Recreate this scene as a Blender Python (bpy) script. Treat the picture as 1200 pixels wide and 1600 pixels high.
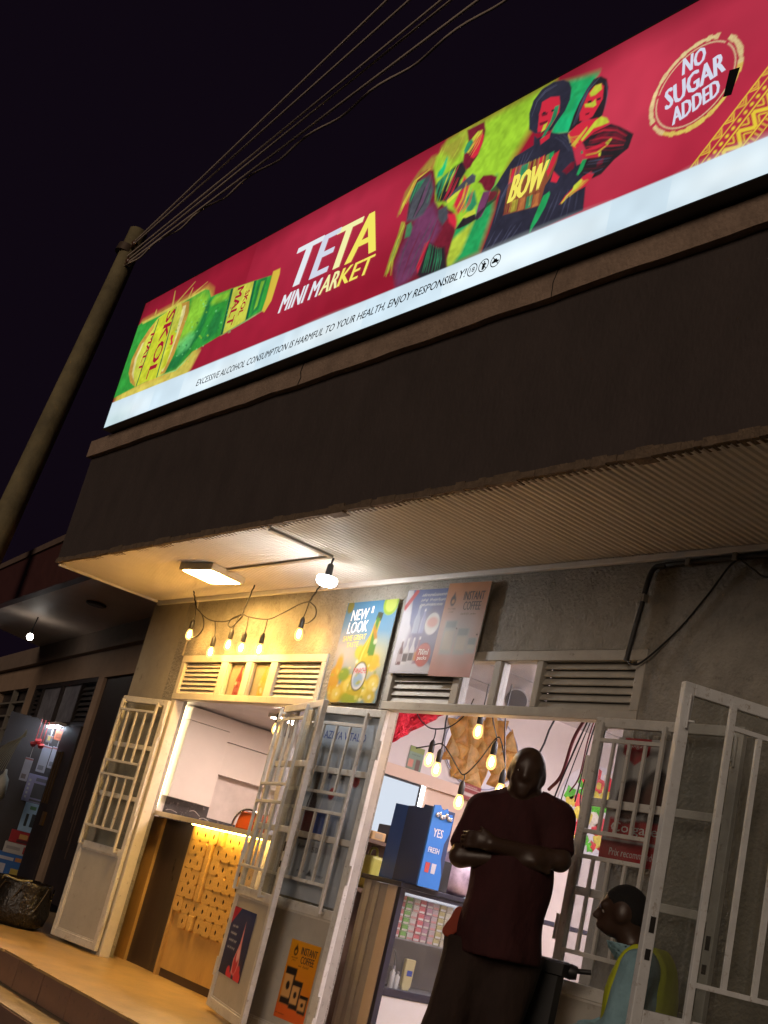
import bpy, math, random
import numpy as np
from mathutils import Vector, Matrix, noise
random.seed(7)
rng = np.random.default_rng(7)
for o in list(bpy.data.objects): bpy.data.objects.remove(o)
scene = bpy.context.scene
COL = scene.collection

# ------------------------------------------------------------------ camera
YAW, PITCH, ROLL = math.radians(-56.1237), math.radians(17.3667), math.radians(14.2870)
CAM_POS = Vector((0.0, 0.0, 0.9966))
fw = Vector((math.sin(YAW) * math.cos(PITCH), math.cos(YAW) * math.cos(PITCH), math.sin(PITCH)))
rt = Vector((math.cos(YAW), -math.sin(YAW), 0)); up = rt.cross(fw)
cr = math.cos(ROLL) * rt + math.sin(ROLL) * up
cu = -math.sin(ROLL) * rt + math.cos(ROLL) * up
cam_data = bpy.data.cameras.new('camera'); cam = bpy.data.objects.new('camera', cam_data); COL.objects.link(cam)
cam.matrix_world = Matrix(((cr.x, cu.x, -fw.x, CAM_POS.x), (cr.y, cu.y, -fw.y, CAM_POS.y), (cr.z, cu.z, -fw.z, CAM_POS.z), (0, 0, 0, 1)))
cam_data.sensor_fit = 'VERTICAL'; cam_data.sensor_height = 32.0; cam_data.lens = 32.0 * 1850 / 1600
cam_data.clip_start = 0.05; cam_data.clip_end = 2000
scene.camera = cam

# ------------------------------------------------------------------ night sky, faint town glow, exposure
world = bpy.data.worlds.new('World'); scene.world = world; world.use_nodes = True
bg = world.node_tree.nodes['Background']
bg.inputs[0].default_value = (0.44, 0.24, 0.54, 1); bg.inputs[1].default_value = 0.0085
sun_d = bpy.data.lights.new('town_glow', 'SUN'); sun_d.energy = 0.62; sun_d.angle = math.radians(25); sun_d.color = (1.0, 0.78, 0.60)
sun = bpy.data.objects.new('town_glow', sun_d); COL.objects.link(sun)
sun.rotation_euler = Vector((-0.42, 0.82, -0.30)).to_track_quat('-Z', 'Y').to_euler()
scene.view_settings.view_transform = 'Standard'; scene.view_settings.look = 'None'
scene.view_settings.exposure = 0.25; scene.view_settings.gamma = 1.0
scene.render.engine = 'CYCLES'
scene.cycles.use_denoising = True
scene.cycles.max_bounces = 8; scene.cycles.transparent_max_bounces = 24
scene.cycles.sample_clamp_indirect = 4.0
scene.cycles.caustics_reflective = False; scene.cycles.caustics_refractive = False

# ------------------------------------------------------------------ materials
def lin(c):
    return tuple(((x / 255) / 12.92 if x / 255 <= 0.04045 else ((x / 255 + 0.055) / 1.055) ** 2.4) for x in c)
MATS = {}
def mat(name, col, rough=0.6, metal=0.0, var=0.12, vscale=6.0, bump=0.0, bscale=80.0, spots=0.0, spot_col=None, spec=0.5, coord='Object', stretch=None):
    """Principled with two-scale noise wear on colour, roughness and relief."""
    if name in MATS: return MATS[name]
    m = bpy.data.materials.new(name); m.use_nodes = True; MATS[name] = m
    nt = m.node_tree; N = nt.nodes; L = nt.links
    b = N['Principled BSDF']; b.inputs['Roughness'].default_value = rough; b.inputs['Metallic'].default_value = metal
    b.inputs['Specular IOR Level'].default_value = spec
    tc = N.new('ShaderNodeTexCoord'); src = tc.outputs[coord]
    if stretch:
        mp = N.new('ShaderNodeMapping'); mp.inputs['Scale'].default_value = stretch; L.new(src, mp.inputs[0]); src = mp.outputs[0]
    n1 = N.new('ShaderNodeTexNoise'); n1.inputs['Scale'].default_value = vscale; n1.inputs['Detail'].default_value = 6; n1.inputs['Roughness'].default_value = 0.65
    L.new(src, n1.inputs['Vector'])
    rp = N.new('ShaderNodeMapRange'); rp.inputs[1].default_value = 0.3; rp.inputs[2].default_value = 0.7
    rp.inputs[3].default_value = 1 - var; rp.inputs[4].default_value = 1 + var
    L.new(n1.outputs['Fac'], rp.inputs[0])
    mx = N.new('ShaderNodeVectorMath'); mx.operation = 'SCALE'; mx.inputs[0].default_value = col[:3]
    L.new(rp.outputs[0], mx.inputs['Scale']); out = mx.outputs[0]
    if spots > 0:
        n2 = N.new('ShaderNodeTexNoise'); n2.inputs['Scale'].default_value = vscale * 3.1; n2.inputs['Detail'].default_value = 8; n2.inputs['Roughness'].default_value = 0.75
        L.new(src, n2.inputs['Vector'])
        cr2 = N.new('ShaderNodeMapRange'); cr2.inputs[1].default_value = 0.62 - 0.12 * spots; cr2.inputs[2].default_value = 0.72; L.new(n2.outputs['Fac'], cr2.inputs[0])
        mix = N.new('ShaderNodeMix'); mix.data_type = 'RGBA'; L.new(cr2.outputs[0], mix.inputs[0]); L.new(out, mix.inputs[6])
        mix.inputs[7].default_value = (*(spot_col or tuple(c * 0.35 for c in col)), 1); out = mix.outputs[2]
    L.new(out, b.inputs['Base Color'])
    rr = N.new('ShaderNodeMapRange'); rr.inputs[3].default_value = max(0.03, rough - 0.1); rr.inputs[4].default_value = min(1, rough + 0.1)
    L.new(n1.outputs['Fac'], rr.inputs[0]); L.new(rr.outputs[0], b.inputs['Roughness'])
    if bump > 0:
        n3 = N.new('ShaderNodeTexNoise'); n3.inputs['Scale'].default_value = bscale; n3.inputs['Detail'].default_value = 5; L.new(src, n3.inputs['Vector'])
        bp = N.new('ShaderNodeBump'); bp.inputs['Strength'].default_value = bump; bp.inputs['Distance'].default_value = 0.02
        L.new(n3.outputs['Fac'], bp.inputs['Height']); L.new(bp.outputs[0], b.inputs['Normal'])
    return m
def emit(name, col, strength):
    if name in MATS: return MATS[name]
    m = bpy.data.materials.new(name); m.use_nodes = True; MATS[name] = m
    nt = m.node_tree; nt.nodes.clear()
    e = nt.nodes.new('ShaderNodeEmission'); e.inputs[0].default_value = (*col, 1); e.inputs[1].default_value = strength
    o = nt.nodes.new('ShaderNodeOutputMaterial'); nt.links.new(e.outputs[0], o.inputs[0]); return m
def pane_mat(name, tint=(0.93, 0.95, 0.96), gloss=0.07, rough=0.02, dirt=0.0, dirt_col=(0.5, 0.48, 0.42)):
    """Thin window glass: clear with a grazing reflection and a film of dirt."""
    if name in MATS: return MATS[name]
    m = bpy.data.materials.new(name); m.use_nodes = True; MATS[name] = m
    nt = m.node_tree; N = nt.nodes; L = nt.links; N.clear()
    t = N.new('ShaderNodeBsdfTransparent'); t.inputs[0].default_value = (*tint, 1)
    g = N.new('ShaderNodeBsdfGlossy'); g.inputs['Roughness'].default_value = rough
    fr = N.new('ShaderNodeLayerWeight'); fr.inputs[0].default_value = 0.5
    pw = N.new('ShaderNodeMath'); pw.operation = 'POWER'; pw.inputs[1].default_value = 4.0; L.new(fr.outputs['Facing'], pw.inputs[0])
    ad = N.new('ShaderNodeMath'); ad.operation = 'MULTIPLY_ADD'; ad.inputs[1].default_value = 0.5; ad.inputs[2].default_value = gloss * 0.5; L.new(pw.outputs[0], ad.inputs[0])
    mx = N.new('ShaderNodeMixShader'); L.new(ad.outputs[0], mx.inputs[0]); L.new(t.outputs[0], mx.inputs[1]); L.new(g.outputs[0], mx.inputs[2])
    out = mx
    if dirt > 0:
        d = N.new('ShaderNodeBsdfDiffuse'); d.inputs[0].default_value = (*dirt_col, 1)
        tc = N.new('ShaderNodeTexCoord'); ns = N.new('ShaderNodeTexNoise'); ns.inputs['Scale'].default_value = 5; ns.inputs['Detail'].default_value = 8; L.new(tc.outputs['Object'], ns.inputs[0])
        mr = N.new('ShaderNodeMapRange'); mr.inputs[1].default_value = 0.35; mr.inputs[2].default_value = 0.75; mr.inputs[3].default_value = 0.02; mr.inputs[4].default_value = dirt; L.new(ns.outputs['Fac'], mr.inputs[0])
        m2 = N.new('ShaderNodeMixShader'); L.new(mr.outputs[0], m2.inputs[0]); L.new(mx.outputs[0], m2.inputs[1]); L.new(d.outputs[0], m2.inputs[2]); out = m2
    o = N.new('ShaderNodeOutputMaterial'); L.new(out.outputs[0], o.inputs[0]); return m
def print_mat(name, rough=0.45, emission=0.0, uneven=0.0):
    """Printed sheet: colour from the mesh's own painted attribute; a lightbox face glows through the same print."""
    if name in MATS: return MATS[name]
    m = bpy.data.materials.new(name); m.use_nodes = True; MATS[name] = m
    nt = m.node_tree; N = nt.nodes; L = nt.links; b = N['Principled BSDF']; b.inputs['Roughness'].default_value = rough
    at = N.new('ShaderNodeAttribute'); at.attribute_name = 'Col'; L.new(at.outputs['Color'], b.inputs['Base Color'])
    if emission > 0:
        L.new(at.outputs['Color'], b.inputs['Emission Color']); b.inputs['Emission Strength'].default_value = emission
        b.inputs['Base Color'].default_value = (0.03, 0.03, 0.03, 1); L.remove(b.inputs['Base Color'].links[0])
    return m

# ------------------------------------------------------------------ mesh builder
def V(*a): return Vector(a)
class MB:
    def __init__(s): s.v = []; s.f = []; s.m = []; s.sm = []
    def add(s, vs, fs, m=0, smooth=False):
        k = len(s.v); s.v += [tuple(p) for p in vs]
        for f in fs: s.f.append(tuple(i + k for i in f)); s.m.append(m); s.sm.append(smooth)
        return s
    def poly(s, pts, m=0): return s.add(pts, [tuple(range(len(pts)))], m)
    def box(s, x0, x1, y0, y1, z0, z1, m=0):
        vs = [(x, y, z) for z in (z0, z1) for y in (y0, y1) for x in (x0, x1)]
        return s.add(vs, [(0, 2, 3, 1), (4, 5, 7, 6), (0, 1, 5, 4), (2, 6, 7, 3), (0, 4, 6, 2), (1, 3, 7, 5)], m)
    def fbox(s, F, u0, u1, v0, v1, w0, w1, m=0):
        vs = [F(u, v, w) for v in (v0, v1) for w in (w1, w0) for u in (u0, u1)]
        return s.add(vs, [(0, 2, 3, 1), (4, 5, 7, 6), (0, 1, 5, 4), (2, 6, 7, 3), (0, 4, 6, 2), (1, 3, 7, 5)], m)
    def ring(s, c, r, ax, n, squash=None):
        ax = Vector(ax).normalized(); a = ax.orthogonal().normalized(); b = ax.cross(a)
        return [Vector(c) + a * (r * math.cos(t)) + b * (r * math.sin(t)) for t in [2 * math.pi * i / n for i in range(n)]]
    def cyl(s, p0, p1, r0, r1=None, n=12, m=0, caps=True, smooth=True):
        r1 = r0 if r1 is None else r1; d = Vector(p1) - Vector(p0)
        vs = s.ring(p0, r0, d, n) + s.ring(p1, r1, d, n)
        s.add(vs, [(i, (i + 1) % n, n + (i + 1) % n, n + i) for i in range(n)], m, smooth)
        if caps: s.add(vs, [tuple(range(n - 1, -1, -1)), tuple(range(n, 2 * n))], m)
        return s
    def tube(s, path, r, n=8, m=0, closed=False):
        P = [Vector(p) for p in path]; k = len(P); vs = []; a = None
        for i, p in enumerate(P):
            d = (P[min(i + 1, k - 1)] - P[max(i - 1, 0)]).normalized()
            if a is None: a = d.orthogonal().normalized()
            a = (a - d * a.dot(d)).normalized(); b = d.cross(a)
            rr = r[i] if isinstance(r, (list, tuple)) else r
            vs += [p + a * (rr * math.cos(2 * math.pi * j / n)) + b * (rr * math.sin(2 * math.pi * j / n)) for j in range(n)]
        fs = [(i * n + j, i * n + (j + 1) % n, (i + 1) * n + (j + 1) % n, (i + 1) * n + j) for i in range(k - 1) for j in range(n)]
        s.add(vs, fs, m, True); s.add(vs, [tuple(range(n - 1, -1, -1)), tuple((k - 1) * n + j for j in range(n))], m); return s
    def lathe(s, prof, c, n=20, m=0, ax=(0, 0, 1)):
        ax = Vector(ax).normalized(); vs = []
        for r, z in prof: vs += s.ring(Vector(c) + ax * z, max(r, 1e-4), ax, n)
        k = len(prof)
        s.add(vs, [(i * n + j, i * n + (j + 1) % n, (i + 1) * n + (j + 1) % n, (i + 1) * n + j) for i in range(k - 1) for j in range(n)], m, True)
        s.add(vs, [tuple(range(n - 1, -1, -1)), tuple((k - 1) * n + j for j in range(n))], m); return s
    def prism(s, F, pts, w0, w1, m=0):
        n = len(pts); vs = [F(u, v, w0) for u, v in pts] + [F(u, v, w1) for u, v in pts]
        return s.add(vs, [tuple(range(n, 2 * n)), tuple(range(n - 1, -1, -1))] + [(i, (i + 1) % n, n + (i + 1) % n, n + i) for i in range(n)], m)
    def build(s, name, mats, parent=None, bevel=0, label=None, kind=None):
        me = bpy.data.meshes.new(name); me.from_pydata(s.v, [], s.f)
        if not isinstance(mats, (list, tuple)): mats = [mats]
        for x in mats: me.materials.append(x)
        me.polygons.foreach_set('material_index', s.m); me.polygons.foreach_set('use_smooth', s.sm); me.update()
        return link(name, me, parent, bevel, label, kind)
def link(name, me, parent=None, bevel=0, label=None, kind=None):
    o = bpy.data.objects.new(name, me); COL.objects.link(o)
    if parent is not None:
        o.parent = parent
        if parent.type == 'EMPTY': o.matrix_parent_inverse = Matrix.Translation(-parent.location)
    if bevel:
        b = o.modifiers.new('bevel', 'BEVEL'); b.width = bevel; b.segments = 2; b.limit_method = 'ANGLE'; b.harden_normals = False
    if label: o['label'] = label
    if kind: o['kind'] = kind
    return o
def thing(name, label, cat, loc, group=None):
    o = bpy.data.objects.new(name, None); COL.objects.link(o); o.location = loc; o.empty_display_size = 0.1
    o['label'] = label; o['category'] = cat
    if group: o['group'] = group
    return o
def tag(o, label, cat, group=None):
    o['label'] = label; o['category'] = cat
    if group: o['group'] = group
    return o
def structure(o): o['kind'] = 'structure'; return o
def copy_thing(root, shift, label=None):
    """A copy of a thing with copies of its parts and sub-parts (mesh data shared)."""
    r = root.copy(); COL.objects.link(r); r.location = root.location + Vector(shift)
    if label: r['label'] = label
    for ch in root.children:
        c = ch.copy(); COL.objects.link(c); c.parent = r; c.matrix_parent_inverse = ch.matrix_parent_inverse.copy()
        for g in ch.children:
            d = g.copy(); COL.objects.link(d); d.parent = c
    return r
class Fr:
    """A flat working frame: u right, v up, w out of the surface."""
    def __init__(s, o, ex, ey): s.o = Vector(o); s.ex = Vector(ex).normalized(); s.ey = Vector(ey).normalized(); s.n = s.ex.cross(s.ey)
    def __call__(s, u, v, w=0.0): return s.o + s.ex * u + s.ey * v + s.n * w
    def at(s, u, v, w=0.0, rot=0.0):
        c, n = math.cos(rot), math.sin(rot); return Fr(s(u, v, w), s.ex * c + s.ey * n, s.ey * c - s.ex * n)

# ------------------------------------------------------------------ painted print sheets (colour attribute on a fine grid)
class Canvas:
    def __init__(s, w, h, res, col):
        s.w, s.h = w, h; s.nx = max(2, int(round(w / res)) + 1); s.ny = max(2, int(round(h / res)) + 1)
        s.X, s.Y = np.meshgrid(np.linspace(0, w, s.nx), np.linspace(0, h, s.ny)); s.C = np.empty((s.ny, s.nx, 3)); s.C[:] = lin(col)
    def _win(s, x0, x1, y0, y1):
        i0 = int(np.clip(math.floor(x0 / s.w * (s.nx - 1)), 0, s.nx)); i1 = int(np.clip(math.ceil(x1 / s.w * (s.nx - 1)) + 1, 0, s.nx))
        j0 = int(np.clip(math.floor(y0 / s.h * (s.ny - 1)), 0, s.ny)); j1 = int(np.clip(math.ceil(y1 / s.h * (s.ny - 1)) + 1, 0, s.ny))
        return slice(j0, j1), slice(i0, i1)
    def _blend(s, w, a, col):
        s.C[w] = s.C[w] * (1 - a[..., None]) + np.array(lin(col)) * a[..., None]
    def poly(s, pts, col, soft=0.004, alpha=1.0):
        P = np.array(pts, float); w = s._win(P[:, 0].min() - soft, P[:, 0].max() + soft, P[:, 1].min() - soft, P[:, 1].max() + soft)
        X, Y = s.X[w], s.Y[w]
        if X.size == 0: return s
        inside = np.zeros(X.shape, bool); dist = np.full(X.shape, 1e9)
        for (ax, ay), (bx, by) in zip(P, np.roll(P, -1, 0)):
            if ay != by:
                cross = (ay > Y) != (by > Y); inside ^= cross & (X < (bx - ax) * (Y - ay) / (by - ay) + ax)
            d2 = max((bx - ax) ** 2 + (by - ay) ** 2, 1e-12); t = np.clip(((X - ax) * (bx - ax) + (Y - ay) * (by - ay)) / d2, 0, 1)
            dist = np.minimum(dist, np.hypot(X - ax - t * (bx - ax), Y - ay - t * (by - ay)))
        sd = np.where(inside, dist, -dist); s._blend(w, np.clip(sd / (2 * soft) + 0.5, 0, 1) * alpha, col); return s
    def ell(s, cx, cy, rx, ry, col, soft=0.004, alpha=1.0, rot=0.0):
        R = max(rx, ry) + soft; w = s._win(cx - R, cx + R, cy - R, cy + R); X, Y = s.X[w] - cx, s.Y[w] - cy
        c, n = math.cos(rot), math.sin(rot); x, y = X * c + Y * n, Y * c - X * n
        d = (1 - np.hypot(x / rx, y / ry)) * min(rx, ry); s._blend(w, np.clip(d / (2 * soft) + 0.5, 0, 1) * alpha, col); return s
    def stroke(s, pts, width, col, soft=0.002, alpha=1.0):
        for a, b in zip(pts[:-1], pts[1:]):
            a, b = Vector(a), Vector(b); d = b - a
            if d.length < 1e-6: continue
            n = Vector((-d.y, d.x)).normalized() * (width / 2); s.poly([a + n, b + n, b - n, a - n], col, soft, alpha)
        return s
    def rect(s, x0, x1, y0, y1, col, soft=0.003, alpha=1.0): return s.poly([(x0, y0), (x1, y0), (x1, y1), (x0, y1)], col, soft, alpha)
    def grad(s, top, bottom, y0, y1):
        t = np.clip((s.Y - y0) / (y1 - y0), 0, 1)[..., None]; s.C = np.array(lin(bottom)) * (1 - t) + np.array(lin(top)) * t; return s
    def scuff(s, amount, cells):
        g = rng.random((max(2, int(s.h * cells)) + 2, max(2, int(s.w * cells)) + 2))
        fx = s.X / s.w * (g.shape[1] - 1.001); fy = s.Y / s.h * (g.shape[0] - 1.001); ix, iy = fx.astype(int), fy.astype(int); tx, ty = fx - ix, fy - iy
        tx, ty = tx * tx * (3 - 2 * tx), ty * ty * (3 - 2 * ty)
        n = (g[iy, ix] * (1 - tx) + g[iy, ix + 1] * tx) * (1 - ty) + (g[iy + 1, ix] * (1 - tx) + g[iy + 1, ix + 1] * tx) * ty
        s.C *= (1 + amount * (n - 0.5) * 2)[..., None]; return s
    def mesh(s, name, F, material, parent, u0=0.0, v0=0.0, w=0.0):
        o, ex, ey, n = F(u0, v0, w), F.ex, F.ey, F.n
        co = np.array(o)[None, None] + s.X[..., None] * np.array(ex) + s.Y[..., None] * np.array(ey)
        idx = np.arange(s.nx * s.ny).reshape(s.ny, s.nx); q = np.stack([idx[:-1, :-1], idx[:-1, 1:], idx[1:, 1:], idx[1:, :-1]], -1).reshape(-1, 4)
        me = bpy.data.meshes.new(name); nv, nf = s.nx * s.ny, len(q)
        me.vertices.add(nv); me.vertices.foreach_set('co', co.astype(np.float32).ravel())
        me.loops.add(nf * 4); me.loops.foreach_set('vertex_index', q.astype(np.int32).ravel())
        me.polygons.add(nf); me.polygons.foreach_set('loop_start', np.arange(0, nf * 4, 4, dtype=np.int32)); me.update(calc_edges=True)
        at = me.color_attributes.new('Col', 'FLOAT_COLOR', 'POINT')
        rgba = np.ones((nv, 4), np.float32); rgba[:, :3] = np.clip(s.C.reshape(-1, 3), 0, 4); at.data.foreach_set('color', rgba.ravel())
        me.materials.append(material); me.validate(); return link(name, me, parent)
def bulb_glass(name, col, glow):
    """Amber bulb envelope: mostly clear, faintly glowing with the filament's light."""
    if name in MATS: return MATS[name]
    m = bpy.data.materials.new(name); m.use_nodes = True; MATS[name] = m
    nt = m.node_tree; N = nt.nodes; L = nt.links; N.clear()
    t = N.new('ShaderNodeBsdfTransparent'); t.inputs[0].default_value = (1, 0.93, 0.80, 1); e = N.new('ShaderNodeEmission'); e.inputs[0].default_value = (*col, 1); e.inputs[1].default_value = glow
    mx = N.new('ShaderNodeMixShader'); mx.inputs[0].default_value = 0.35; L.new(t.outputs[0], mx.inputs[1]); L.new(e.outputs[0], mx.inputs[2])
    o = N.new('ShaderNodeOutputMaterial'); L.new(mx.outputs[0], o.inputs[0]); return m
TEXTS = []
def text(body, F, rect, material, parent, name='lettering', rot=0.0, bold=0.0, shear=0.0, w=0.002, space=1.0):
    """Lettering fitted into rect=(u0,u1,v0,v1) of frame F, turned by rot about the rect's centre."""
    TEXTS.append((body, F, rect, material, parent, name, rot, bold, shear, w, space))
def flush_texts():
    objs = []
    for t in TEXTS:
        cu_ = bpy.data.curves.new('t', 'FONT'); cu_.body = t[0]; cu_.shear = t[8]; cu_.resolution_u = 2; cu_.space_character = t[10]
        cu_.align_x = 'CENTER'; cu_.space_line = 0.82
        o = bpy.data.objects.new('t', cu_); COL.objects.link(o); objs.append(o)
    bpy.context.view_layer.update(); dg = bpy.context.evaluated_depsgraph_get()
    for o, (body, F, (u0, u1, v0, v1), material, parent, name, rot, bold, shear, w, sp) in zip(objs, TEXTS):
        me = bpy.data.meshes.new_from_object(o.evaluated_get(dg)); me.name = name
        co = np.array([v.co for v in me.vertices]); mn, mxx = co.min(0), co.max(0); sz = np.maximum(mxx - mn, 1e-6)
        du, dv = (u1 - u0), (v1 - v0); c, n = math.cos(rot), math.sin(rot); cx, cy = (u0 + u1) / 2, (v0 + v1) / 2
        for v, p in zip(me.vertices, co):
            a = ((p[0] - mn[0]) / sz[0] - 0.5) * du; b = ((p[1] - mn[1]) / sz[1] - 0.5) * dv
            v.co = F(cx + a * c - b * n, cy + a * n + b * c, w)
        if bold > 0:                       # heavier stroke: the same outline struck three times, side by side
            nv = len(me.vertices); P0 = [v.co.copy() for v in me.vertices]; fs = [tuple(p.vertices) for p in me.polygons]; sh = bold * 0.55 * (v1 - v0) * (1 if abs(rot) < 1 else 1); axis = F.ex * c + F.ey * n
            me = bpy.data.meshes.new(name); me.from_pydata([p + axis * d_ + F.n * (0.0003 * k_) for k_, d_ in enumerate((-sh, 0, sh)) for p in P0], [], [tuple(i + k_ * nv for i in f) for k_ in range(3) for f in fs])
        me.materials.clear(); me.materials.append(material); link(name, me, parent)
    for o in objs:
        d = o.data; bpy.data.objects.remove(o); bpy.data.curves.remove(d)
def bez(pts, k=8):
    """Catmull-Rom through points."""
    P = [Vector(p) for p in pts]; P = [P[0] * 2 - P[1]] + P + [P[-1] * 2 - P[-2]]; out = []
    for i in range(1, len(P) - 2):
        for j in range(k):
            t = j / k; a, b, c, d = P[i - 1], P[i], P[i + 1], P[i + 2]
            out.append(0.5 * ((2 * b) + (c - a) * t + (2 * a - 5 * b + 4 * c - d) * t * t + (3 * b - a - 3 * c + d) * t ** 3))
    return out + [P[-2]]

# ------------------------------------------------------------------ shared materials
WHITE = mat('white_paint', (0.72, 0.70, 0.68), 0.5, var=0.06)
PLASTER = mat('rough_grey_plaster', (0.25, 0.235, 0.205), 0.62, var=0.30, vscale=5, bump=0.75, bscale=48, spots=0.55, spot_col=(0.13, 0.12, 0.105), spec=0.45)
PLASTER_S = mat('smooth_beige_plaster', (0.33, 0.30, 0.24), 0.7, var=0.16, vscale=3, bump=0.12, bscale=60, spots=0.15)
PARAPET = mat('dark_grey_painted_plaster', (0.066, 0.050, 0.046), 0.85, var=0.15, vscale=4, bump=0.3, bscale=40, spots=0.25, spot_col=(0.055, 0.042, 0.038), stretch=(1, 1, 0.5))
CORNICE = mat('brown_cement_cornice', (0.33, 0.235, 0.175), 0.85, var=0.22, vscale=7, bump=0.5, bscale=45, spots=0.3, spot_col=(0.26, 0.18, 0.13))
SOFFIT = mat('cream_ribbed_board', (0.82, 0.77, 0.69), 0.62, var=0.07, vscale=2)
STEEL = mat('aged_grey_white_steel_paint', (0.56, 0.55, 0.52), 0.42, var=0.14, vscale=9, spots=0.45, spot_col=(0.22, 0.17, 0.12), bump=0.12, bscale=120)
STEEL_PANEL = mat('pressed_steel_sheet', (0.40, 0.39, 0.36), 0.5, var=0.10, vscale=5, spots=0.12, spot_col=(0.27, 0.24, 0.20))
FRAME = mat('grey_door_frame_paint', (0.36, 0.34, 0.30), 0.5, var=0.13, vscale=8, spots=0.2)
DARKGAP = mat('dark_void', (0.02, 0.018, 0.016), 0.9)
BLACK = mat('black_plastic', (0.012, 0.012, 0.013), 0.45)
RUBBER = mat('black_cable_rubber', (0.015, 0.014, 0.014), 0.55)
GLASS = pane_mat('clear_window_glass', dirt=0.10)
GLASS_DIRTY = pane_mat('dusty_gate_glass', tint=(0.90, 0.92, 0.92), gloss=0.10, dirt=0.14, dirt_col=(0.30, 0.27, 0.22))
FLOORM = mat('polished_cement_screed', (0.40, 0.27, 0.115), 0.36, var=0.26, vscale=4, bump=0.12, bscale=26, spots=0.25, spot_col=(0.25, 0.18, 0.09))
TILE = mat('brown_riser_tile', (0.20, 0.115, 0.085), 0.45, var=0.18, vscale=6, spots=0.2)
GROUT = mat('grey_mortar', (0.13, 0.10, 0.08), 0.9, var=0.2, vscale=20, bump=0.4)
ASPHALT = mat('dark_asphalt', (0.045, 0.042, 0.04), 0.9, var=0.25, vscale=10, bump=0.5, bscale=150)
WOOD = mat('honey_plywood', (0.50, 0.30, 0.085), 0.5, var=0.16, vscale=7, spots=0.15, spot_col=(0.34, 0.18, 0.05), stretch=(1, 1, 0.25))
CHROME = mat('brushed_chrome', (0.6, 0.6, 0.6), 0.25, 1.0)
Y0 = 4.60          # street face of the shop wall
YF = 3.55          # front of the parapet, soffit and porch
PRINT = print_mat('printed_sheet', 0.42)
PRINT_G = print_mat('glossy_printed_board', 0.55)

# ------------------------------------------------------------------ ground, porch, steps
g = MB().box(-150, 150, -120, 3.24, -0.6, -0.40).box(-150, 150, 3.24, 150, -0.6, -0.41).build('road_ground', ASPHALT); structure(g)
porch = structure(MB().box(-12.4, 1.2, YF + 0.02, 9.4, -0.4, 0.0).build('porch_floor', FLOORM))
MB().box(-12.4, 1.2, 3.26, YF + 0.014, -0.4, -0.205).build('step_tread', mat('worn_cement_step', (0.36, 0.28, 0.17), 0.6, var=0.25, vscale=6, bump=0.25, bscale=30, spots=0.3), porch)
MB().box(-12.4, 1.2, YF + 0.006, YF + 0.0195, -0.204, -0.012).build('riser_backing', GROUT, porch)
tile_me = MB().box(-0.222, 0.222, -0.006, 0.006, -0.092, 0.092); t0 = tile_me.build('riser_tile', TILE, porch, bevel=0.003)
t0.location = (-12.1, YF, -0.104)
for i in range(1, 27):
    t = t0.copy(); COL.objects.link(t); t.parent = porch
    t.location = (-12.1 + i * 0.452, YF + random.uniform(-0.002, 0.002), -0.104 + random.uniform(-0.002, 0.002)); t.rotation_euler = (0, random.uniform(-0.006, 0.006), 0)
t1 = MB().box(-0.222, 0.222, -0.006, 0.006, -0.088, 0.088).build('riser_tile', TILE, porch, bevel=0.003); t1.location = (-12.0, 3.254, -0.302)
for i in range(1, 27):
    t = t1.copy(); COL.objects.link(t); t.parent = porch; t.location = (-12.0 + i * 0.452, 3.254, -0.302)
lip = MB()       # worn screed nosing over the tiles, broken away in places
x = -12.4
while x < 1.2:
    w_ = random.uniform(0.05, 0.16); d = 0.018 + 0.010 * noise.noise(Vector((x * 2.3, 0, 0))) + random.uniform(-0.003, 0.003)
    if -8.62 < x < -8.1: d = 0.002
    lip.box(x, x + w_ - 0.001, YF - d, YF + 0.019, -0.013, 0.003 + random.uniform(-0.001, 0.0012)); x += w_
lip.build('worn_nosing', FLOORM, porch)

# ------------------------------------------------------------------ shop building
shop = thing('shop_building', 'grey plastered shop front with ribbed canopy soffit under the long lit sign', 'building', (-6, 4.7, 0))
OPEN = [(-9.30, -7.08, 0.0, 2.505), (-6.31, -4.13, 0.0, 2.505), (-2.85, -0.88, 0.0, 2.505)]
def wall_with_openings(x0, x1, z0, z1, y0, y1, opens, m=0):
    b = MB(); xs = sorted({x0, x1, *[o[0] for o in opens], *[o[1] for o in opens]}); zs = sorted({z0, z1, *[o[2] for o in opens], *[o[3] for o in opens]})
    solid = lambda a, c: not any(o[0] <= a < o[1] and o[2] <= c < o[3] for o in opens)
    for i in range(len(xs) - 1):
        for j in range(len(zs) - 1):
            if not solid(xs[i], zs[j]): continue
            A, B, C_, D = xs[i], xs[i + 1], zs[j], zs[j + 1]
            b.poly([(A, y0, C_), (B, y0, C_), (B, y0, D), (A, y0, D)], m); b.poly([(B, y1, C_), (A, y1, C_), (A, y1, D), (B, y1, D)], m)
            if i == 0 or not solid(xs[i - 1], zs[j]): b.poly([(A, y1, C_), (A, y0, C_), (A, y0, D), (A, y1, D)], m)
            if i == len(xs) - 2 or not solid(xs[i + 1], zs[j]): b.poly([(B, y0, C_), (B, y1, C_), (B, y1, D), (B, y0, D)], m)
            if j < len(zs) - 2 and not solid(xs[i], zs[j + 1]): b.poly([(A, y0, D), (B, y0, D), (B, y1, D), (A, y1, D)], m)
            if j > 0 and not solid(xs[i], zs[j - 1]): b.poly([(A, y1, C_), (B, y1, C_), (B, y0, C_), (A, y0, C_)], m)
    return b
wall_with_openings(-9.5, 1.0, 0.0, 3.2, Y0, Y0 + 0.15, OPEN).build('facade_wall', PLASTER, shop)
MB().box(-10.2, -9.5, Y0, Y0 + 0.15, 0, 3.2).build('smooth_wall_pier', PLASTER_S, shop)
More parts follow.
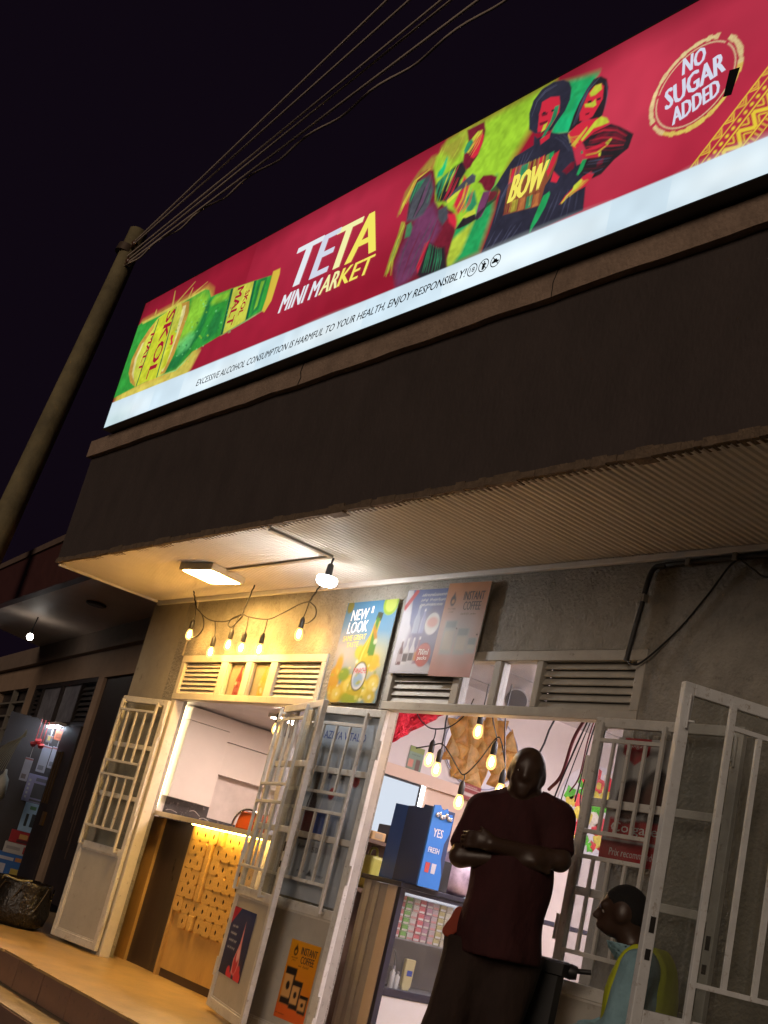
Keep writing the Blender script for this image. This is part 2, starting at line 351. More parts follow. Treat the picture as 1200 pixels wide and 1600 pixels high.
MB().box(-10.2, -10.14, Y0 + 0.15, 9.3, 0, 3.3).build('side_wall', PLASTER_S, shop)
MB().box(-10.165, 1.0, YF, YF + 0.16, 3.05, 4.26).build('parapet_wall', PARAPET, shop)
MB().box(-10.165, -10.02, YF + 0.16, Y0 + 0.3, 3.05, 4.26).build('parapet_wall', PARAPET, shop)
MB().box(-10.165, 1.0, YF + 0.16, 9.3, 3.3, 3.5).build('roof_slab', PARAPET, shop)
# cornice band, edges uneven
cb = MB(); n = 90
for i in range(n):
    a, b_ = -10.19 + i * 11.19 / n, -10.19 + (i + 1) * 11.19 / n
    def e(x): return 0.012 * noise.noise(Vector((x * 3.1, 1.7, 0))) + 0.006 * noise.noise(Vector((x * 14, 5, 0)))
    def f(x): return 0.010 * noise.noise(Vector((x * 2.6, 9.7, 0))) + 0.006 * noise.noise(Vector((x * 17, 2, 0)))
    q = [(a, YF - 0.045, 4.055 + e(a)), (b_, YF - 0.045, 4.055 + e(b_)), (b_, YF - 0.045, 4.215 + f(b_)), (a, YF - 0.045, 4.215 + f(a))]
    k = [(p[0], YF + 0.003, p[2]) for p in q]
    cb.add(q + k, [(0, 1, 2, 3), (4, 5, 1, 0), (3, 2, 6, 7)] + ([(0, 3, 7, 4)] if i == 0 else []))
cor = cb.build('cornice', CORNICE, shop)
MB().tube([(-6.616, YF - 0.046, 4.05), (-6.60, YF - 0.0465, 4.10), (-6.625, YF - 0.0465, 4.15), (-6.61, YF - 0.046, 4.22)], 0.0045, 5).build('crack', DARKGAP, cor)
MB().tube([(-4.21, YF - 0.046, 4.05), (-4.22, YF - 0.0465, 4.14), (-4.20, YF - 0.046, 4.22)], 0.003, 5).build('crack', DARKGAP, cor)
# crack across the cornice and a thin plaster lip under the parapet
drip = MB(); x = -10.17
while x < 0.9:
    w_ = random.uniform(0.03, 0.12); h = 0.028 + 0.016 * noise.noise(Vector((x * 4, 3, 1))) + random.uniform(-0.006, 0.006)
    drip.box(x, x + w_, YF - 0.008 - random.uniform(0, 0.006), YF + 0.05, 3.05 - h * 0.5, 3.05 + h); x += w_
drip.build('ragged_plaster_edge', mat('rough_brown_render', (0.17, 0.12, 0.08), 0.9, var=0.3, vscale=20, bump=0.6), shop)
# ribbed soffit: one board with real corrugation running out from the wall
sf = MB(); pitch = 0.047; prof = []; x = -10.10
while x < 0.9: prof += [(x, 3.042), (x + pitch * 0.40, 3.042), (x + pitch * 0.55, 3.031), (x + pitch * 0.85, 3.031)]; x += pitch
ys = [YF + 0.012, YF + 0.4, Y0 - 0.32, Y0 - 0.001]
for i, (px, pz) in enumerate(prof):
    sf.v += [(px, y, pz + 0.004 * noise.noise(Vector((px * 0.8, y * 1.3, 0)))) for y in ys]
for i in range(len(prof) - 1):
    for k in range(3): sf.f.append((i * 4 + k, i * 4 + k + 1, i * 4 + 5 + k, i * 4 + 4 + k)); sf.m.append(0); sf.sm.append(False)
sf.build('ribbed_soffit', SOFFIT, shop)
MB().box(-10.12, 0.9, YF + 0.01, Y0, 3.046, 3.056).build('soffit_backing', SOFFIT, shop)
MB().box(-10.12, 1.0, Y0 - 0.03, Y0 - 0.002, 2.992, 3.03).build('cornice_trim', WHITE, shop, bevel=0.006)
MB().box(-10.13, -10.10, YF + 0.01, Y0 - 0.031, 3.012, 3.05).build('end_trim', SOFFIT, shop, bevel=0.004)
MB().box(-6.60, -6.565, YF + 0.03, 4.10, 3.012, 3.030).build('cable_duct', mat('grey_pvc_duct', (0.30, 0.28, 0.25), 0.5), shop, bevel=0.004)
MB().box(-8.00, -6.601, 4.085, 4.115, 3.014, 3.030).build('cable_duct', mat('grey_pvc_duct', (0.30, 0.28, 0.25), 0.5), shop, bevel=0.004)
# raised plaster line over the pier
MB().box(-9.345, -9.325, Y0 - 0.012, Y0 - 0.001, 2.5, 2.99).build('plaster_bead', PLASTER_S, shop)

# ------------------------------------------------------------------ transoms
def transom(x0, x1, cells, framem, nslat):
    z0, z1 = 2.115, 2.500; y0, y1 = Y0 - 0.012, Y0 + 0.07
    fr = MB().box(x0, x1, y0, y1, z1 - 0.06, z1).box(x0, x1, y0, y1, z0, z0 + 0.055)
    edges = [x0] + [c for cell in cells for c in cell[:2]] + [x1]
    for i in range(0, len(edges), 2):
        if edges[i + 1] - edges[i] > 0.004: fr.box(edges[i], edges[i + 1], y0 + 0.002, y1 - 0.002, z0 + 0.055, z1 - 0.06)
    tr = fr.build('transom', framem, shop, bevel=0.004)
    for a, b_, kind in cells:
        if kind == 'louvre':
            for k in range(nslat):
                zc = z0 + 0.055 + (k + 0.5) * (z1 - z0 - 0.115) / nslat
                s = MB(); F = Fr((a, Y0 + 0.025, zc), (1, 0, 0), (0, 0.50, 0.86)); s.fbox(F, 0.001, b_ - a - 0.001, -0.024, 0.024, -0.004, 0.004); s.build('louvre_slat', framem, tr)
            MB().box(a, b_, Y0 + 0.074, Y0 + 0.080, z0 + 0.05, z1 - 0.05).build('louvre_back', DARKGAP, tr)
        else:
            MB().box(a - 0.004, b_ + 0.004, Y0 + 0.028, Y0 + 0.033, z0 + 0.05, z1 - 0.055).build('pane', GLASS, tr)
            for q0, q1 in ((a, a + 0.014), (b_ - 0.014, b_)): MB().box(q0, q1, Y0 + 0.002, Y0 + 0.026, z0 + 0.055, z1 - 0.06).build('glazing_bead', framem, tr)
    return tr
FRAME_W = mat('cream_door_frame_paint', (0.56, 0.52, 0.43), 0.5, var=0.10, vscale=8, spots=0.15)
transom(-9.30, -7.08, [(-9.24, -8.60, 'louvre'), (-8.49, -8.20, 'pane'), (-8.11, -7.83, 'pane'), (-7.73, -7.14, 'louvre')], FRAME_W, 7)
transom(-6.31, -4.13, [(-6.26, -5.64, 'louvre'), (-5.575, -5.285, 'pane'), (-5.23, -4.925, 'pane'), (-4.88, -4.19, 'louvre')], FRAME, 6)
transom(-2.85, -0.88, [(-2.79, -2.20, 'louvre'), (-2.12, -1.60, 'louvre'), (-1.52, -0.94, 'louvre')], FRAME, 6)
def jambs(x0, x1, m):
    for a, b_ in ((x0, x0 + 0.075), (x1 - 0.075, x1)):
        MB().box(a, b_, Y0 - 0.006, Y0 + 0.08, 0.0, 2.113).build('door_jamb', m, shop, bevel=0.004)
jambs(-9.30, -7.08, FRAME_W); jambs(-6.31, -4.13, FRAME); jambs(-2.85, -0.88, FRAME)
MB().box(-2.77, -0.96, Y0 + 0.085, Y0 + 0.11, 0.0, 2.113).build('shut_inner_door', STEEL_PANEL, shop)

# ------------------------------------------------------------------ steel door leaves with security grilles
def door_leaf(hinge, free, side, label, glassm=GLASS, gap=(0.085, 0.07), off=0.055, ztop=2.09, flip=1, bars=3, steel=STEEL, plain=False):
    h = Vector((*hinge, 0)); ex = (Vector((*free, 0)) - h); W = ex.length
    F = Fr(h, ex, (0, 0, 1))
    sg = -side                     # grille on the street face
    fr = MB(); s_ = 0.048; z0 = 0.03
    fr.fbox(F, 0, s_, z0, ztop, -0.018, 0.018).fbox(F, W - s_, W, z0, ztop, -0.018, 0.018)
    for a, b_ in ((z0, z0 + 0.06), (0.765, 0.825), (ztop - 0.05, ztop)): fr.fbox(F, s_, W - s_, a, b_, -0.017, 0.017)
    for zc in (() if plain else (1.235, 1.665)): fr.fbox(F, s_, W - s_, zc - 0.02, zc + 0.02, -0.012, 0.012)
    leaf = fr.build('door_leaf', steel, shop, bevel=0.004, label=label)
    MB().fbox(F, s_ - 0.004, W - s_ + 0.004, z0 + 0.055, 0.77, -0.004, 0.004).build('sheet_panel', STEEL_PANEL, leaf)
    bd = MB()
    for a, b_, c_, d in ((s_, W - s_, 0.09, 0.102), (s_, W - s_, 0.753, 0.765), (s_, s_ + 0.012, 0.102, 0.753), (W - s_ - 0.012, W - s_, 0.102, 0.753)):
        bd.fbox(F, a, b_, c_, d, sg * 0.004 if sg > 0 else -0.010, 0.010 if sg > 0 else -0.004)
    bd.build('panel_bead', steel, leaf)
    for a, b_ in (((0.825, ztop - 0.05),) if plain else ((0.825, 1.215), (1.255, 1.645), (1.685, ztop - 0.05))):
        MB().fbox(F, s_ - 0.003, W - s_ + 0.003, a, b_, -0.003, 0.002).build('pane', glassm, leaf)
    u0, u1 = gap[0], W - gap[1]; w0 = sg * off; b = 0.008
    for u in (u0, u1):
        bw = 0.014 if plain else 0.010; MB().fbox(F, u - bw, u + bw, 0.79, 2.055, w0 - 0.010, w0 + 0.010).build('grille_upright', steel, leaf, bevel=0.002)
    for z in ((1.955, 0.955) if plain else (1.965, 1.515, 1.395, 0.955)):
        MB().fbox(F, u0 + 0.010, u1 - 0.010, z - 0.010, z + 0.010, w0 - 0.009, w0 + 0.009).build('grille_rail', steel, leaf, bevel=0.002)
    for lo, hi in (((0.965, 1.945),) if plain else ((0.965, 1.385), (1.525, 1.955))):
        for k in range(bars):
            u = u0 + (u1 - u0) * (k + 1) / (bars + 1)
            bw = 0.011 if plain else 0.0075; MB().fbox(F, u - bw, u + bw, lo, hi, w0 - 0.0075, w0 + 0.0075).build('grille_bar', steel, leaf)
    for u in (u0, u1):
        for z in (2.03, 0.80): MB().fbox(F, u - 0.007, u + 0.007, z - 0.007, z + 0.007, min(sg * 0.017, w0 - sg * 0.009), max(sg * 0.017, w0 - sg * 0.009)).build('stand_off_pin', steel, leaf)
    for z in (0.28, 1.05, 1.83): MB().cyl(F(-0.012, z - 0.06, sg * 0.012), F(-0.012, z + 0.06, sg * 0.012), 0.011, n=10).build('hinge_knuckle', steel, leaf)
    for q0, q1 in ((1.10, 1.16), (1.00, 1.04)): MB().fbox(F, W - 0.036, W - 0.014, q0, q1, 0.0185 if sg > 0 else -0.0205, 0.0205 if sg > 0 else -0.0185).build('lock_slot', DARKGAP, leaf)
    bo = MB().cyl(F(W - 0.025, 1.90, sg * 0.03), F(W - 0.025, 2.04, sg * 0.03), 0.006, n=8).cyl(F(W - 0.025, 1.93, sg * 0.02), F(W - 0.05, 1.93, sg * 0.045), 0.005, n=8)
    bo.build('shoot_bolt', steel, leaf)
    return leaf, F, W
leafL, FL, WL = door_leaf((-9.25, 4.565), (-9.915, 4.455), 1, 'left steel leaf of the counter doorway, folded back on the corner pier')
leafM, FM, WM = door_leaf((-7.36, 4.545), (-6.52, 4.305), -1, 'right steel leaf of the counter doorway with a blue poster on its sheet', gap=(0.06, 0.20))
leaf3, F3, W3 = door_leaf((-6.135, 4.535), (-6.825, 4.475), 1, 'left steel leaf of the main doorway with posters behind its bars', gap=(0.13, 0.02))
leaf4, F4, W4 = door_leaf((-4.245, 4.445), (-3.39, 4.505), -1, 'right steel leaf of the main doorway with a red and white poster', gap=(0.075, 0.40))
leafG, FG, WG = door_leaf((-2.88, 4.55), (-3.165, 3.76), 1, 'dusty glazed steel leaf standing open at the right edge', glassm=GLASS_DIRTY, gap=(0.06, 0.225), off=0.03, plain=True, steel=mat('silver_white_gate_paint', (0.74, 0.76, 0.77), 0.38, var=0.12, vscale=9, spots=0.4, spot_col=(0.32, 0.26, 0.19), bump=0.12, bscale=120))
# handle on the counter leaf
MB().cyl(FL(WL + 0.0, 1.20, 0.02), FL(WL + 0.05, 1.22, 0.045), 0.007).cyl(FL(WL + 0.05, 1.22, 0.045), FL(WL + 0.09, 1.215, 0.03), 0.006).build('handle', mat('brass', (0.6, 0.42, 0.15), 0.3, 1.0), leafL)

# ------------------------------------------------------------------ interior rooms
INW = mat('pinkish_white_wall', (0.70, 0.645, 0.63), 0.55, var=0.04)
INW2 = mat('white_cabinet_laminate', (0.68, 0.64, 0.62), 0.4, var=0.03)
CEIL = mat('glossy_lilac_pvc_ceiling', (0.68, 0.67, 0.74), 0.16, var=0.05, vscale=1.5, bump=0.10, bscale=3)
structure(MB().box(-10.138, -10.07, 4.752, 6.7, 0.001, 2.6).build('kitchen_wall', INW)); structure(MB().box(-10.069, -7.56, 6.6, 6.7, 0.001, 2.6).build('kitchen_wall', INW))
structure(MB().box(-10.069, -7.56, 4.95, 6.6, 2.205, 2.25).build('kitchen_ceiling', CEIL))
structure(MB().box(-7.559, -7.5, 4.752, 9.2, 0.001, 2.9).build('partition_wall', INW))
structure(MB().box(-7.5, -2.2, 9.1, 9.2, 0.001, 2.9).build('shop_back_wall', INW)); structure(MB().box(-2.3, -2.2, 4.752, 9.1, 0.001, 2.9).build('shop_side_wall', INW))
ceil_o = structure(MB().box(-7.5, -2.3, 4.76, 9.1, 2.76, 2.80).build('shop_ceiling', CEIL))
sm = MB()
for x in (-7.22, -6.62, -6.02, -5.42, -4.82, -4.22): sm.box(x, x + 0.009, 4.8, 9.09, 2.7565, 2.7595)
sm.build('ceiling_seam_strips', mat('grey_seam', (0.2, 0.2, 0.22), 0.5), ceil_o)

# ------------------------------------------------------------------ lightbox sign
SIGN_ART = [
('lime',0.05,1,[(4.325,1.235),(4.534,1.251),(5.171,1.263),(5.249,1.257),(5.271,1.083),(5.144,0.986),(5.052,0.85),(4.959,0.625),(4.854,0.49),(4.795,0.445),(4.708,0.453),(4.599,0.535),(4.401,0.834),(4.252,1.081)]),
('lime',0.05,0.9,[(4.183,0.916),(4.331,1.218),(4.508,1.239),(4.672,0.914),(4.772,0.519),(4.724,0.317),(4.636,0.324),(4.473,0.624)]),
('green',0.03,1,[(4.921,0.748),(4.974,0.49),(4.937,0.227),(4.674,0.213),(4.604,0.247),(4.61,0.487),(4.795,0.532)]),
('limedk',0.02,1,[(4.61,0.398),(4.787,0.47),(4.827,0.521),(4.764,0.283),(4.701,0.217),(4.641,0.223)]),
('teal',0.02,1,[(5.393,1.188),(5.621,1.134),(5.557,1.016),(5.506,0.808),(5.345,0.848),(5.35,0.94),(5.406,1.043)]),
('teal',0.01,1,[(5.35,0.94),(5.506,0.808),(5.465,0.818),(5.34,0.867)]),
('green',0.03,0.8,[(5.284,1.223),(5.468,1.178),(5.618,1.149),(5.58,1.111),(5.503,1.041),(5.459,0.934),(5.404,0.959),(5.437,1.072)]),
('olive',0.03,0.8,[(4.274,1.223),(4.509,1.237),(4.53,1.204),(4.505,1.095),(4.444,1.032),(4.385,1.024),(4.258,1.148)]),
('lime',0.02,1,[(4.233,1.158),(4.282,1.171),(4.347,1.136),(4.426,1.056),(4.388,1.015),(4.338,0.947),(4.283,0.984),(4.243,1.097)]),
('teal',0.01,1,[(4.353,1.117),(4.336,1.044),(4.304,1.016),(4.307,0.975),(4.362,0.969),(4.376,1.02),(4.372,1.094)]),
('olive',0.02,0.8,[(4.182,1.179),(4.226,1.177),(4.231,1.102),(4.197,1.074),(4.106,1.086),(4.025,1.001),(3.969,0.85),(3.97,0.816),(3.983,0.992),(4.076,1.106)]),
('maroon',0.01,1,[(4.172,1.084),(4.248,1.055),(4.308,0.942),(4.354,0.783),(4.408,0.716),(4.443,0.734),(4.502,0.682),(4.579,0.631),(4.622,0.563),(4.653,0.47),(4.643,0.385),(4.641,0.275),(4.666,0.201),(4.382,0.206),(4.181,0.204),(4.104,0.319),(4.043,0.479),(4.038,0.607),(4.083,0.609),(4.084,0.752),(4.067,0.887),(4.075,1.048)]),
('plum',0.03,0.9,[(4.214,0.786),(4.348,0.769),(4.444,0.641),(4.492,0.532),(4.431,0.416),(4.389,0.301),(4.259,0.227),(4.174,0.222),(4.099,0.391),(4.117,0.518),(4.177,0.68)]),
('slate',0.015,1,[(4.145,1.038),(4.23,1.013),(4.303,0.896),(4.299,0.787),(4.259,0.722),(4.167,0.707),(4.091,0.733),(4.068,0.855),(4.077,0.982)]),
('greend',0.01,0.9,[(4.095,1.024),(4.174,1.018),(4.147,0.972),(4.092,0.911),(4.074,0.869),(4.051,0.902),(4.058,0.973)]),
('olive',0.008,1,[(4.069,0.733),(4.031,0.747),(4.031,0.626),(4.007,0.514),(4.0,0.359),(4.04,0.37),(4.073,0.517),(4.07,0.613),(4.086,0.687)]),
('greend',0.008,0.8,[(4.12,0.596),(4.176,0.593),(4.175,0.657),(4.145,0.707),(4.105,0.697)]),
('slate',0.01,1,[(4.414,0.698),(4.496,0.7),(4.548,0.604),(4.503,0.559),(4.439,0.627)]),
('dark',0.012,1,[(4.412,0.468),(4.52,0.395),(4.585,0.381),(4.666,0.201),(4.426,0.2),(4.376,0.253),(4.379,0.388)]),
('red',0.008,1,[(4.406,0.485),(4.396,0.428),(4.386,0.34),(4.37,0.27),(4.342,0.316),(4.352,0.404),(4.368,0.475)]),
('red',0.01,1,[(4.531,0.626),(4.608,0.606),(4.644,0.54),(4.653,0.485),(4.605,0.524),(4.563,0.561)]),
('dark',0.012,1,[(4.309,0.91),(4.333,0.933),(4.46,0.987),(4.535,1.004),(4.593,0.98),(4.608,0.904),(4.574,0.856),(4.569,0.78),(4.541,0.745),(4.484,0.735),(4.389,0.769)]),
('greend',0.012,1,[(4.333,0.933),(4.386,0.96),(4.463,0.977),(4.495,0.941),(4.44,0.891),(4.406,0.842),(4.377,0.805),(4.34,0.851)]),
('maroon',0.008,1,[(4.506,1.247),(4.668,1.24),(4.702,1.162),(4.708,1.081),(4.689,0.988),(4.653,0.949),(4.641,0.922),(4.605,0.913),(4.55,0.99),(4.537,1.058),(4.548,1.149)]),
('limed',0.006,1,[(4.585,1.157),(4.625,1.187),(4.668,1.177),(4.665,1.154),(4.626,1.124),(4.609,1.084),(4.581,1.048),(4.555,1.067),(4.566,1.125)]),
('red',0.006,1,[(4.617,1.119),(4.677,1.149),(4.699,1.124),(4.702,1.068),(4.686,0.997),(4.652,0.98),(4.615,1.003),(4.629,1.052)]),
('greend',0.006,1,[(4.542,1.135),(4.577,1.152),(4.609,1.115),(4.583,1.071),(4.549,1.053),(4.528,1.085)]),
('red',0.012,1,[(4.597,0.878),(4.653,0.825),(4.684,0.79),(4.676,0.694),(4.682,0.617),(4.633,0.589),(4.565,0.675),(4.592,0.772)]),
('slate',0.006,1,[(4.49,0.717),(4.541,0.745),(4.648,0.781),(4.726,0.782),(4.72,0.83),(4.681,0.86),(4.611,0.834),(4.526,0.789),(4.466,0.757)]),
('limed',0.005,1,[(4.481,0.744),(4.552,0.771),(4.609,0.781),(4.581,0.745),(4.51,0.718),(4.49,0.717)]),
('greend',0.01,1,[(4.682,0.677),(4.709,0.712),(4.748,0.713),(4.802,0.603),(4.759,0.559),(4.713,0.583)]),
('dark',0.006,1,[(4.65,0.479),(4.705,0.549),(4.805,0.536),(4.839,0.487),(4.767,0.475),(4.691,0.472)]),
('limed',0.005,1,[(4.686,0.548),(4.726,0.571),(4.794,0.569),(4.815,0.532),(4.729,0.533)]),
('maroon',0.006,1,[(4.759,0.769),(4.797,0.8),(4.879,0.775),(4.932,0.74),(4.926,0.683),(4.9,0.648),(4.845,0.677),(4.797,0.74)]),
('plum',0.006,1,[(4.837,0.672),(4.908,0.653),(4.897,0.539),(4.876,0.488),(4.842,0.479),(4.821,0.501),(4.818,0.583)]),
('red',0.006,1,[(4.9,0.648),(4.95,0.637),(4.975,0.613),(4.949,0.579),(4.905,0.573)]),
('dark',0.005,0.8,[(4.908,0.653),(4.96,0.692),(4.981,0.625),(4.98,0.567),(4.897,0.539),(4.843,0.475),(4.823,0.492),(4.826,0.528),(4.884,0.551)]),
('navy',0.005,1,[(5.028,0.798),(5.055,0.826),(5.203,0.844),(5.187,0.918),(5.226,0.882),(5.33,0.877),(5.408,0.834),(5.478,0.813),(5.533,0.724),(5.578,0.614),(5.611,0.546),(5.652,0.547),(5.701,0.474),(5.721,0.351),(5.739,0.223),(4.957,0.204),(4.986,0.34),(4.998,0.46),(4.999,0.575),(4.999,0.614),(4.944,0.674),(4.976,0.73)]),
('navy',0.005,1,[(5.093,1.109),(5.104,1.194),(5.159,1.249),(5.25,1.257),(5.336,1.23),(5.391,1.189),(5.422,1.135),(5.432,1.053),(5.411,0.985),(5.369,0.937),(5.327,0.888),(5.191,0.927),(5.128,0.983)]),
('red',0.004,1,[(5.188,1.146),(5.256,1.149),(5.332,1.119),(5.35,1.071),(5.364,0.997),(5.341,0.959),(5.318,0.92),(5.263,0.915),(5.214,0.927),(5.182,1.019),(5.19,1.095)]),
('maroon',0.003,1,[(5.206,1.058),(5.262,1.043),(5.262,1.023),(5.219,1.032)]),
('maroon',0.003,1,[(5.207,0.993),(5.279,0.981),(5.278,0.962),(5.22,0.968)]),
('dark',0.002,1,[(5.216,1.063),(5.241,1.057),(5.246,1.04),(5.221,1.046)]),
('dark',0.002,1,[(5.29,1.045),(5.319,1.041),(5.321,1.026),(5.294,1.028)]),
('greend',0.004,1,[(5.314,1.058),(5.35,1.052),(5.348,0.975),(5.325,0.937),(5.301,0.899),(5.278,0.86),(5.255,0.86),(5.276,0.91),(5.306,0.964)]),
('limed',0.004,1,[(5.251,0.96),(5.283,0.965),(5.273,0.921),(5.246,0.913)]),
('red',0.004,1,[(5.249,0.863),(5.33,0.877),(5.329,0.839),(5.266,0.822)]),
('navy',0.004,1,[(5.169,1.044),(5.19,1.055),(5.205,0.96),(5.181,0.941),(5.159,1.0)]),
('brown',0.004,1,[(5.044,0.743),(5.092,0.743),(5.386,0.711),(5.442,0.706),(5.44,0.633),(5.419,0.548),(5.387,0.505),(5.378,0.38),(5.079,0.427),(5.066,0.551)]),
('red',0.004,1,[(5.064,0.735),(5.105,0.738),(5.097,0.644),(5.057,0.641)]),
('greend',0.004,1,[(5.136,0.731),(5.201,0.727),(5.195,0.628),(5.13,0.634)]),
('maroon',0.004,1,[(5.22,0.723),(5.257,0.731),(5.253,0.626),(5.214,0.622)]),
('red',0.004,1,[(5.282,0.723),(5.325,0.73),(5.322,0.62),(5.278,0.618)]),
('green',0.004,1,[(5.344,0.722),(5.398,0.726),(5.396,0.611),(5.34,0.614)]),
('maroon',0.004,1,[(5.072,0.51),(5.12,0.507),(5.126,0.429),(5.078,0.432)]),
('olive',0.004,1,[(5.134,0.501),(5.181,0.498),(5.187,0.418),(5.14,0.421)]),
('brownl',0.004,1,[(5.194,0.492),(5.241,0.489),(5.247,0.408),(5.201,0.411)]),
('greend',0.004,1,[(5.254,0.483),(5.3,0.48),(5.306,0.398),(5.261,0.4)]),
('brownl',0.004,1,[(5.313,0.474),(5.358,0.471),(5.365,0.388),(5.32,0.39)]),
('red',0.004,1,[(5.391,0.689),(5.44,0.712),(5.427,0.638),(5.394,0.558),(5.371,0.604)]),
('green',0.004,1,[(5.435,0.45),(5.446,0.428),(5.429,0.352),(5.394,0.284),(5.362,0.24),(5.349,0.209),(5.344,0.265),(5.371,0.364),(5.394,0.438)]),
('red',0.004,1,[(5.427,0.517),(5.432,0.58),(5.491,0.52),(5.478,0.489)]),
('maroon',0.006,1,[(5.504,0.552),(5.559,0.585),(5.591,0.581),(5.593,0.535),(5.545,0.517)]),
('dark',0.005,1,[(5.478,0.813),(5.494,0.92),(5.517,0.994),(5.553,1.064),(5.594,1.111),(5.648,1.104),(5.7,1.06),(5.727,0.991),(5.734,0.895),(5.728,0.815),(5.693,0.794),(5.595,0.856),(5.54,0.824),(5.5,0.813)]),
('red',0.004,1,[(5.573,1.026),(5.608,1.057),(5.661,1.05),(5.689,1.018),(5.701,0.929),(5.672,0.877),(5.651,0.84),(5.6,0.835),(5.553,0.856),(5.539,0.909),(5.556,0.967)]),
('limed',0.005,1,[(5.585,1.02),(5.618,1.057),(5.662,1.048),(5.677,1.005),(5.635,0.987),(5.602,0.993)]),
('limed',0.004,1,[(5.625,0.945),(5.643,0.956),(5.659,0.911),(5.64,0.906),(5.575,0.935),(5.564,0.959)]),
('dark',0.003,1,[(5.582,0.969),(5.615,0.964),(5.616,0.947),(5.59,0.952)]),
('dark',0.003,1,[(5.653,0.955),(5.685,0.95),(5.684,0.934),(5.659,0.939)]),
('maroon',0.003,1,[(5.587,0.887),(5.619,0.882),(5.618,0.869),(5.592,0.874)]),
('red',0.004,1,[(5.481,0.802),(5.537,0.834),(5.612,0.83),(5.688,0.814),(5.756,0.784),(5.791,0.741),(5.715,0.702),(5.616,0.689),(5.561,0.657),(5.522,0.729)]),
('limed',0.005,1,[(5.681,0.799),(5.719,0.81),(5.767,0.779),(5.791,0.741),(5.746,0.743),(5.682,0.752),(5.613,0.7),(5.599,0.715),(5.648,0.767)]),
('ochre',0.004,1,[(5.527,0.708),(5.622,0.788),(5.631,0.775),(5.559,0.685)]),
('ochre',0.003,1,[(5.487,0.8),(5.522,0.729),(5.513,0.728),(5.484,0.792)]),
('dark',0.005,1,[(5.616,0.689),(5.69,0.722),(5.81,0.724),(5.88,0.676),(5.992,0.583),(5.977,0.503),(5.89,0.469),(5.816,0.411),(5.757,0.408),(5.711,0.435),(5.66,0.472),(5.631,0.466),(5.634,0.537),(5.698,0.564)]),
('maroon',0.01,0.8,[(5.718,0.692),(5.795,0.704),(5.841,0.675),(5.787,0.653),(5.73,0.641),(5.687,0.65)]),
('maroon',0.012,0.7,[(5.827,0.654),(5.908,0.637),(5.947,0.594),(5.881,0.586)]),
('red',0.004,1,[(5.631,0.628),(5.735,0.621),(5.814,0.624),(5.839,0.622),(5.827,0.592),(5.776,0.577),(5.777,0.533),(5.69,0.559),(5.642,0.588)]),
('limed',0.004,1,[(5.797,0.613),(5.833,0.626),(5.841,0.612),(5.814,0.584)]),
('limed',0.003,1,[(5.756,0.577),(5.777,0.573),(5.781,0.535),(5.767,0.541)]),
('maroon',0.004,1,[(5.764,0.502),(5.809,0.519),(5.81,0.475),(5.771,0.473)]),
('greend',0.003,1,[(5.62,0.633),(5.63,0.633),(5.641,0.611),(5.625,0.613)]),
('green',0.004,1,[(5.647,0.567),(5.68,0.559),(5.664,0.497),(5.64,0.471),(5.626,0.486)]),
('red',0.004,1,[(5.542,0.329),(5.573,0.372),(5.626,0.405),(5.677,0.448),(5.734,0.461),(5.761,0.433),(5.74,0.397),(5.725,0.376),(5.636,0.366),(5.587,0.357)]),
('limed',0.005,1,[(5.624,0.415),(5.669,0.438),(5.683,0.423),(5.652,0.387),(5.621,0.385)]),
('ochre',0.004,1,[(5.551,0.335),(5.584,0.367),(5.598,0.353),(5.559,0.325)]),
('navy',0.004,0.7,[(5.507,0.459),(5.566,0.437),(5.631,0.466),(5.667,0.488),(5.619,0.435),(5.574,0.407)]),
('glow',0.05,0.9,[(0.047,0.176),(0.061,1.059),(1.294,1.068),(1.414,0.997),(1.557,0.614),(1.489,0.379),(1.376,0.174),(0.271,0.133)]),
('bgreen',0.006,1,[(-0.192,0.222),(-0.015,1.035),(0.065,1.054),(0.435,1.041),(0.746,1.052),(1.082,1.055),(1.247,1.06),(1.344,1.026),(1.428,0.935),(1.503,0.935),(1.766,0.912),(2.17,0.871),(2.417,0.842),(2.444,0.539),(2.224,0.517),(1.835,0.477),(1.552,0.447),(1.398,0.435),(1.267,0.36),(1.178,0.321),(0.853,0.339),(0.408,0.321),(0.053,0.302),(-0.166,0.281)]),
('blime',0.04,0.85,[(1.048,1.027),(1.258,1.039),(1.366,0.967),(1.399,0.841),(1.311,0.677),(1.127,0.579),(1.029,0.559),(1.054,0.743)]),
('blime',0.02,0.8,[(1.51,0.918),(1.768,0.906),(1.763,0.825),(1.503,0.841),(1.447,0.871)]),
('bdark',0.025,0.7,[(1.38,0.919),(1.443,0.923),(1.479,0.748),(1.444,0.586),(1.295,0.438),(1.166,0.34),(0.854,0.344),(0.849,0.396),(1.18,0.494),(1.372,0.619)]),
('blight',0.03,0.5,[(1.03,0.603),(1.215,0.658),(1.351,0.61),(1.307,0.506),(1.136,0.476)]),
('bdark',0.025,0.6,[(1.611,0.741),(1.74,0.734),(1.762,0.52),(1.633,0.483),(1.532,0.48),(1.557,0.614)]),
('bdark',0.01,0.6,[(2.212,0.865),(2.349,0.852),(2.363,0.572),(2.273,0.531)]),
('blime',0.006,0.7,[(2.266,0.832),(2.325,0.825),(2.328,0.604),(2.286,0.577)]),
('ochre',0.006,1,[(2.419,0.875),(2.52,0.871),(2.538,0.817),(2.535,0.59),(2.477,0.509),(2.429,0.533),(2.438,0.638)]),
('blabel',0.005,1,[(0.418,0.326),(0.272,0.402),(0.159,0.519),(0.12,0.667),(0.182,0.81),(0.294,0.923),(0.424,1.006),(0.752,1.049),(0.997,1.019),(1.062,0.889),(1.053,0.699),(1.039,0.498),(0.971,0.34),(0.837,0.326),(0.596,0.333)]),
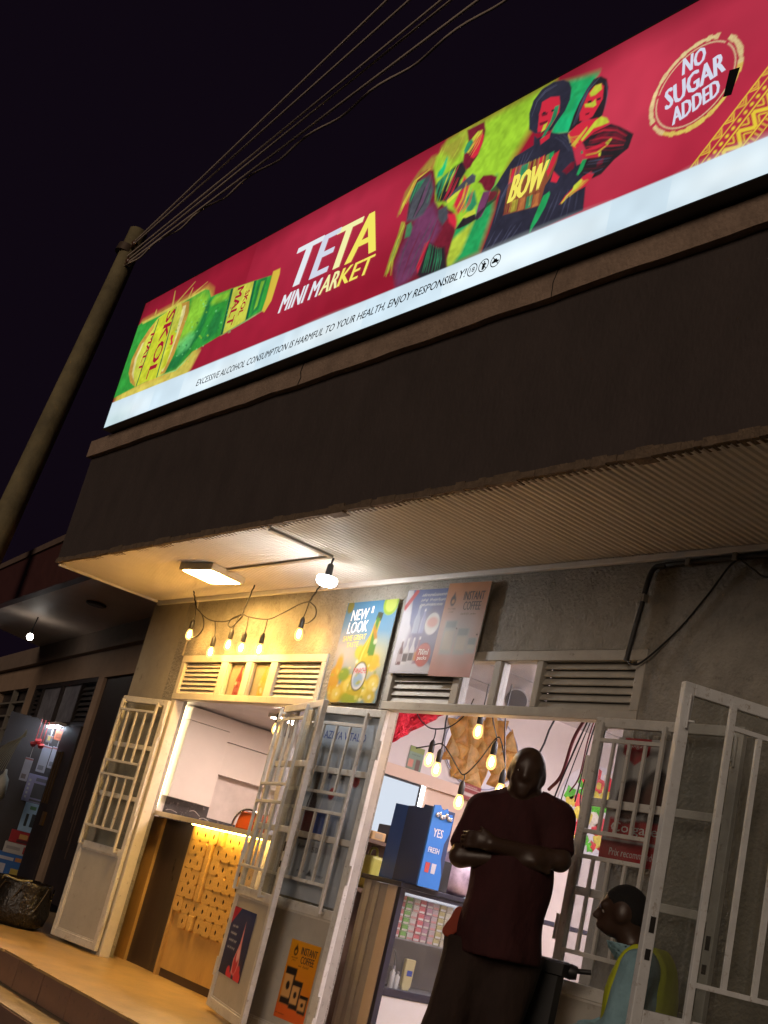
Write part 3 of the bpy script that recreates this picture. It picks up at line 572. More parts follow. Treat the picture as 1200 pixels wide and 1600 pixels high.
('orangeb',0.005,1,[(0.418,0.326),(0.265,0.404),(0.152,0.52),(0.12,0.667),(0.182,0.81),(0.294,0.923),(0.383,0.975),(0.393,0.913),(0.282,0.801),(0.221,0.66),(0.264,0.496),(0.352,0.4)]),
('orangeb',0.005,1,[(0.844,1.039),(1.002,1.02),(1.069,0.887),(1.06,0.698),(1.045,0.497),(0.977,0.339),(0.882,0.345),(0.94,0.522),(0.954,0.724),(0.956,0.902)]),
('cream',0.004,0.7,[(0.901,0.993),(0.958,0.992),(0.99,0.893),(0.987,0.716),(0.973,0.514),(0.927,0.364),(0.893,0.372),(0.923,0.526),(0.937,0.729)]),
('cream',0.004,0.6,[(0.333,0.404),(0.24,0.486),(0.188,0.652),(0.239,0.796),(0.282,0.801),(0.24,0.655),(0.279,0.492)]),
('byellow',0.004,1,[(0.444,0.998),(0.746,1.035),(0.757,0.971),(0.772,0.695),(0.825,0.321),(0.579,0.337),(0.448,0.327),(0.418,0.416),(0.442,0.7)]),
('bdark',0.003,1,[(0.437,0.995),(0.454,0.997),(0.445,0.332),(0.426,0.324)]),
('bdark',0.003,1,[(0.748,1.027),(0.764,1.03),(0.843,0.324),(0.822,0.326)]),
('byellow',0.01,1,[(0.819,0.759),(0.887,0.786),(0.954,0.724),(0.951,0.548),(0.95,0.417),(0.916,0.381),(0.871,0.406),(0.851,0.572)]),
('red',0.003,1,[(0.852,0.728),(0.903,0.715),(0.903,0.671),(0.941,0.632),(0.927,0.61),(0.868,0.635),(0.898,0.642),(0.857,0.689)]),
('blabel',0.004,1,[(1.766,0.912),(2.17,0.871),(2.224,0.517),(1.835,0.477)]),
('bdark',0.003,1,[(1.766,0.912),(1.808,0.909),(1.874,0.479),(1.835,0.477)]),
('bdark',0.003,1,[(2.14,0.875),(2.18,0.871),(2.233,0.517),(2.198,0.512)]),
('yellowg',0.02,0.8,[(0.063,0.175),(0.068,0.291),(0.412,0.312),(0.964,0.305),(1.055,0.165),(0.269,0.136)]),
('yellowg',0.03,0.9,[(1.025,0.3),(1.184,0.31),(1.426,0.419),(1.544,0.407),(1.476,0.271),(1.402,0.176),(1.087,0.158)]),
('yellowg',0.006,0.8,[(0.063,1.055),(0.629,1.06),(1.24,1.069),(1.254,1.054),(0.679,1.026),(0.097,1.029)]),
('yellowg',0.006,0.6,[(0.649,1.047),(0.691,1.035),(0.619,1.226),(0.604,1.23)]),
('yellowg',0.006,0.6,[(0.944,1.056),(0.984,1.045),(0.995,1.148),(0.981,1.152)]),
('yellowg',0.006,0.6,[(0.672,1.056),(0.715,1.044),(1.001,1.206),(0.988,1.21)]),
('yellowg',0.006,0.6,[(0.302,1.07),(0.347,1.058),(0.326,1.119),(0.311,1.123)]),
('yellowg',0.006,0.6,[(1.0,1.078),(1.041,1.067),(1.264,1.128),(1.251,1.132)]),
('dark',0.004,0.618120987060419,[(4.187,1.076),(4.078,1.032),(4.056,0.911),(4.085,0.751),(4.09,0.749),(4.074,0.901),(4.094,1.02),(4.19,1.072)]),
('dark',0.004,0.8192890679962596,[(4.112,1.008),(4.083,0.895),(4.092,0.754),(4.095,0.753),(4.094,0.889),(4.114,1.006)]),
('slate',0.004,0.775491453481977,[(4.119,1.006),(4.09,0.893),(4.099,0.753),(4.103,0.751),(4.107,0.884),(4.123,1.004)]),
('slate',0.004,0.714846755383485,[(4.13,0.995),(4.109,0.88),(4.113,0.743),(4.116,0.741),(4.123,0.872),(4.133,0.993)]),
('slate',0.004,0.5977935285141529,[(4.213,1.053),(4.153,0.981),(4.13,0.874),(4.126,0.74),(4.129,0.738),(4.144,0.866),(4.167,0.971),(4.217,1.05)]),
('slate',0.004,0.6637977191836025,[(4.22,1.044),(4.154,0.98),(4.145,0.864),(4.13,0.743),(4.136,0.74),(4.17,0.849),(4.179,0.964),(4.225,1.04)]),
('slate',0.004,0.7920358708920698,[(4.232,1.036),(4.185,0.963),(4.166,0.852),(4.145,0.741),(4.149,0.739),(4.183,0.842),(4.202,0.952),(4.236,1.033)]),
('dark',0.004,0.8159640452895667,[(4.194,0.953),(4.172,0.851),(4.148,0.739),(4.154,0.735),(4.194,0.837),(4.2,0.95)]),
('plum',0.004,0.6070874004921251,[(4.237,1.024),(4.209,0.947),(4.189,0.841),(4.162,0.736),(4.167,0.733),(4.208,0.83),(4.227,0.935),(4.242,1.021)]),
('plum',0.004,0.7376384174201221,[(4.231,0.931),(4.211,0.829),(4.168,0.733),(4.171,0.731),(4.223,0.822),(4.235,0.929)]),
('dark',0.004,0.6185089915048108,[(4.257,1.01),(4.25,0.92),(4.228,0.824),(4.18,0.734),(4.184,0.731),(4.243,0.814),(4.265,0.911),(4.261,1.008)]),
('slate',0.004,0.6004210904433208,[(4.26,1.006),(4.258,0.912),(4.254,0.81),(4.257,0.808),(4.273,0.904),(4.264,1.004)]),
('greend',0.004,0.6847176946450496,[(4.281,0.893),(4.266,0.803),(4.271,0.8),(4.286,0.89)]),
('slate',0.004,0.6181153502542384,[(4.298,0.884),(4.284,0.796),(4.209,0.725),(4.213,0.722),(4.302,0.783),(4.303,0.881)]),
('ochre',0.004,0.5810557385938587,[(4.042,1.042),(3.985,0.902),(3.987,0.901),(4.044,1.041)]),
('limed',0.004,0.7183976011222031,[(4.052,1.043),(3.986,0.9),(3.97,0.829),(3.973,0.827),(3.998,0.892),(4.054,1.041)]),
('limed',0.004,0.6103742101243311,[(4.202,1.088),(4.053,1.05),(3.994,0.897),(3.986,0.819),(3.989,0.818),(4.007,0.89),(4.064,1.041),(4.205,1.086)]),
('ochre',0.004,0.6785300880768549,[(4.202,1.083),(4.052,1.053),(4.007,0.892),(3.983,0.824),(3.985,0.823),(4.017,0.886),(4.062,1.045),(4.204,1.081)]),
('ochre',0.004,0.5645873635548094,[(4.067,1.048),(4.006,0.892),(3.99,0.821),(3.993,0.82),(4.016,0.886),(4.069,1.046)]),
('limed',0.004,0.7900305564605624,[(4.077,1.045),(4.015,0.894),(4.018,0.892),(4.08,1.043)]),
('ochre',0.004,0.6800998454352277,[(4.212,1.078),(4.073,1.053),(4.03,0.884),(4.033,0.882),(4.086,1.044),(4.215,1.076)]),
('olive',0.004,0.6910847060773769,[(4.054,0.735),(4.022,0.618),(4.008,0.458),(4.012,0.455),(4.04,0.608),(4.059,0.732)]),
('olive',0.004,0.8244958528839554,[(4.038,0.611),(4.015,0.461),(4.017,0.46),(4.041,0.609)]),
('limed',0.004,0.7192991105060154,[(4.071,0.725),(4.04,0.615),(4.022,0.458),(4.023,0.346),(4.027,0.345),(4.036,0.451),(4.054,0.607),(4.075,0.723)]),
('greend',0.004,0.7707897438275935,[(4.048,0.613),(4.024,0.458),(4.028,0.456),(4.051,0.611)]),
('greend',0.004,0.6604109142682171,[(4.051,0.615),(4.036,0.46),(4.04,0.458),(4.055,0.612)]),
('olive',0.004,0.7493330759640239,[(4.085,0.709),(4.06,0.613),(4.039,0.459),(4.042,0.458),(4.069,0.608),(4.087,0.708)]),
('limed',0.004,0.6636495164617952,[(4.067,0.608),(4.043,0.46),(4.071,0.342),(4.074,0.341),(4.055,0.455),(4.07,0.607)]),
('olive',0.004,0.6040843382067768,[(4.083,0.707),(4.074,0.609),(4.049,0.462),(4.084,0.338),(4.087,0.337),(4.064,0.455),(4.09,0.601),(4.087,0.705)]),
('slate',0.004,0.5154633390767253,[(4.189,0.653),(4.142,0.495),(4.146,0.297),(4.151,0.295),(4.16,0.486),(4.194,0.651)]),
('plum',0.004,0.4618785107483583,[(4.222,0.632),(4.18,0.471),(4.184,0.469),(4.226,0.63)]),
('plum',0.004,0.46670955203340797,[(4.317,0.714),(4.252,0.611),(4.216,0.452),(4.205,0.281),(4.208,0.28),(4.226,0.447),(4.262,0.605),(4.32,0.712)]),
('maroon',0.004,0.44077384387588564,[(4.277,0.598),(4.224,0.443),(4.207,0.286),(4.212,0.283),(4.244,0.432),(4.282,0.595)]),
('plum',0.004,0.45321653292097486,[(4.313,0.575),(4.263,0.422),(4.266,0.42),(4.316,0.572)]),
('slate',0.004,0.4838226356909768,[(4.378,0.673),(4.333,0.563),(4.282,0.405),(4.259,0.268),(4.263,0.266),(4.296,0.397),(4.347,0.554),(4.382,0.671)]),
('plum',0.004,0.47826540902833115,[(4.36,0.543),(4.314,0.389),(4.282,0.261),(4.284,0.26),(4.323,0.384),(4.362,0.541)]),
('slate',0.004,0.5537359121444659,[(4.421,0.645),(4.388,0.523),(4.335,0.377),(4.302,0.26),(4.307,0.257),(4.354,0.366),(4.407,0.512),(4.425,0.643)]),
('maroon',0.004,0.5043912704151524,[(4.443,0.635),(4.411,0.509),(4.363,0.358),(4.321,0.256),(4.325,0.253),(4.381,0.347),(4.429,0.498),(4.448,0.632)]),
('dark',0.004,0.7262480200824974,[(4.367,0.954),(4.354,0.862),(4.362,0.779),(4.367,0.776),(4.371,0.852),(4.371,0.951)]),
('dark',0.004,0.5977489588789977,[(4.383,0.945),(4.359,0.864),(4.371,0.777),(4.377,0.774),(4.379,0.852),(4.388,0.942)]),
('greend',0.004,0.6935378741636069,[(4.396,0.941),(4.376,0.852),(4.378,0.774),(4.382,0.772),(4.394,0.842),(4.4,0.939)]),
('limed',0.004,0.7182268702391791,[(4.436,1.005),(4.414,0.935),(4.4,0.845),(4.403,0.843),(4.428,0.926),(4.44,1.003)]),
('limed',0.004,0.7858325950535507,[(4.425,0.932),(4.405,0.842),(4.401,0.766),(4.403,0.765),(4.416,0.836),(4.428,0.931)]),
('dark',0.004,0.6318129603907414,[(4.431,0.925),(4.406,0.844),(4.409,0.764),(4.415,0.761),(4.429,0.831),(4.437,0.921)]),
('dark',0.004,0.7111661251132786,[(4.479,0.993),(4.448,0.922),(4.428,0.832),(4.418,0.761),(4.421,0.76),(4.44,0.825),(4.459,0.915),(4.482,0.991)]),
('limed',0.004,0.6650625808852577,[(4.489,0.992),(4.458,0.919),(4.446,0.824),(4.452,0.821),(4.479,0.905),(4.494,0.988)]),
('greend',0.004,0.59741632505573,[(4.51,0.983),(4.473,0.913),(4.455,0.821),(4.457,0.819),(4.483,0.906),(4.513,0.981)]),
('red',0.004,0.681255115737346,[(4.513,0.987),(4.481,0.911),(4.462,0.82),(4.437,0.754),(4.441,0.751),(4.478,0.81),(4.497,0.9),(4.517,0.984)]),
('red',0.004,0.6890822488750068,[(4.509,0.897),(4.477,0.815),(4.453,0.747),(4.457,0.744),(4.491,0.805),(4.512,0.895)]),
('dark',0.004,0.7388751577945935,[(4.555,0.971),(4.515,0.895),(4.488,0.814),(4.458,0.748),(4.462,0.745),(4.505,0.802),(4.532,0.884),(4.559,0.968)]),
('red',0.004,0.6507819365429834,[(4.534,0.89),(4.499,0.806),(4.503,0.804),(4.537,0.887)]),
('red',0.004,0.6968958832456269,[(4.545,0.883),(4.51,0.802),(4.478,0.739),(4.482,0.736),(4.526,0.792),(4.549,0.881)]),
('greend',0.004,0.7834022742790743,[(4.417,0.458),(4.411,0.37),(4.416,0.257),(4.419,0.255),(4.424,0.364),(4.42,0.456)]),
('greend',0.004,0.6514162406063715,[(4.425,0.453),(4.426,0.365),(4.43,0.253),(4.434,0.251),(4.445,0.356),(4.43,0.451)]),
('greend',0.004,0.6803028901355453,[(4.441,0.443),(4.445,0.352),(4.455,0.245),(4.458,0.244),(4.457,0.347),(4.444,0.441)]),
('greend',0.004,0.7196972490486876,[(4.464,0.43),(4.472,0.342),(4.481,0.237),(4.484,0.236),(4.485,0.336),(4.467,0.428)]),
('greend',0.004,0.7755758628445146,[(4.495,0.412),(4.508,0.325),(4.516,0.232),(4.519,0.23),(4.521,0.319),(4.498,0.411)]),
('greend',0.004,0.7285833184594172,[(4.516,0.398),(4.532,0.315),(4.546,0.219),(4.551,0.217),(4.55,0.307),(4.521,0.397)]),
('greend',0.004,0.6768242929288224,[(4.537,0.39),(4.552,0.31),(4.569,0.212),(4.572,0.211),(4.564,0.305),(4.54,0.389)]),
('greend',0.004,0.8276098725639123,[(4.551,0.382),(4.577,0.297),(4.587,0.211),(4.59,0.21),(4.587,0.294),(4.553,0.382)]),
('ochre',0.004,0.7466704431898562,[(4.637,0.813),(4.634,0.71),(4.6,0.631),(4.603,0.629),(4.646,0.703),(4.64,0.811)]),
('ochre',0.004,0.812614511485535,[(4.647,0.805),(4.637,0.703),(4.609,0.625),(4.613,0.623),(4.652,0.694),(4.651,0.803)]),
('greend',0.004,0.8366176427471975,[(4.668,0.784),(4.659,0.688),(4.623,0.615),(4.626,0.613),(4.67,0.681),(4.67,0.783)]),
('limed',0.004,0.8178829785848016,[(4.683,0.772),(4.673,0.678),(4.645,0.605),(4.647,0.603),(4.682,0.673),(4.686,0.77)]),
('greend',0.004,0.7574264713684254,[(4.698,0.76),(4.688,0.663),(4.653,0.598),(4.655,0.597),(4.696,0.658),(4.7,0.758)]),
('greend',0.004,0.6160187552101206,[(4.711,0.745),(4.696,0.656),(4.662,0.592),(4.665,0.59),(4.711,0.646),(4.715,0.743)]),
('red',0.004,0.5998529946899192,[(4.722,0.74),(4.706,0.651),(4.677,0.587),(4.68,0.584),(4.72,0.642),(4.725,0.737)]),
('red',0.004,0.6756050696539908,[(4.732,0.725),(4.722,0.639),(4.68,0.584),(4.683,0.582),(4.734,0.632),(4.735,0.723)]),
('red',0.004,0.712748501080217,[(4.653,1.195),(4.613,1.132),(4.566,1.056),(4.568,1.054),(4.623,1.124),(4.655,1.193)]),
('ochre',0.004,0.7918142865424613,[(4.664,1.183),(4.624,1.117),(4.588,1.039),(4.59,1.037),(4.633,1.11),(4.667,1.181)]),
('ochre',0.004,0.7875051189959872,[(4.671,1.174),(4.642,1.104),(4.599,1.025),(4.602,1.023),(4.652,1.097),(4.674,1.172)]),
('red',0.004,0.6795729081999392,[(4.669,1.172),(4.648,1.096),(4.604,1.023),(4.606,1.021),(4.656,1.09),(4.671,1.171)]),
('ochre',0.004,0.7461485852636683,[(4.677,1.161),(4.661,1.08),(4.621,1.01),(4.623,1.009),(4.669,1.074),(4.679,1.16)]),
('red',0.004,0.6304587390277394,[(4.683,1.155),(4.667,1.075),(4.623,1.002),(4.625,1.0),(4.675,1.069),(4.685,1.154)]),
('limedk',0.004,0.5470219292129923,[(4.275,1.215),(4.251,1.151),(4.264,1.072),(4.269,1.069),(4.272,1.138),(4.281,1.212)]),
('limedk',0.004,0.41880566272172903,[(4.316,1.215),(4.283,1.15),(4.286,1.068),(4.289,1.066),(4.296,1.141),(4.319,1.213)]),
('olive',0.004,0.4797357078843899,[(4.329,1.221),(4.306,1.146),(4.3,1.068),(4.303,1.065),(4.322,1.136),(4.333,1.219)]),
('olive',0.004,0.4074854528930701,[(4.36,1.213),(4.328,1.139),(4.315,1.067),(4.32,1.064),(4.349,1.125),(4.365,1.21)]),
('olive',0.004,0.42437402925766604,[(4.383,1.222),(4.352,1.137),(4.335,1.058),(4.339,1.055),(4.37,1.124),(4.388,1.219)]),
('olive',0.004,0.4052377375521385,[(4.41,1.224),(4.385,1.134),(4.358,1.052),(4.362,1.049),(4.401,1.123),(4.414,1.221)]),
('olive',0.004,0.45996795814695546,[(4.438,1.22),(4.406,1.131),(4.377,1.053),(4.382,1.05),(4.425,1.117),(4.443,1.217)]),
('olive',0.004,0.41116072593572145,[(4.461,1.22),(4.428,1.13),(4.39,1.047),(4.396,1.042),(4.452,1.113),(4.467,1.215)]),
('limedk',0.004,0.3938230524650323,[(4.479,1.226),(4.449,1.124),(4.403,1.049),(4.407,1.047),(4.464,1.114),(4.482,1.223)]),
('slatel',0.004,0.5800520937072535,[(5.065,0.682),(5.019,0.573),(5.013,0.394),(5.016,0.393),(5.032,0.565),(5.068,0.679)]),
('slatel',0.004,0.47328824140582165,[(5.107,0.805),(5.09,0.701),(5.043,0.597),(5.017,0.461),(5.019,0.459),(5.052,0.591),(5.099,0.695),(5.109,0.803)]),
('slatel',0.004,0.5056284736475559,[(5.136,0.812),(5.116,0.72),(5.08,0.633),(5.084,0.63),(5.13,0.71),(5.139,0.81)]),
('slatel',0.004,0.4599202658005888,[(5.164,0.81),(5.143,0.729),(5.098,0.657),(5.101,0.655),(5.152,0.722),(5.166,0.809)]),
('slatel',0.004,0.45096231185849134,[(5.205,0.812),(5.178,0.759),(5.123,0.715),(5.125,0.713),(5.186,0.752),(5.207,0.81)]),
('slatel',0.004,0.4357949853950585,[(5.037,0.337),(5.003,0.274),(4.976,0.22),(4.978,0.218),(5.013,0.267),(5.04,0.335)]),
('slatel',0.004,0.43711970447194837,[(5.103,0.327),(5.062,0.278),(5.036,0.219),(5.039,0.217),(5.077,0.268),(5.107,0.324)]),
('slatel',0.004,0.4922688506730396,[(5.171,0.328),(5.137,0.271),(5.106,0.226),(5.108,0.225),(5.145,0.265),(5.173,0.327)]),
('slatel',0.004,0.4535031777846313,[(5.209,0.318),(5.166,0.277),(5.144,0.23),(5.148,0.227),(5.181,0.266),(5.213,0.316)]),
('slatel',0.004,0.44646511619994733,[(5.26,0.32),(5.224,0.275),(5.193,0.233),(5.195,0.231),(5.232,0.268),(5.262,0.319)]),
('slatel',0.004,0.4194082669724092,[(5.496,0.413),(5.468,0.338),(5.444,0.238),(5.446,0.236),(5.477,0.332),(5.499,0.412)]),
('slatel',0.004,0.3746769636330981,[(5.524,0.413),(5.506,0.335),(5.479,0.24),(5.482,0.239),(5.516,0.329),(5.526,0.412)]),
('slatel',0.004,0.4874614895328039,[(5.584,0.407),(5.579,0.331),(5.571,0.244),(5.574,0.242),(5.592,0.323),(5.588,0.405)]),
('slatel',0.004,0.4674493126928285,[(5.617,0.397),(5.612,0.329),(5.617,0.238),(5.619,0.237),(5.621,0.324),(5.619,0.396)]),
('slatel',0.004,0.3668166320116211,[(5.662,0.391),(5.663,0.32),(5.672,0.244),(5.675,0.243),(5.675,0.314),(5.665,0.389)]),
('slatel',0.004,0.7032387750815746,[(5.132,1.177),(5.196,1.22),(5.283,1.225),(5.282,1.227),(5.19,1.227),(5.13,1.179)]),
('slatel',0.004,0.696535331558939,[(5.124,1.074),(5.143,1.167),(5.199,1.208),(5.291,1.216),(5.29,1.218),(5.194,1.214),(5.137,1.172),(5.122,1.075)]),
('slatel',0.004,0.4647943343095795,[(5.38,0.821),(5.45,0.76),(5.523,0.673),(5.525,0.674),(5.456,0.763),(5.381,0.823)]),
('slatel',0.004,0.359171312282752,[(5.412,0.815),(5.473,0.757),(5.538,0.665),(5.54,0.665),(5.48,0.759),(5.413,0.816)]),
('slatel',0.004,0.46169056794269403,[(5.441,0.814),(5.497,0.754),(5.547,0.661),(5.55,0.66),(5.508,0.755),(5.442,0.815)]),
('maroon',0.004,0.7104782367304792,[(5.048,0.744),(5.054,0.652),(5.056,0.651),(5.05,0.744)]),
('ochre',0.004,0.7098393703130366,[(5.048,0.747),(5.063,0.65),(5.066,0.649),(5.051,0.745)]),
('maroon',0.004,0.6889476224088078,[(5.06,0.742),(5.061,0.655),(5.064,0.654),(5.063,0.741)]),
('maroon',0.004,0.879455735827392,[(5.083,0.738),(5.093,0.649),(5.096,0.647),(5.087,0.736)]),
('limed',0.004,0.7238012599688185,[(5.093,0.737),(5.096,0.651),(5.097,0.651),(5.095,0.736)]),
('greend',0.004,0.7575931088680008,[(5.097,0.742),(5.101,0.653),(5.103,0.652),(5.099,0.74)]),
('red',0.004,0.8166658820558614,[(5.123,0.739),(5.131,0.648),(5.133,0.646),(5.125,0.738)]),
('brownl',0.004,0.8231019685323223,[(5.127,0.741),(5.134,0.65),(5.136,0.649),(5.129,0.739)]),
('brownl',0.004,0.8566191548474814,[(5.134,0.74),(5.144,0.648),(5.147,0.647),(5.137,0.738)]),
('greend',0.004,0.8380926891955957,[(5.163,0.732),(5.168,0.644),(5.17,0.642),(5.165,0.731)]),
('maroon',0.004,0.6644626717163553,[(5.165,0.736),(5.172,0.649),(5.174,0.648),(5.167,0.735)]),
('greend',0.004,0.8258796948340311,[(5.173,0.735),(5.18,0.646),(5.183,0.644),(5.175,0.734)]),
('limed',0.004,0.769543696670326,[(5.196,0.735),(5.206,0.643),(5.208,0.642),(5.199,0.734)]),
('brownl',0.004,0.8002063720700278,[(5.202,0.734),(5.211,0.645),(5.214,0.644),(5.205,0.732)]),
('ochre',0.004,0.7806925354606432,[(5.215,0.729),(5.216,0.644),(5.22,0.642),(5.218,0.727)]),
('dark',0.004,0.7454801362927904,[(5.233,0.729),(5.243,0.64),(5.245,0.639),(5.235,0.728)]),
('ochre',0.004,0.8798823951830077,[(5.24,0.731),(5.248,0.642),(5.25,0.641),(5.242,0.73)]),
('limed',0.004,0.8471323852294248,[(5.25,0.73),(5.255,0.641),(5.258,0.64),(5.253,0.728)]),
('red',0.004,0.7283592812390315,[(5.271,0.726),(5.279,0.637),(5.283,0.636),(5.275,0.725)]),
('greend',0.004,0.869242251429047,[(5.277,0.73),(5.285,0.639),(5.287,0.637),(5.279,0.728)]),
('ochre',0.004,0.8034261534116903,[(5.281,0.729),(5.289,0.641),(5.292,0.639),(5.284,0.727)]),
('red',0.004,0.7993818252747716,[(5.309,0.723),(5.314,0.637),(5.316,0.636),(5.311,0.722)]),
('limed',0.004,0.8909094094156879,[(5.316,0.725),(5.321,0.636),(5.325,0.634),(5.319,0.724)]),
('red',0.004,0.6704611979682878,[(5.325,0.723),(5.326,0.638),(5.328,0.637),(5.327,0.721)]),
('limed',0.004,0.6309442299203606,[(5.343,0.722),(5.35,0.638),(5.352,0.636),(5.346,0.721)]),
('brownl',0.004,0.8915826382866359,[(5.355,0.72),(5.356,0.635),(5.359,0.633),(5.358,0.718)]),
('brownl',0.004,0.672232033984782,[(5.358,0.72),(5.362,0.635),(5.365,0.633),(5.361,0.719)]),
('dark',0.004,0.7071412479806654,[(5.067,0.508),(5.078,0.436),(5.08,0.435),(5.069,0.507)]),
('olive',0.004,0.829129954159408,[(5.082,0.508),(5.086,0.439),(5.088,0.438),(5.084,0.507)]),
('olive',0.004,0.8384692387536083,[(5.095,0.504),(5.099,0.438),(5.102,0.437),(5.098,0.502)]),
('olive',0.004,0.8296559735763264,[(5.11,0.502),(5.12,0.434),(5.122,0.433),(5.111,0.501)]),
('ochre',0.004,0.8575320862398088,[(5.12,0.503),(5.127,0.432),(5.129,0.431),(5.122,0.502)]),
('ochre',0.004,0.6638093764650216,[(5.131,0.504),(5.138,0.432),(5.141,0.431),(5.134,0.502)]),
('ochre',0.004,0.7023659073982295,[(5.15,0.501),(5.154,0.431),(5.157,0.43),(5.153,0.5)]),
('ochre',0.004,0.8225815363919946,[(5.157,0.5),(5.165,0.427),(5.167,0.426),(5.159,0.499)]),
('maroon',0.004,0.8742777959790802,[(5.164,0.502),(5.175,0.425),(5.177,0.424),(5.165,0.501)]),
('maroon',0.004,0.6903914012443617,[(5.193,0.498),(5.196,0.425),(5.199,0.423),(5.196,0.497)]),
('maroon',0.004,0.8460453094839965,[(5.199,0.499),(5.208,0.422),(5.21,0.421),(5.201,0.498)]),
('brownl',0.004,0.6710022003008937,[(5.203,0.5),(5.215,0.424),(5.217,0.423),(5.205,0.499)]),
('brownl',0.004,0.7601933336578086,[(5.229,0.494),(5.237,0.419),(5.239,0.418),(5.231,0.493)]),
('brownl',0.004,0.63108504175599,[(5.234,0.497),(5.242,0.417),(5.244,0.417),(5.236,0.496)]),
('maroon',0.004,0.8478916657801157,[(5.244,0.493),(5.255,0.418),(5.257,0.417),(5.245,0.492)]),
('maroon',0.004,0.8634411965860944,[(5.264,0.492),(5.276,0.413),(5.278,0.412),(5.265,0.491)]),
('ochre',0.004,0.7755322525059399,[(5.278,0.489),(5.287,0.415),(5.288,0.414),(5.28,0.489)]),
('ochre',0.004,0.6472002144083471,[(5.283,0.494),(5.292,0.416),(5.294,0.415),(5.285,0.493)]),
('maroon',0.004,0.8468314582368026,[(5.305,0.489),(5.312,0.407),(5.314,0.406),(5.307,0.488)]),
('dark',0.004,0.6976326745952162,[(5.317,0.485),(5.322,0.408),(5.324,0.407),(5.319,0.484)]),
('maroon',0.004,0.8489045901441576,[(5.321,0.489),(5.33,0.41),(5.332,0.409),(5.323,0.488)]),
('brownl',0.004,0.7014495668589817,[(5.342,0.486),(5.35,0.403),(5.352,0.402),(5.344,0.485)]),
('maroon',0.004,0.6585721869171819,[(5.347,0.488),(5.356,0.406),(5.358,0.405),(5.349,0.487)]),
('maroon',0.004,0.8866675024854223,[(5.357,0.486),(5.363,0.406),(5.365,0.405),(5.358,0.485)]),
('slatel',0.004,0.5662649751395445,[(5.612,1.108),(5.551,1.061),(5.525,0.965),(5.504,0.843),(5.506,0.842),(5.533,0.959),(5.558,1.055),(5.614,1.106)]),
('slatel',0.004,0.5797736045651406,[(5.565,1.049),(5.526,0.971),(5.513,0.842),(5.514,0.841),(5.533,0.967),(5.566,1.048)]),
('slatel',0.004,0.528119789789694,[(5.634,1.099),(5.565,1.059),(5.537,0.969),(5.52,0.849),(5.522,0.848),(5.545,0.962),(5.573,1.052),(5.636,1.097)]),
('slatel',0.004,0.4538930297837783,[(5.641,1.102),(5.569,1.057),(5.536,0.974),(5.529,0.855),(5.532,0.853),(5.548,0.965),(5.58,1.047),(5.643,1.1)]),
('slatel',0.004,0.569270642255356,[(5.695,1.046),(5.729,0.95),(5.734,0.851),(5.735,0.85),(5.734,0.947),(5.696,1.045)]),
('slatel',0.004,0.4573368464152332,[(5.708,1.027),(5.726,0.945),(5.739,0.842),(5.741,0.841),(5.735,0.94),(5.71,1.026)]),
('maroon',0.004,0.7042711944272607,[(5.681,0.715),(5.779,0.707),(5.856,0.672),(5.949,0.589),(5.95,0.591),(5.858,0.682),(5.773,0.72),(5.679,0.719)]),
('red',0.004,0.727903575711419,[(5.678,0.71),(5.768,0.698),(5.864,0.653),(5.942,0.59),(5.943,0.592),(5.864,0.663),(5.763,0.711),(5.676,0.713)]),
('dark',0.004,0.6731126925773284,[(5.681,0.699),(5.772,0.681),(5.861,0.648),(5.946,0.58),(5.947,0.582),(5.861,0.658),(5.767,0.693),(5.68,0.702)]),
('maroon',0.004,0.7488384594435256,[(5.763,0.678),(5.855,0.639),(5.941,0.576),(5.942,0.577),(5.855,0.646),(5.762,0.68)]),
('maroon',0.004,0.7368723069979842,[(5.674,0.679),(5.762,0.661),(5.856,0.62),(5.942,0.564),(5.943,0.565),(5.855,0.628),(5.759,0.671),(5.672,0.682)]),
('red',0.004,0.5697133207115561,[(5.672,0.674),(5.763,0.651),(5.861,0.609),(5.945,0.558),(5.945,0.56),(5.86,0.621),(5.758,0.664),(5.67,0.677)]),
('maroon',0.004,0.6175942177648646,[(5.666,0.664),(5.758,0.641),(5.859,0.6),(5.858,0.602),(5.755,0.652),(5.664,0.667)]),
('maroon',0.004,0.7027707674116339,[(5.669,0.658),(5.757,0.631),(5.861,0.583),(5.941,0.548),(5.941,0.551),(5.859,0.595),(5.753,0.643),(5.668,0.661)]),
('dark',0.004,0.6329183723847975,[(5.659,0.651),(5.758,0.617),(5.861,0.575),(5.94,0.546),(5.94,0.547),(5.859,0.581),(5.756,0.624),(5.659,0.653)]),
('red',0.004,0.7028057288200764,[(5.656,0.642),(5.749,0.603),(5.857,0.562),(5.938,0.537),(5.937,0.541),(5.853,0.575),(5.745,0.616),(5.655,0.646)]),
('dark',0.004,0.6742561337167616,[(5.749,0.593),(5.855,0.554),(5.854,0.557),(5.748,0.596)]),
('maroon',0.004,0.6996515836758571,[(5.656,0.618),(5.746,0.585),(5.855,0.538),(5.94,0.517),(5.939,0.52),(5.852,0.547),(5.743,0.593),(5.655,0.62)]),
('maroon',0.004,0.6532701382908168,[(5.708,0.541),(5.784,0.527),(5.873,0.5),(5.873,0.502),(5.781,0.535),(5.707,0.543)]),
('slatel',0.004,0.6600316262880176,[(5.697,0.534),(5.78,0.508),(5.863,0.489),(5.862,0.492),(5.775,0.519),(5.696,0.537)]),
('slatel',0.004,0.53806557537829,[(5.69,0.519),(5.771,0.494),(5.857,0.475),(5.856,0.476),(5.769,0.5),(5.69,0.521)]),
('dark',0.004,0.6250402039298885,[(5.685,0.505),(5.765,0.478),(5.843,0.466),(5.842,0.468),(5.761,0.487),(5.684,0.507)]),
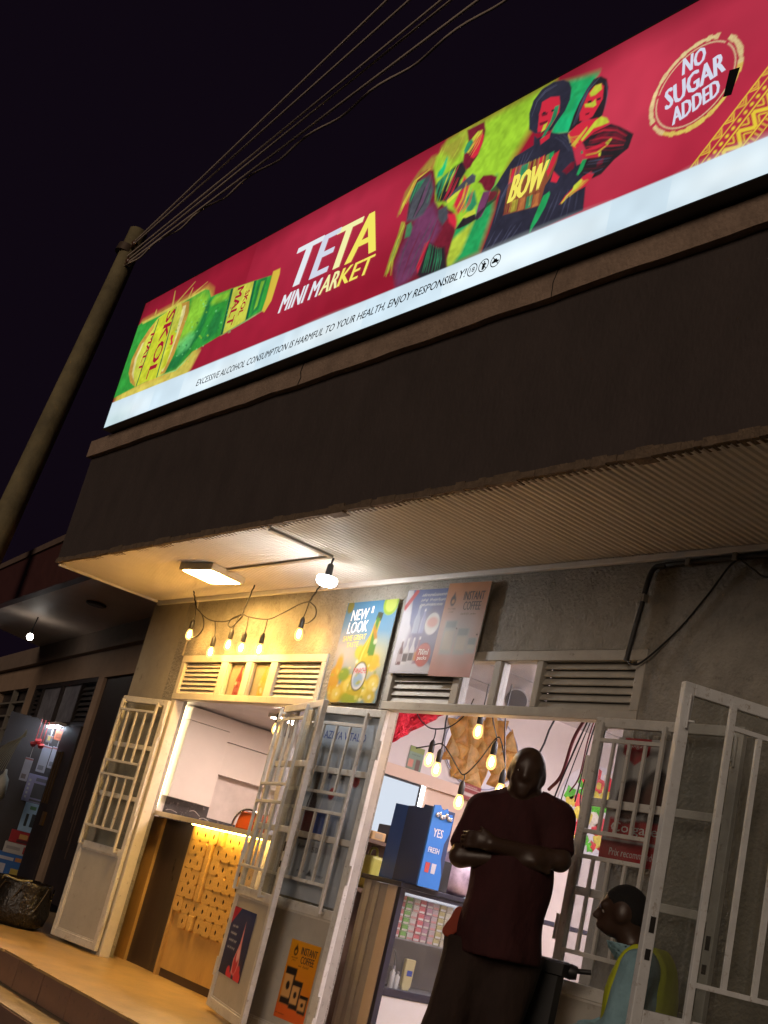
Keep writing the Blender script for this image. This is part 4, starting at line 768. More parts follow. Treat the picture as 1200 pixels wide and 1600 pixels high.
('maroon',0.004,0.5327706014167152,[(5.679,0.496),(5.755,0.466),(5.831,0.453),(5.83,0.455),(5.752,0.473),(5.679,0.498)]),
('dark',0.004,0.5442391104713843,[(5.678,0.485),(5.757,0.442),(5.821,0.445),(5.82,0.446),(5.754,0.45),(5.678,0.487)]),
('slatel',0.004,0.5242836991761125,[(5.675,0.475),(5.748,0.438),(5.818,0.441),(5.816,0.444),(5.743,0.449),(5.674,0.478)]),
('limed',0.004,0.8279465485544427,[(5.577,0.359),(5.637,0.388),(5.68,0.429),(5.678,0.431),(5.629,0.396),(5.575,0.361)]),
('limed',0.004,0.686644552159927,[(5.585,0.362),(5.645,0.39),(5.693,0.42),(5.691,0.422),(5.638,0.397),(5.583,0.364)]),
('limed',0.004,0.8480772315325233,[(5.589,0.362),(5.65,0.387),(5.705,0.417),(5.704,0.418),(5.646,0.392),(5.588,0.363)]),
('limed',0.004,0.7186101651846237,[(5.603,0.357),(5.66,0.387),(5.712,0.417),(5.711,0.418),(5.655,0.391),(5.602,0.359)]),
('ochre',0.004,0.8803754038498786,[(5.61,0.353),(5.67,0.387),(5.723,0.415),(5.722,0.417),(5.664,0.393),(5.608,0.354)]),
('ochre',0.004,0.6765699481291833,[(5.611,0.353),(5.682,0.38),(5.729,0.408),(5.727,0.409),(5.677,0.386),(5.61,0.354)]),
('maroon',0.004,0.6132201379018497,[(5.658,0.609),(5.746,0.589),(5.813,0.597),(5.812,0.599),(5.741,0.598),(5.657,0.611)]),
('maroon',0.004,0.6240386648489392,[(5.665,0.596),(5.746,0.585),(5.806,0.595),(5.805,0.597),(5.74,0.594),(5.664,0.599)]),
('limed',0.004,0.8322691603472034,[(5.663,0.591),(5.746,0.568),(5.805,0.588),(5.804,0.59),(5.742,0.574),(5.663,0.592)]),
('ochre',0.004,0.792105135428792,[(5.672,0.582),(5.75,0.563),(5.808,0.582),(5.807,0.584),(5.746,0.57),(5.671,0.584)]),
('maroon',0.004,0.8097863046294527,[(5.67,0.573),(5.753,0.556),(5.811,0.574),(5.809,0.576),(5.749,0.562),(5.67,0.575)]),
('ochre',0.004,0.6979948563190501,[(5.491,0.788),(5.541,0.706),(5.572,0.674),(5.573,0.674),(5.544,0.706),(5.492,0.788)]),
('ochre',0.004,0.7783118358809018,[(5.496,0.78),(5.552,0.717),(5.585,0.7),(5.585,0.701),(5.554,0.72),(5.496,0.781)]),
('ochre',0.004,0.6963384994737816,[(5.503,0.773),(5.568,0.733),(5.6,0.732),(5.6,0.733),(5.567,0.735),(5.503,0.774)]),
('ochre',0.004,0.796653293727511,[(5.509,0.765),(5.583,0.744),(5.615,0.763),(5.614,0.765),(5.579,0.75),(5.509,0.767)]),
('blight',0.004,0.6,[(1.558,0.453),(1.57,0.458),(1.592,0.444),(1.58,0.439)]),
('blime',0.004,0.6,[(1.425,0.573),(1.443,0.58),(1.477,0.56),(1.46,0.552)]),
('bdark',0.004,0.6,[(1.285,0.733),(1.304,0.741),(1.34,0.719),(1.322,0.711)]),
('blime',0.004,0.6,[(1.465,0.548),(1.482,0.555),(1.514,0.536),(1.497,0.529)]),
('blime',0.004,0.6,[(0.878,0.843),(0.889,0.848),(0.911,0.835),(0.9,0.83)]),
('blime',0.004,0.6,[(1.245,0.789),(1.259,0.795),(1.288,0.778),(1.273,0.772)]),
('blime',0.004,0.6,[(1.113,0.832),(1.125,0.837),(1.149,0.823),(1.137,0.818)]),
('bdark',0.004,0.6,[(1.384,0.83),(1.396,0.835),(1.421,0.82),(1.408,0.814)]),
('bdark',0.004,0.6,[(1.502,0.538),(1.515,0.544),(1.542,0.528),(1.528,0.522)]),
('bdark',0.004,0.6,[(1.078,0.561),(1.095,0.568),(1.127,0.55),(1.111,0.543)]),
('blime',0.004,0.6,[(1.317,0.785),(1.326,0.789),(1.343,0.778),(1.334,0.775)]),
('bdark',0.004,0.6,[(1.339,0.617),(1.353,0.623),(1.379,0.607),(1.365,0.601)]),
('bdark',0.004,0.6,[(1.213,0.541),(1.231,0.549),(1.268,0.528),(1.249,0.52)]),
('blight',0.004,0.6,[(1.142,0.56),(1.161,0.567),(1.196,0.547),(1.178,0.539)]),
('bdark',0.004,0.6,[(1.363,0.86),(1.381,0.867),(1.417,0.845),(1.399,0.837)]),
('bdark',0.004,0.6,[(1.312,0.762),(1.321,0.766),(1.337,0.755),(1.329,0.752)]),
('blime',0.004,0.6,[(1.414,0.797),(1.426,0.802),(1.45,0.787),(1.437,0.782)]),
('blight',0.004,0.6,[(1.293,0.907),(1.309,0.914),(1.34,0.894),(1.324,0.888)]),
('bdark',0.004,0.6,[(0.926,0.798),(0.936,0.802),(0.957,0.79),(0.947,0.786)]),
('blight',0.004,0.6,[(1.217,0.709),(1.233,0.716),(1.264,0.697),(1.248,0.69)]),
('blight',0.004,0.6,[(1.174,0.768),(1.188,0.774),(1.216,0.757),(1.202,0.752)]),
('blight',0.004,0.6,[(1.323,0.875),(1.334,0.879),(1.353,0.867),(1.343,0.863)]),
('bdark',0.004,0.6,[(0.905,0.759),(0.921,0.766),(0.951,0.748),(0.936,0.742)]),
('blight',0.004,0.6,[(1.096,0.471),(1.107,0.476),(1.13,0.463),(1.118,0.458)]),
('bdark',0.004,0.6,[(1.323,0.923),(1.337,0.929),(1.364,0.912),(1.35,0.906)]),
('blime',0.004,0.6,[(1.575,0.541),(1.593,0.549),(1.626,0.529),(1.609,0.521)]),
('blight',0.004,0.6,[(1.348,0.877),(1.362,0.883),(1.39,0.866),(1.376,0.86)]),
('blight',0.004,0.6,[(1.52,0.644),(1.53,0.648),(1.549,0.636),(1.539,0.632)]),
('bdark',0.004,0.6,[(1.353,0.626),(1.368,0.633),(1.396,0.615),(1.382,0.609)]),
('blight',0.004,0.6,[(1.233,0.96),(1.242,0.963),(1.261,0.952),(1.251,0.948)]),
('blight',0.004,0.6,[(1.042,0.807),(1.051,0.811),(1.069,0.8),(1.06,0.797)]),
('blime',0.004,0.6,[(1.083,0.656),(1.097,0.662),(1.126,0.646),(1.111,0.64)]),
('blime',0.004,0.6,[(1.167,0.772),(1.183,0.778),(1.214,0.759),(1.198,0.753)]),
('blight',0.004,0.6,[(1.32,0.484),(1.332,0.489),(1.355,0.476),(1.343,0.471)]),
('bdark',0.004,0.6,[(1.382,0.568),(1.397,0.574),(1.425,0.557),(1.411,0.551)]),
('blight',0.004,0.6,[(1.205,0.458),(1.215,0.463),(1.236,0.451),(1.225,0.446)]),
('blight',0.004,0.6,[(0.903,0.747),(0.92,0.754),(0.954,0.733),(0.937,0.726)]),
('blight',0.004,0.6,[(1.451,0.449),(1.465,0.455),(1.492,0.439),(1.478,0.433)]),
('blight',0.004,0.6,[(1.347,0.637),(1.36,0.643),(1.385,0.628),(1.372,0.622)]),
('blime',0.004,0.6,[(1.357,0.359),(1.369,0.364),(1.393,0.351),(1.381,0.345)]),
('blight',0.004,0.55,[(1.957,0.471),(1.966,0.475),(1.983,0.464),(1.974,0.46)]),
('bdark',0.004,0.55,[(1.771,0.587),(1.78,0.591),(1.797,0.58),(1.789,0.576)]),
('blight',0.004,0.55,[(1.872,0.51),(1.879,0.513),(1.891,0.506),(1.884,0.503)]),
('blight',0.004,0.55,[(1.871,0.681),(1.879,0.685),(1.892,0.676),(1.885,0.673)]),
('bdark',0.004,0.55,[(1.746,0.564),(1.759,0.57),(1.785,0.554),(1.772,0.548)]),
('bdark',0.004,0.55,[(1.806,0.532),(1.813,0.535),(1.826,0.526),(1.819,0.523)]),
('blight',0.004,0.55,[(1.819,0.773),(1.826,0.776),(1.839,0.767),(1.833,0.764)]),
('bdark',0.004,0.55,[(1.907,0.573),(1.92,0.579),(1.945,0.563),(1.932,0.557)]),
('blight',0.004,0.55,[(1.76,0.611),(1.773,0.617),(1.798,0.601),(1.785,0.595)]),
('bdark',0.004,0.55,[(1.79,0.822),(1.798,0.825),(1.812,0.816),(1.804,0.813)]),
('blight',0.004,0.55,[(1.723,0.823),(1.732,0.827),(1.748,0.816),(1.74,0.813)]),
('bdark',0.004,0.55,[(1.688,0.698),(1.701,0.704),(1.725,0.689),(1.712,0.683)]),
('blight',0.004,0.55,[(1.83,0.659),(1.843,0.665),(1.868,0.649),(1.855,0.643)]),
('blight',0.004,0.55,[(1.97,0.475),(1.983,0.481),(2.007,0.466),(1.994,0.46)]),
('bdark',0.004,0.55,[(1.614,0.783),(1.625,0.788),(1.646,0.775),(1.635,0.77)]),
('bdark',0.004,0.55,[(1.833,0.537),(1.844,0.542),(1.864,0.529),(1.853,0.525)]),
('blight',0.004,0.55,[(1.858,0.546),(1.868,0.55),(1.886,0.539),(1.877,0.535)]),
('bdark',0.004,0.55,[(1.641,0.729),(1.652,0.734),(1.674,0.72),(1.663,0.715)]),
('blight',0.004,0.55,[(1.813,0.706),(1.819,0.708),(1.831,0.701),(1.825,0.698)]),
('blight',0.004,0.55,[(1.593,0.765),(1.606,0.77),(1.631,0.755),(1.618,0.749)]),
('blight',0.004,0.55,[(1.59,0.758),(1.604,0.764),(1.631,0.747),(1.617,0.741)]),
('bdark',0.004,0.55,[(1.678,0.816),(1.684,0.818),(1.696,0.811),(1.69,0.808)]),
('bdark',0.004,0.55,[(1.85,0.717),(1.862,0.722),(1.886,0.707),(1.874,0.701)]),
('blight',0.004,0.8366088314068291,[(0.837,0.33),(1.192,0.311),(1.279,0.348),(1.429,0.42),(1.425,0.422),(1.263,0.358),(1.179,0.321),(0.834,0.332)]),
('blight',0.004,0.643305210732466,[(1.846,0.469),(2.241,0.503),(2.454,0.531),(2.45,0.534),(2.225,0.516),(1.842,0.472)]),
('bdark',0.004,0.5018358408576783,[(2.234,0.843),(2.242,0.675),(2.259,0.54),(2.262,0.538),(2.254,0.67),(2.237,0.842)]),
('bdark',0.004,0.5392402832394717,[(2.267,0.842),(2.272,0.673),(2.288,0.544),(2.291,0.543),(2.284,0.668),(2.27,0.841)]),
('bdark',0.004,0.6704664319847765,[(2.317,0.838),(2.319,0.669),(2.329,0.55),(2.334,0.548),(2.339,0.66),(2.322,0.836)]),
('bdark',0.004,0.6955224317332221,[(2.34,0.835),(2.343,0.665),(2.35,0.552),(2.353,0.551),(2.356,0.659),(2.343,0.834)])]
PAL = dict(lime=(150, 196, 48), limedk=(176, 196, 60), limed=(196, 206, 62), green=(34, 158, 88), teal=(26, 176, 112), olive=(150, 140, 52), maroon=(112, 26, 44), plum=(108, 56, 92),
           slate=(72, 74, 82), greend=(46, 136, 92), dark=(40, 34, 40), red=(206, 40, 62), navy=(42, 42, 58), slatel=(84, 86, 112), brown=(132, 72, 48), brownl=(184, 112, 62), ochre=(206, 178, 62),
           glow=(204, 178, 70), bgreen=(48, 150, 56), blime=(140, 196, 52), bdark=(16, 96, 58), blight=(120, 214, 130), blabel=(196, 200, 72), orangeb=(186, 142, 62), cream=(226, 222, 160),
           byellow=(190, 198, 46), yellowg=(206, 192, 84))
SIGN_W, SIGN_H = 8.45, 1.27
FS = Fr((-9.75, 3.42, 4.235), (1, 0, 0), (0, 0, 1))
sign = thing('lightbox_sign', 'long backlit red shop sign with a green bottle and dancers along the parapet', 'sign', (-5.5, 3.5, 4.235))
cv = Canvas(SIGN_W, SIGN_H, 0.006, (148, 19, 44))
cv.ell(0.9, 0.75, 1.6, 0.9, (150, 24, 50), 0.5, 0.5).ell(6.9, 1.05, 1.1, 0.55, (196, 54, 80), 0.5, 0.75).ell(6.2, 0.35, 0.8, 0.3, (188, 44, 70), 0.25, 0.6)  # brighter and dimmer backlight painted into the red ground
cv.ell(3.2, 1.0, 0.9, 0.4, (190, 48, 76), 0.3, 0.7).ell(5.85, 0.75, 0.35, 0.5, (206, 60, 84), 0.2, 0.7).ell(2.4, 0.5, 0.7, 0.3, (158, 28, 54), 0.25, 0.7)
for q in ((-1, 9, 1.20, 1.5), (-1, 0.06, 0, 1.5)): cv.rect(*q, (96, 8, 26), 0.09, 0.55)  # darker top and left margins painted as backlight falling off
for col, soft, alpha, pts in SIGN_ART: cv.poly(pts, PAL[col], soft, alpha)
# stamp ring, hand-printed look
RC = (6.345, 0.715)
for k in range(64):
    if k in (9, 10, 11, 37): continue
    a0, a1 = 2 * math.pi * k / 64, 2 * math.pi * (k + 1.05) / 64; w_ = 0.026 + random.uniform(-0.010, 0.008); r = 0.262
    cv.stroke([(RC[0] + r * math.cos(a), RC[1] + r * math.sin(a)) for a in (a0, (a0 + a1) / 2, a1)], w_, (226, 212, 150) if k < 42 else (224, 206, 96), 0.004, random.uniform(0.75, 1))
for k in range(64):
    a0, a1 = 2 * math.pi * k / 64, 2 * math.pi * (k + 1.05) / 64
    if k not in (8, 30): cv.stroke([(RC[0] + 0.232 * math.cos(a), RC[1] + 0.232 * math.sin(a)) for a in (a0, a1)], 0.007, (226, 206, 160), 0.003, 0.85)
# woven border in the corner
GOLD = (222, 196, 56)
d = Vector((0.345, 0.39)).normalized(); nn = Vector((d.y, -d.x)); B0 = Vector((6.41, 0.20))
def bd(t, s): p = B0 + d * t + nn * s; return (p.x, p.y)
for s_, w_ in ((0, 0.008), (0.048, 0.006), (0.105, 0.010), (0.215, 0.010), (0.265, 0.006)): cv.stroke([bd(-0.2, s_), bd(1.6, s_)], w_, GOLD, 0.003)
for k in range(-3, 36):
    p = bd(k * 0.042, 0.076); cv.ell(p[0], p[1], 0.010, 0.010, GOLD, 0.004)
    if k % 2 == 0:
        q = k * 0.042
        cv.stroke([bd(q, 0.006), bd(q + 0.03, 0.042), bd(q + 0.06, 0.006)], 0.007, GOLD, 0.003, 0.9); cv.stroke([bd(q + 0.015, 0.006), bd(q + 0.03, 0.024), bd(q + 0.045, 0.006)], 0.005, GOLD, 0.003, 0.8)
for k in range(-2, 15):
    q = k * 0.10; cv.stroke([bd(q, 0.205), bd(q + 0.05, 0.120), bd(q + 0.10, 0.205)], 0.020, GOLD, 0.003)
    cv.stroke([bd(q + 0.025, 0.205), bd(q + 0.05, 0.165), bd(q + 0.075, 0.205)], 0.007, GOLD, 0.003); cv.stroke([bd(q - 0.02, 0.115), bd(q, 0.15), bd(q + 0.02, 0.115)], 0.007, GOLD, 0.003)
for k in range(-4, 60): cv.stroke([bd(k * 0.025, 0.225), bd(k * 0.025, 0.258)], 0.006, GOLD, 0.003)
# white strip, streaks of tube light painted into its colour
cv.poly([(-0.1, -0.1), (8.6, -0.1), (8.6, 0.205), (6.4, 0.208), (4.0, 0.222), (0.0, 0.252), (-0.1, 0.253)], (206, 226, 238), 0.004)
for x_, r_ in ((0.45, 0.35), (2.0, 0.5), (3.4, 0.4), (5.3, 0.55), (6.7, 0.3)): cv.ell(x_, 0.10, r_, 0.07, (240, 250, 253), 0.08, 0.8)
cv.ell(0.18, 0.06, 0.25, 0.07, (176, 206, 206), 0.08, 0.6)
fig = ((cv.X > 3.85) & (cv.X < 6.1) | (cv.X < 2.4)) & (cv.Y > 0.25)      # photographic mottling over the printed figures and bottle
for cells, amp in ((14, 0.14), (40, 0.14)):
    keep = cv.C.copy(); cv.scuff(amp, cells); red = (keep[..., 0] > 0.22) & (keep[..., 1] < 0.14) & (keep[..., 2] < 0.25); cv.C = np.where((fig & ~red)[..., None], cv.C, keep)
cv.scuff(0.10, 2.2).scuff(0.06, 9)  # noise over the whole face stands for uneven tube light
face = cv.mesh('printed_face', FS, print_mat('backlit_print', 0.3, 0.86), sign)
MB().box(-9.75, -1.30, 3.421, 3.553, 4.236, 5.504).build('casing', mat('black_sign_casing', (0.02, 0.018, 0.018), 0.5), sign)
rim = MB()
for a in ((-9.762, -9.7505, 3.416, 3.55, 4.225, 5.515), (-1.2995, -1.29, 3.416, 3.55, 4.225, 5.515), (-9.7505, -1.2995, 3.417, 3.55, 4.225, 4.2355), (-9.7505, -1.2995, 3.417, 3.55, 5.5045, 5.515)): rim.box(*a)
rim.build('edge_trim', mat('black_sign_casing', (0.02, 0.018, 0.018), 0.5), sign)
st = MB()
for x_ in (-9.3, -7.3, -5.3, -3.3, -1.6): st.box(x_, x_ + 0.04, 3.556, 4.4, 4.6, 4.64).box(x_, x_ + 0.04, 3.556, 3.60, 4.262, 5.4)
st.build('support_struts', mat('dark_angle_iron', (0.05, 0.045, 0.04), 0.6), sign)
E_W, E_Y, E_K = emit('sign_white_ink', lin((226, 232, 238)), 0.86), emit('sign_yellow_ink', lin((226, 214, 92)), 1.0), mat('sign_black_ink', (0.01, 0.01, 0.012), 0.4)
E_PY = emit('sign_pale_yellow_ink', lin((226, 224, 160)), 1.0); E_R = emit('sign_red_ink', lin((150, 26, 48)), 1.0); E_L = emit('sign_lilac_white_ink', lin((196, 200, 216)), 1.0)
text('T', FS, (2.735, 3.05, 0.625, 0.975), E_W, sign, bold=0.09, shear=0.12); text('E', FS, (3.035, 3.265, 0.62, 0.968), E_L, sign, bold=0.09, shear=0.12)
text('T', FS, (3.255, 3.53, 0.612, 0.962), E_PY, sign, bold=0.09, shear=0.12); text('A', FS, (3.475, 3.80, 0.605, 0.958), E_Y, sign, bold=0.08, shear=0.0)
text('MINI M', FS, (2.705, 3.215, 0.437, 0.582), E_W, sign, bold=0.07, shear=0.15); text('AR', FS, (3.225, 3.435, 0.438, 0.580), E_PY, sign, bold=0.07, shear=0.15); text('KET', FS, (3.445, 3.825, 0.440, 0.576), E_Y, sign, bold=0.07, shear=0.15)
text('EXCESSIVE ALCOHOL CONSUMPTION IS HARMFUL TO YOUR HEALTH, ENJOY RESPONSIBLY!', FS, (1.683, 4.868, 0.060, 0.135), E_K, sign, bold=0.035, shear=0.2, rot=0.009)
def ring_mb(F, u, v, r, w_, n=28, wo=0.002):
    b = MB(); vs = [];
    for k in range(n):
        a = 2 * math.pi * k / n; vs += [F(u + (r - w_) * math.cos(a), v + (r - w_) * math.sin(a), wo), F(u + r * math.cos(a), v + r * math.sin(a), wo)]
    return b.add(vs, [(2 * k, 2 * k + 1, (2 * k + 3) % (2 * n), (2 * k + 2) % (2 * n)) for k in range(n)])
for k, u in enumerate((4.918, 5.014, 5.112)):
    ring_mb(FS, u, 0.121, 0.042, 0.006).build('pictogram', E_K, sign)
    if k == 0: text('18', FS, (4.898, 4.938, 0.106, 0.138), E_K, sign, bold=0.01)
    elif k == 1: MB().prism(FS, [(5.004, 0.092), (5.022, 0.092), (5.026, 0.118), (5.036, 0.124), (5.024, 0.136), (5.008, 0.136), (5.002, 0.118)], 0.0018, 0.002).prism(FS, [(5.008, 0.139), (5.016, 0.137), (5.020, 0.147), (5.010, 0.150)], 0.0018, 0.002).prism(FS, [(4.984, 0.147), (4.988, 0.151), (5.044, 0.095), (5.040, 0.091)], 0.0021, 0.0024).build('pictogram', E_K, sign)
    else: MB().prism(FS, [(5.084, 0.108), (5.140, 0.108), (5.140, 0.120), (5.126, 0.122), (5.118, 0.134), (5.098, 0.134), (5.092, 0.122), (5.084, 0.120)], 0.0018, 0.002).prism(FS, [(5.082, 0.147), (5.086, 0.151), (5.142, 0.095), (5.138, 0.091)], 0.0021, 0.0024).build('pictogram', E_K, sign)
R12 = math.radians(13)
text('NO', FS, (6.246, 6.378, 0.822, 0.932), E_L, sign, rot=math.radians(8), bold=0.07); text('SUGAR', FS, (6.168, 6.512, 0.672, 0.806), E_L, sign, rot=R12, bold=0.07); text('ADDED', FS, (6.238, 6.508, 0.548, 0.655), E_L, sign, rot=R12, bold=0.07)
MB().prism(FS, [(6.552, 0.698), (6.612, 0.687), (6.59, 0.541), (6.543, 0.549)], 0.003, 0.0036).build('black_tape_patch', BLACK, sign)
text('SKOL', FS, (0.355, 1.02, 0.625, 0.765), E_R, sign, rot=-math.pi / 2 - 0.02, bold=0.09); text('MALT', FS, (0.215, 0.60, 0.620, 0.700), E_R, sign, rot=-math.pi / 2 - 0.08, bold=0.09)
# (fitted rects above are swung about their centres, so shift them onto the label)
TEXTS[-2] = (*TEXTS[-2][:2], (0.690 - 0.325, 0.690 + 0.325, 0.685 - 0.075, 0.685 + 0.075), *TEXTS[-2][3:]); TEXTS[-1] = (*TEXTS[-1][:2], (0.412 - 0.185, 0.412 + 0.185, 0.665 - 0.040, 0.665 + 0.040), *TEXTS[-1][3:])
text('MALT', FS, (1.945 - 0.17, 1.945 + 0.17, 0.705 - 0.05, 0.705 + 0.05), E_R, sign, rot=-math.pi / 2 - 0.03, bold=0.09); text('SKOL', FS, (2.085 - 0.105, 2.085 + 0.105, 0.70 - 0.033, 0.70 + 0.033), E_R, sign, rot=-math.pi / 2 - 0.05, bold=0.09)
text('BOW', FS, (5.098, 5.372, 0.495, 0.680), E_Y, sign, bold=0.08, shear=0.1, w=0.0025)

# ------------------------------------------------------------------ soffit lamps
lamp = thing('ceiling_panel_lamp', 'square white lamp box glowing on the canopy soffit', 'lamp', (-8.2, 4.08, 3.03))
FLp = Fr((-8.2, 4.08, 3.028), (math.cos(0.2), math.sin(0.2), 0), (-math.sin(0.2), math.cos(0.2), 0))
MB().fbox(FLp, -0.20, 0.20, -0.175, 0.175, -0.055, 0.0).build('housing', mat('cream_lamp_housing', (0.62, 0.57, 0.47), 0.45), lamp, bevel=0.006)
MB().fbox(FLp, -0.175, 0.175, -0.15, 0.15, -0.0605, -0.0555).build('diffuser', emit('warm_white_diffuser', (1.0, 0.56, 0.15), 135.0), lamp, bevel=0.002)
ufo = thing('hanging_disc_lamp', 'bright round disc bulb hanging from the soffit duct', 'lamp', (-6.56, 4.10, 3.01))
MB().cyl((-6.56, 4.10, 3.011), (-6.57, 4.10, 2.955), 0.008, n=8).lathe([(0.020, 0.0), (0.024, 0.01), (0.022, 0.075), (0.014, 0.085)], (-6.57, 4.10, 2.885), 16).build('socket', BLACK, ufo)
MB().lathe([(0.03, 0.0), (0.068, -0.010), (0.074, -0.02), (0.072, -0.026)], (-6.57, 4.10, 2.885), 28).build('bulb_rim', emit('glowing_lamp_rim', (1.0, 0.95, 0.90), 5.0), ufo)
MB().lathe([(0.070, 0.0), (0.071, -0.012), (0.064, -0.030), (0.045, -0.042), (0.002, -0.048)], (-6.57, 4.10, 2.8585), 28).build('bulb_face', emit('cold_white_disc', (0.97, 0.94, 0.92), 230.0), ufo)

# ------------------------------------------------------------------ festoon lights
BULB = emit('warm_filament_glow', (1.0, 0.54, 0.14), 420.0)
BULB_IN = emit('warm_filament_glow_inside', (1.0, 0.60, 0.24), 110.0)
ENVELOPE = bulb_glass('amber_bulb_glass', (1.0, 0.56, 0.16), 4.0)
SOCK = mat('black_socket', (0.014, 0.013, 0.012), 0.5)
def festoon(name, label, cables, bulbs, hooks, bm, r=0.005, pear=1.0):
    t = thing(name, label, 'string lights', cables[0][0])
    for c_ in cables: MB().tube(bez(c_), r, 6).build('cable', RUBBER, t)
    for a, b_ in hooks:
        p = [Vector(a).lerp(Vector(b_), i / 10) + Vector((0.006 * math.sin(i * 2.2), 0, 0)) for i in range(11)]
        MB().tube(p, 0.006, 6).build('twisted_tie', RUBBER, t)
    for (top, c_) in bulbs:
        top, c_ = Vector(top), Vector(c_); zs = c_.z + 0.062
        MB().tube(bez([top, top.lerp(Vector((c_.x, c_.y, zs + 0.07)), 0.6) + Vector((0.006, 0, 0)), (c_.x, c_.y, zs + 0.06)]), 0.0042, 6).lathe([(0.008, 0.075), (0.014, 0.065), (0.019, 0.05), (0.020, 0.0), (0.017, -0.012)][::-1], (c_.x, c_.y, zs - 0.010), 14).build('socket', SOCK, t)
        s = pear
        MB().lathe([(0.002, -0.052 * s), (0.014 * s, -0.049 * s), (0.026 * s, -0.036 * s), (0.031 * s, -0.015 * s), (0.029 * s, 0.008), (0.022 * s, 0.028), (0.016, 0.042), (0.0145, 0.05)], c_, 16).build('bulb', ENVELOPE, t); MB().lathe([(0.002, -0.032), (0.010, -0.026), (0.014, -0.008), (0.012, 0.012), (0.004, 0.028)], c_, 12).build('filament', bm, t)
    return t
yb = 4.44
festoon('festoon_lights', 'string of six warm bulbs looped under the soffit above the louvres',
        [[(-9.03, yb, 2.872), (-8.75, yb, 2.762), (-8.45, yb, 2.735), (-8.215, yb, 2.782), (-8.10, yb, 2.762), (-7.80, yb, 2.732), (-7.60, yb, 2.775), (-7.40, yb, 2.835), (-7.274, yb, 2.852)],
         [(-9.03, yb, 2.872), (-8.88, yb, 2.80), (-8.80, yb, 2.70), (-8.85, yb, 2.625), (-8.97, yb, 2.60)],
         [(-7.274, yb, 2.852), (-7.17, yb, 2.80), (-7.14, yb, 2.735), (-7.20, yb, 2.69), (-7.27, yb, 2.675)],
         [(-8.215, yb - .01, 2.782), (-8.34, yb - .01, 2.75), (-8.37, yb - .01, 2.70), (-8.30, yb - .01, 2.68), (-8.22, yb - .01, 2.735), (-8.18, yb - .01, 2.77)]],
        [((-9.03, yb, 2.872), (-9.012, yb, 2.640)), ((-8.63, yb, 2.745), (-8.555, yb, 2.482)), ((-8.26, yb, 2.765), (-8.278, yb - 0.01, 2.535)), ((-8.10, yb, 2.762), (-8.080, yb, 2.510)),
         ((-7.80, yb, 2.732), (-7.799, yb, 2.495)), ((-7.274, yb, 2.852), (-7.298, yb, 2.605))],
        [((-9.17, yb, 3.03), (-9.03, yb, 2.872)), ((-8.146, yb, 3.03), (-8.215, yb, 2.782)), ((-7.14, yb, 3.03), (-7.274, yb, 2.852))], BULB)
yi = 4.95
festoon('festoon_lights', 'string of seven warm bulbs swagged inside the main doorway',
        [[(-6.45, yi, 2.30), (-6.374, yi, 2.183), (-6.25, yi, 2.105), (-6.142, yi, 2.087), (-6.00, yi, 2.11), (-5.88, yi, 2.195), (-5.83, yi, 2.30)],
         [(-6.30, yi, 1.95), (-6.15, yi, 1.975), (-6.043, yi, 1.99), (-5.93, yi, 1.92), (-5.83, yi, 1.84), (-5.762, yi, 1.812), (-5.66, yi, 1.90), (-5.539, yi, 2.056), (-5.48, yi, 2.02), (-5.418, yi, 1.904)],
         [(-5.65, yi, 2.40), (-5.62, yi, 2.20), (-5.54, yi, 2.06)], [(-5.50, yi, 2.40), (-5.50, yi, 2.2), (-5.42, yi, 1.91)]],
        [((-6.142, yi, 2.087), (-6.141, yi, 1.886)), ((-6.043, yi, 1.99), (-6.045, yi, 1.829)), ((-5.72, yi, 2.40), (-5.724, yi, 2.093)), ((-5.539, yi, 2.056), (-5.54, yi, 1.908)), ((-5.762, yi, 1.812), (-5.761, yi, 1.643)), ((-5.418, yi, 1.904), (-5.414, yi, 1.74)), ((-8.08, yi, 2.203), (-8.102, yi, 2.007))],
        [((-6.09, yi, 2.755), (-6.043, yi, 1.99)), ((-4.93, 5.0, 2.755), (-5.15, 4.95, 1.97))], BULB_IN, 0.0045)
bund = thing('hanging_cable_bundle', 'tangle of dark cables drooping by the main doorway jamb', 'cables', (-4.8, 4.9, 2.2))
for k in range(7):
    a = Vector((-4.72 + 0.02 * k, 4.86, 2.22)); e_ = Vector((-5.02 + 0.055 * k, 4.96, 1.78 - 0.05 * (k % 3)))
    MB().tube(bez([a, a.lerp(e_, 0.4) + Vector((0.02 * math.sin(k * 3), 0, 0.03)), a.lerp(e_, 0.75) + Vector((0.03 * math.cos(k * 2), 0, -0.02)), e_]), 0.010 if k == 0 else random.uniform(0.003, 0.0055), 6).build('cable', RUBBER if k % 3 else mat('dark_red_cord', (0.10, 0.015, 0.02), 0.6), bund)

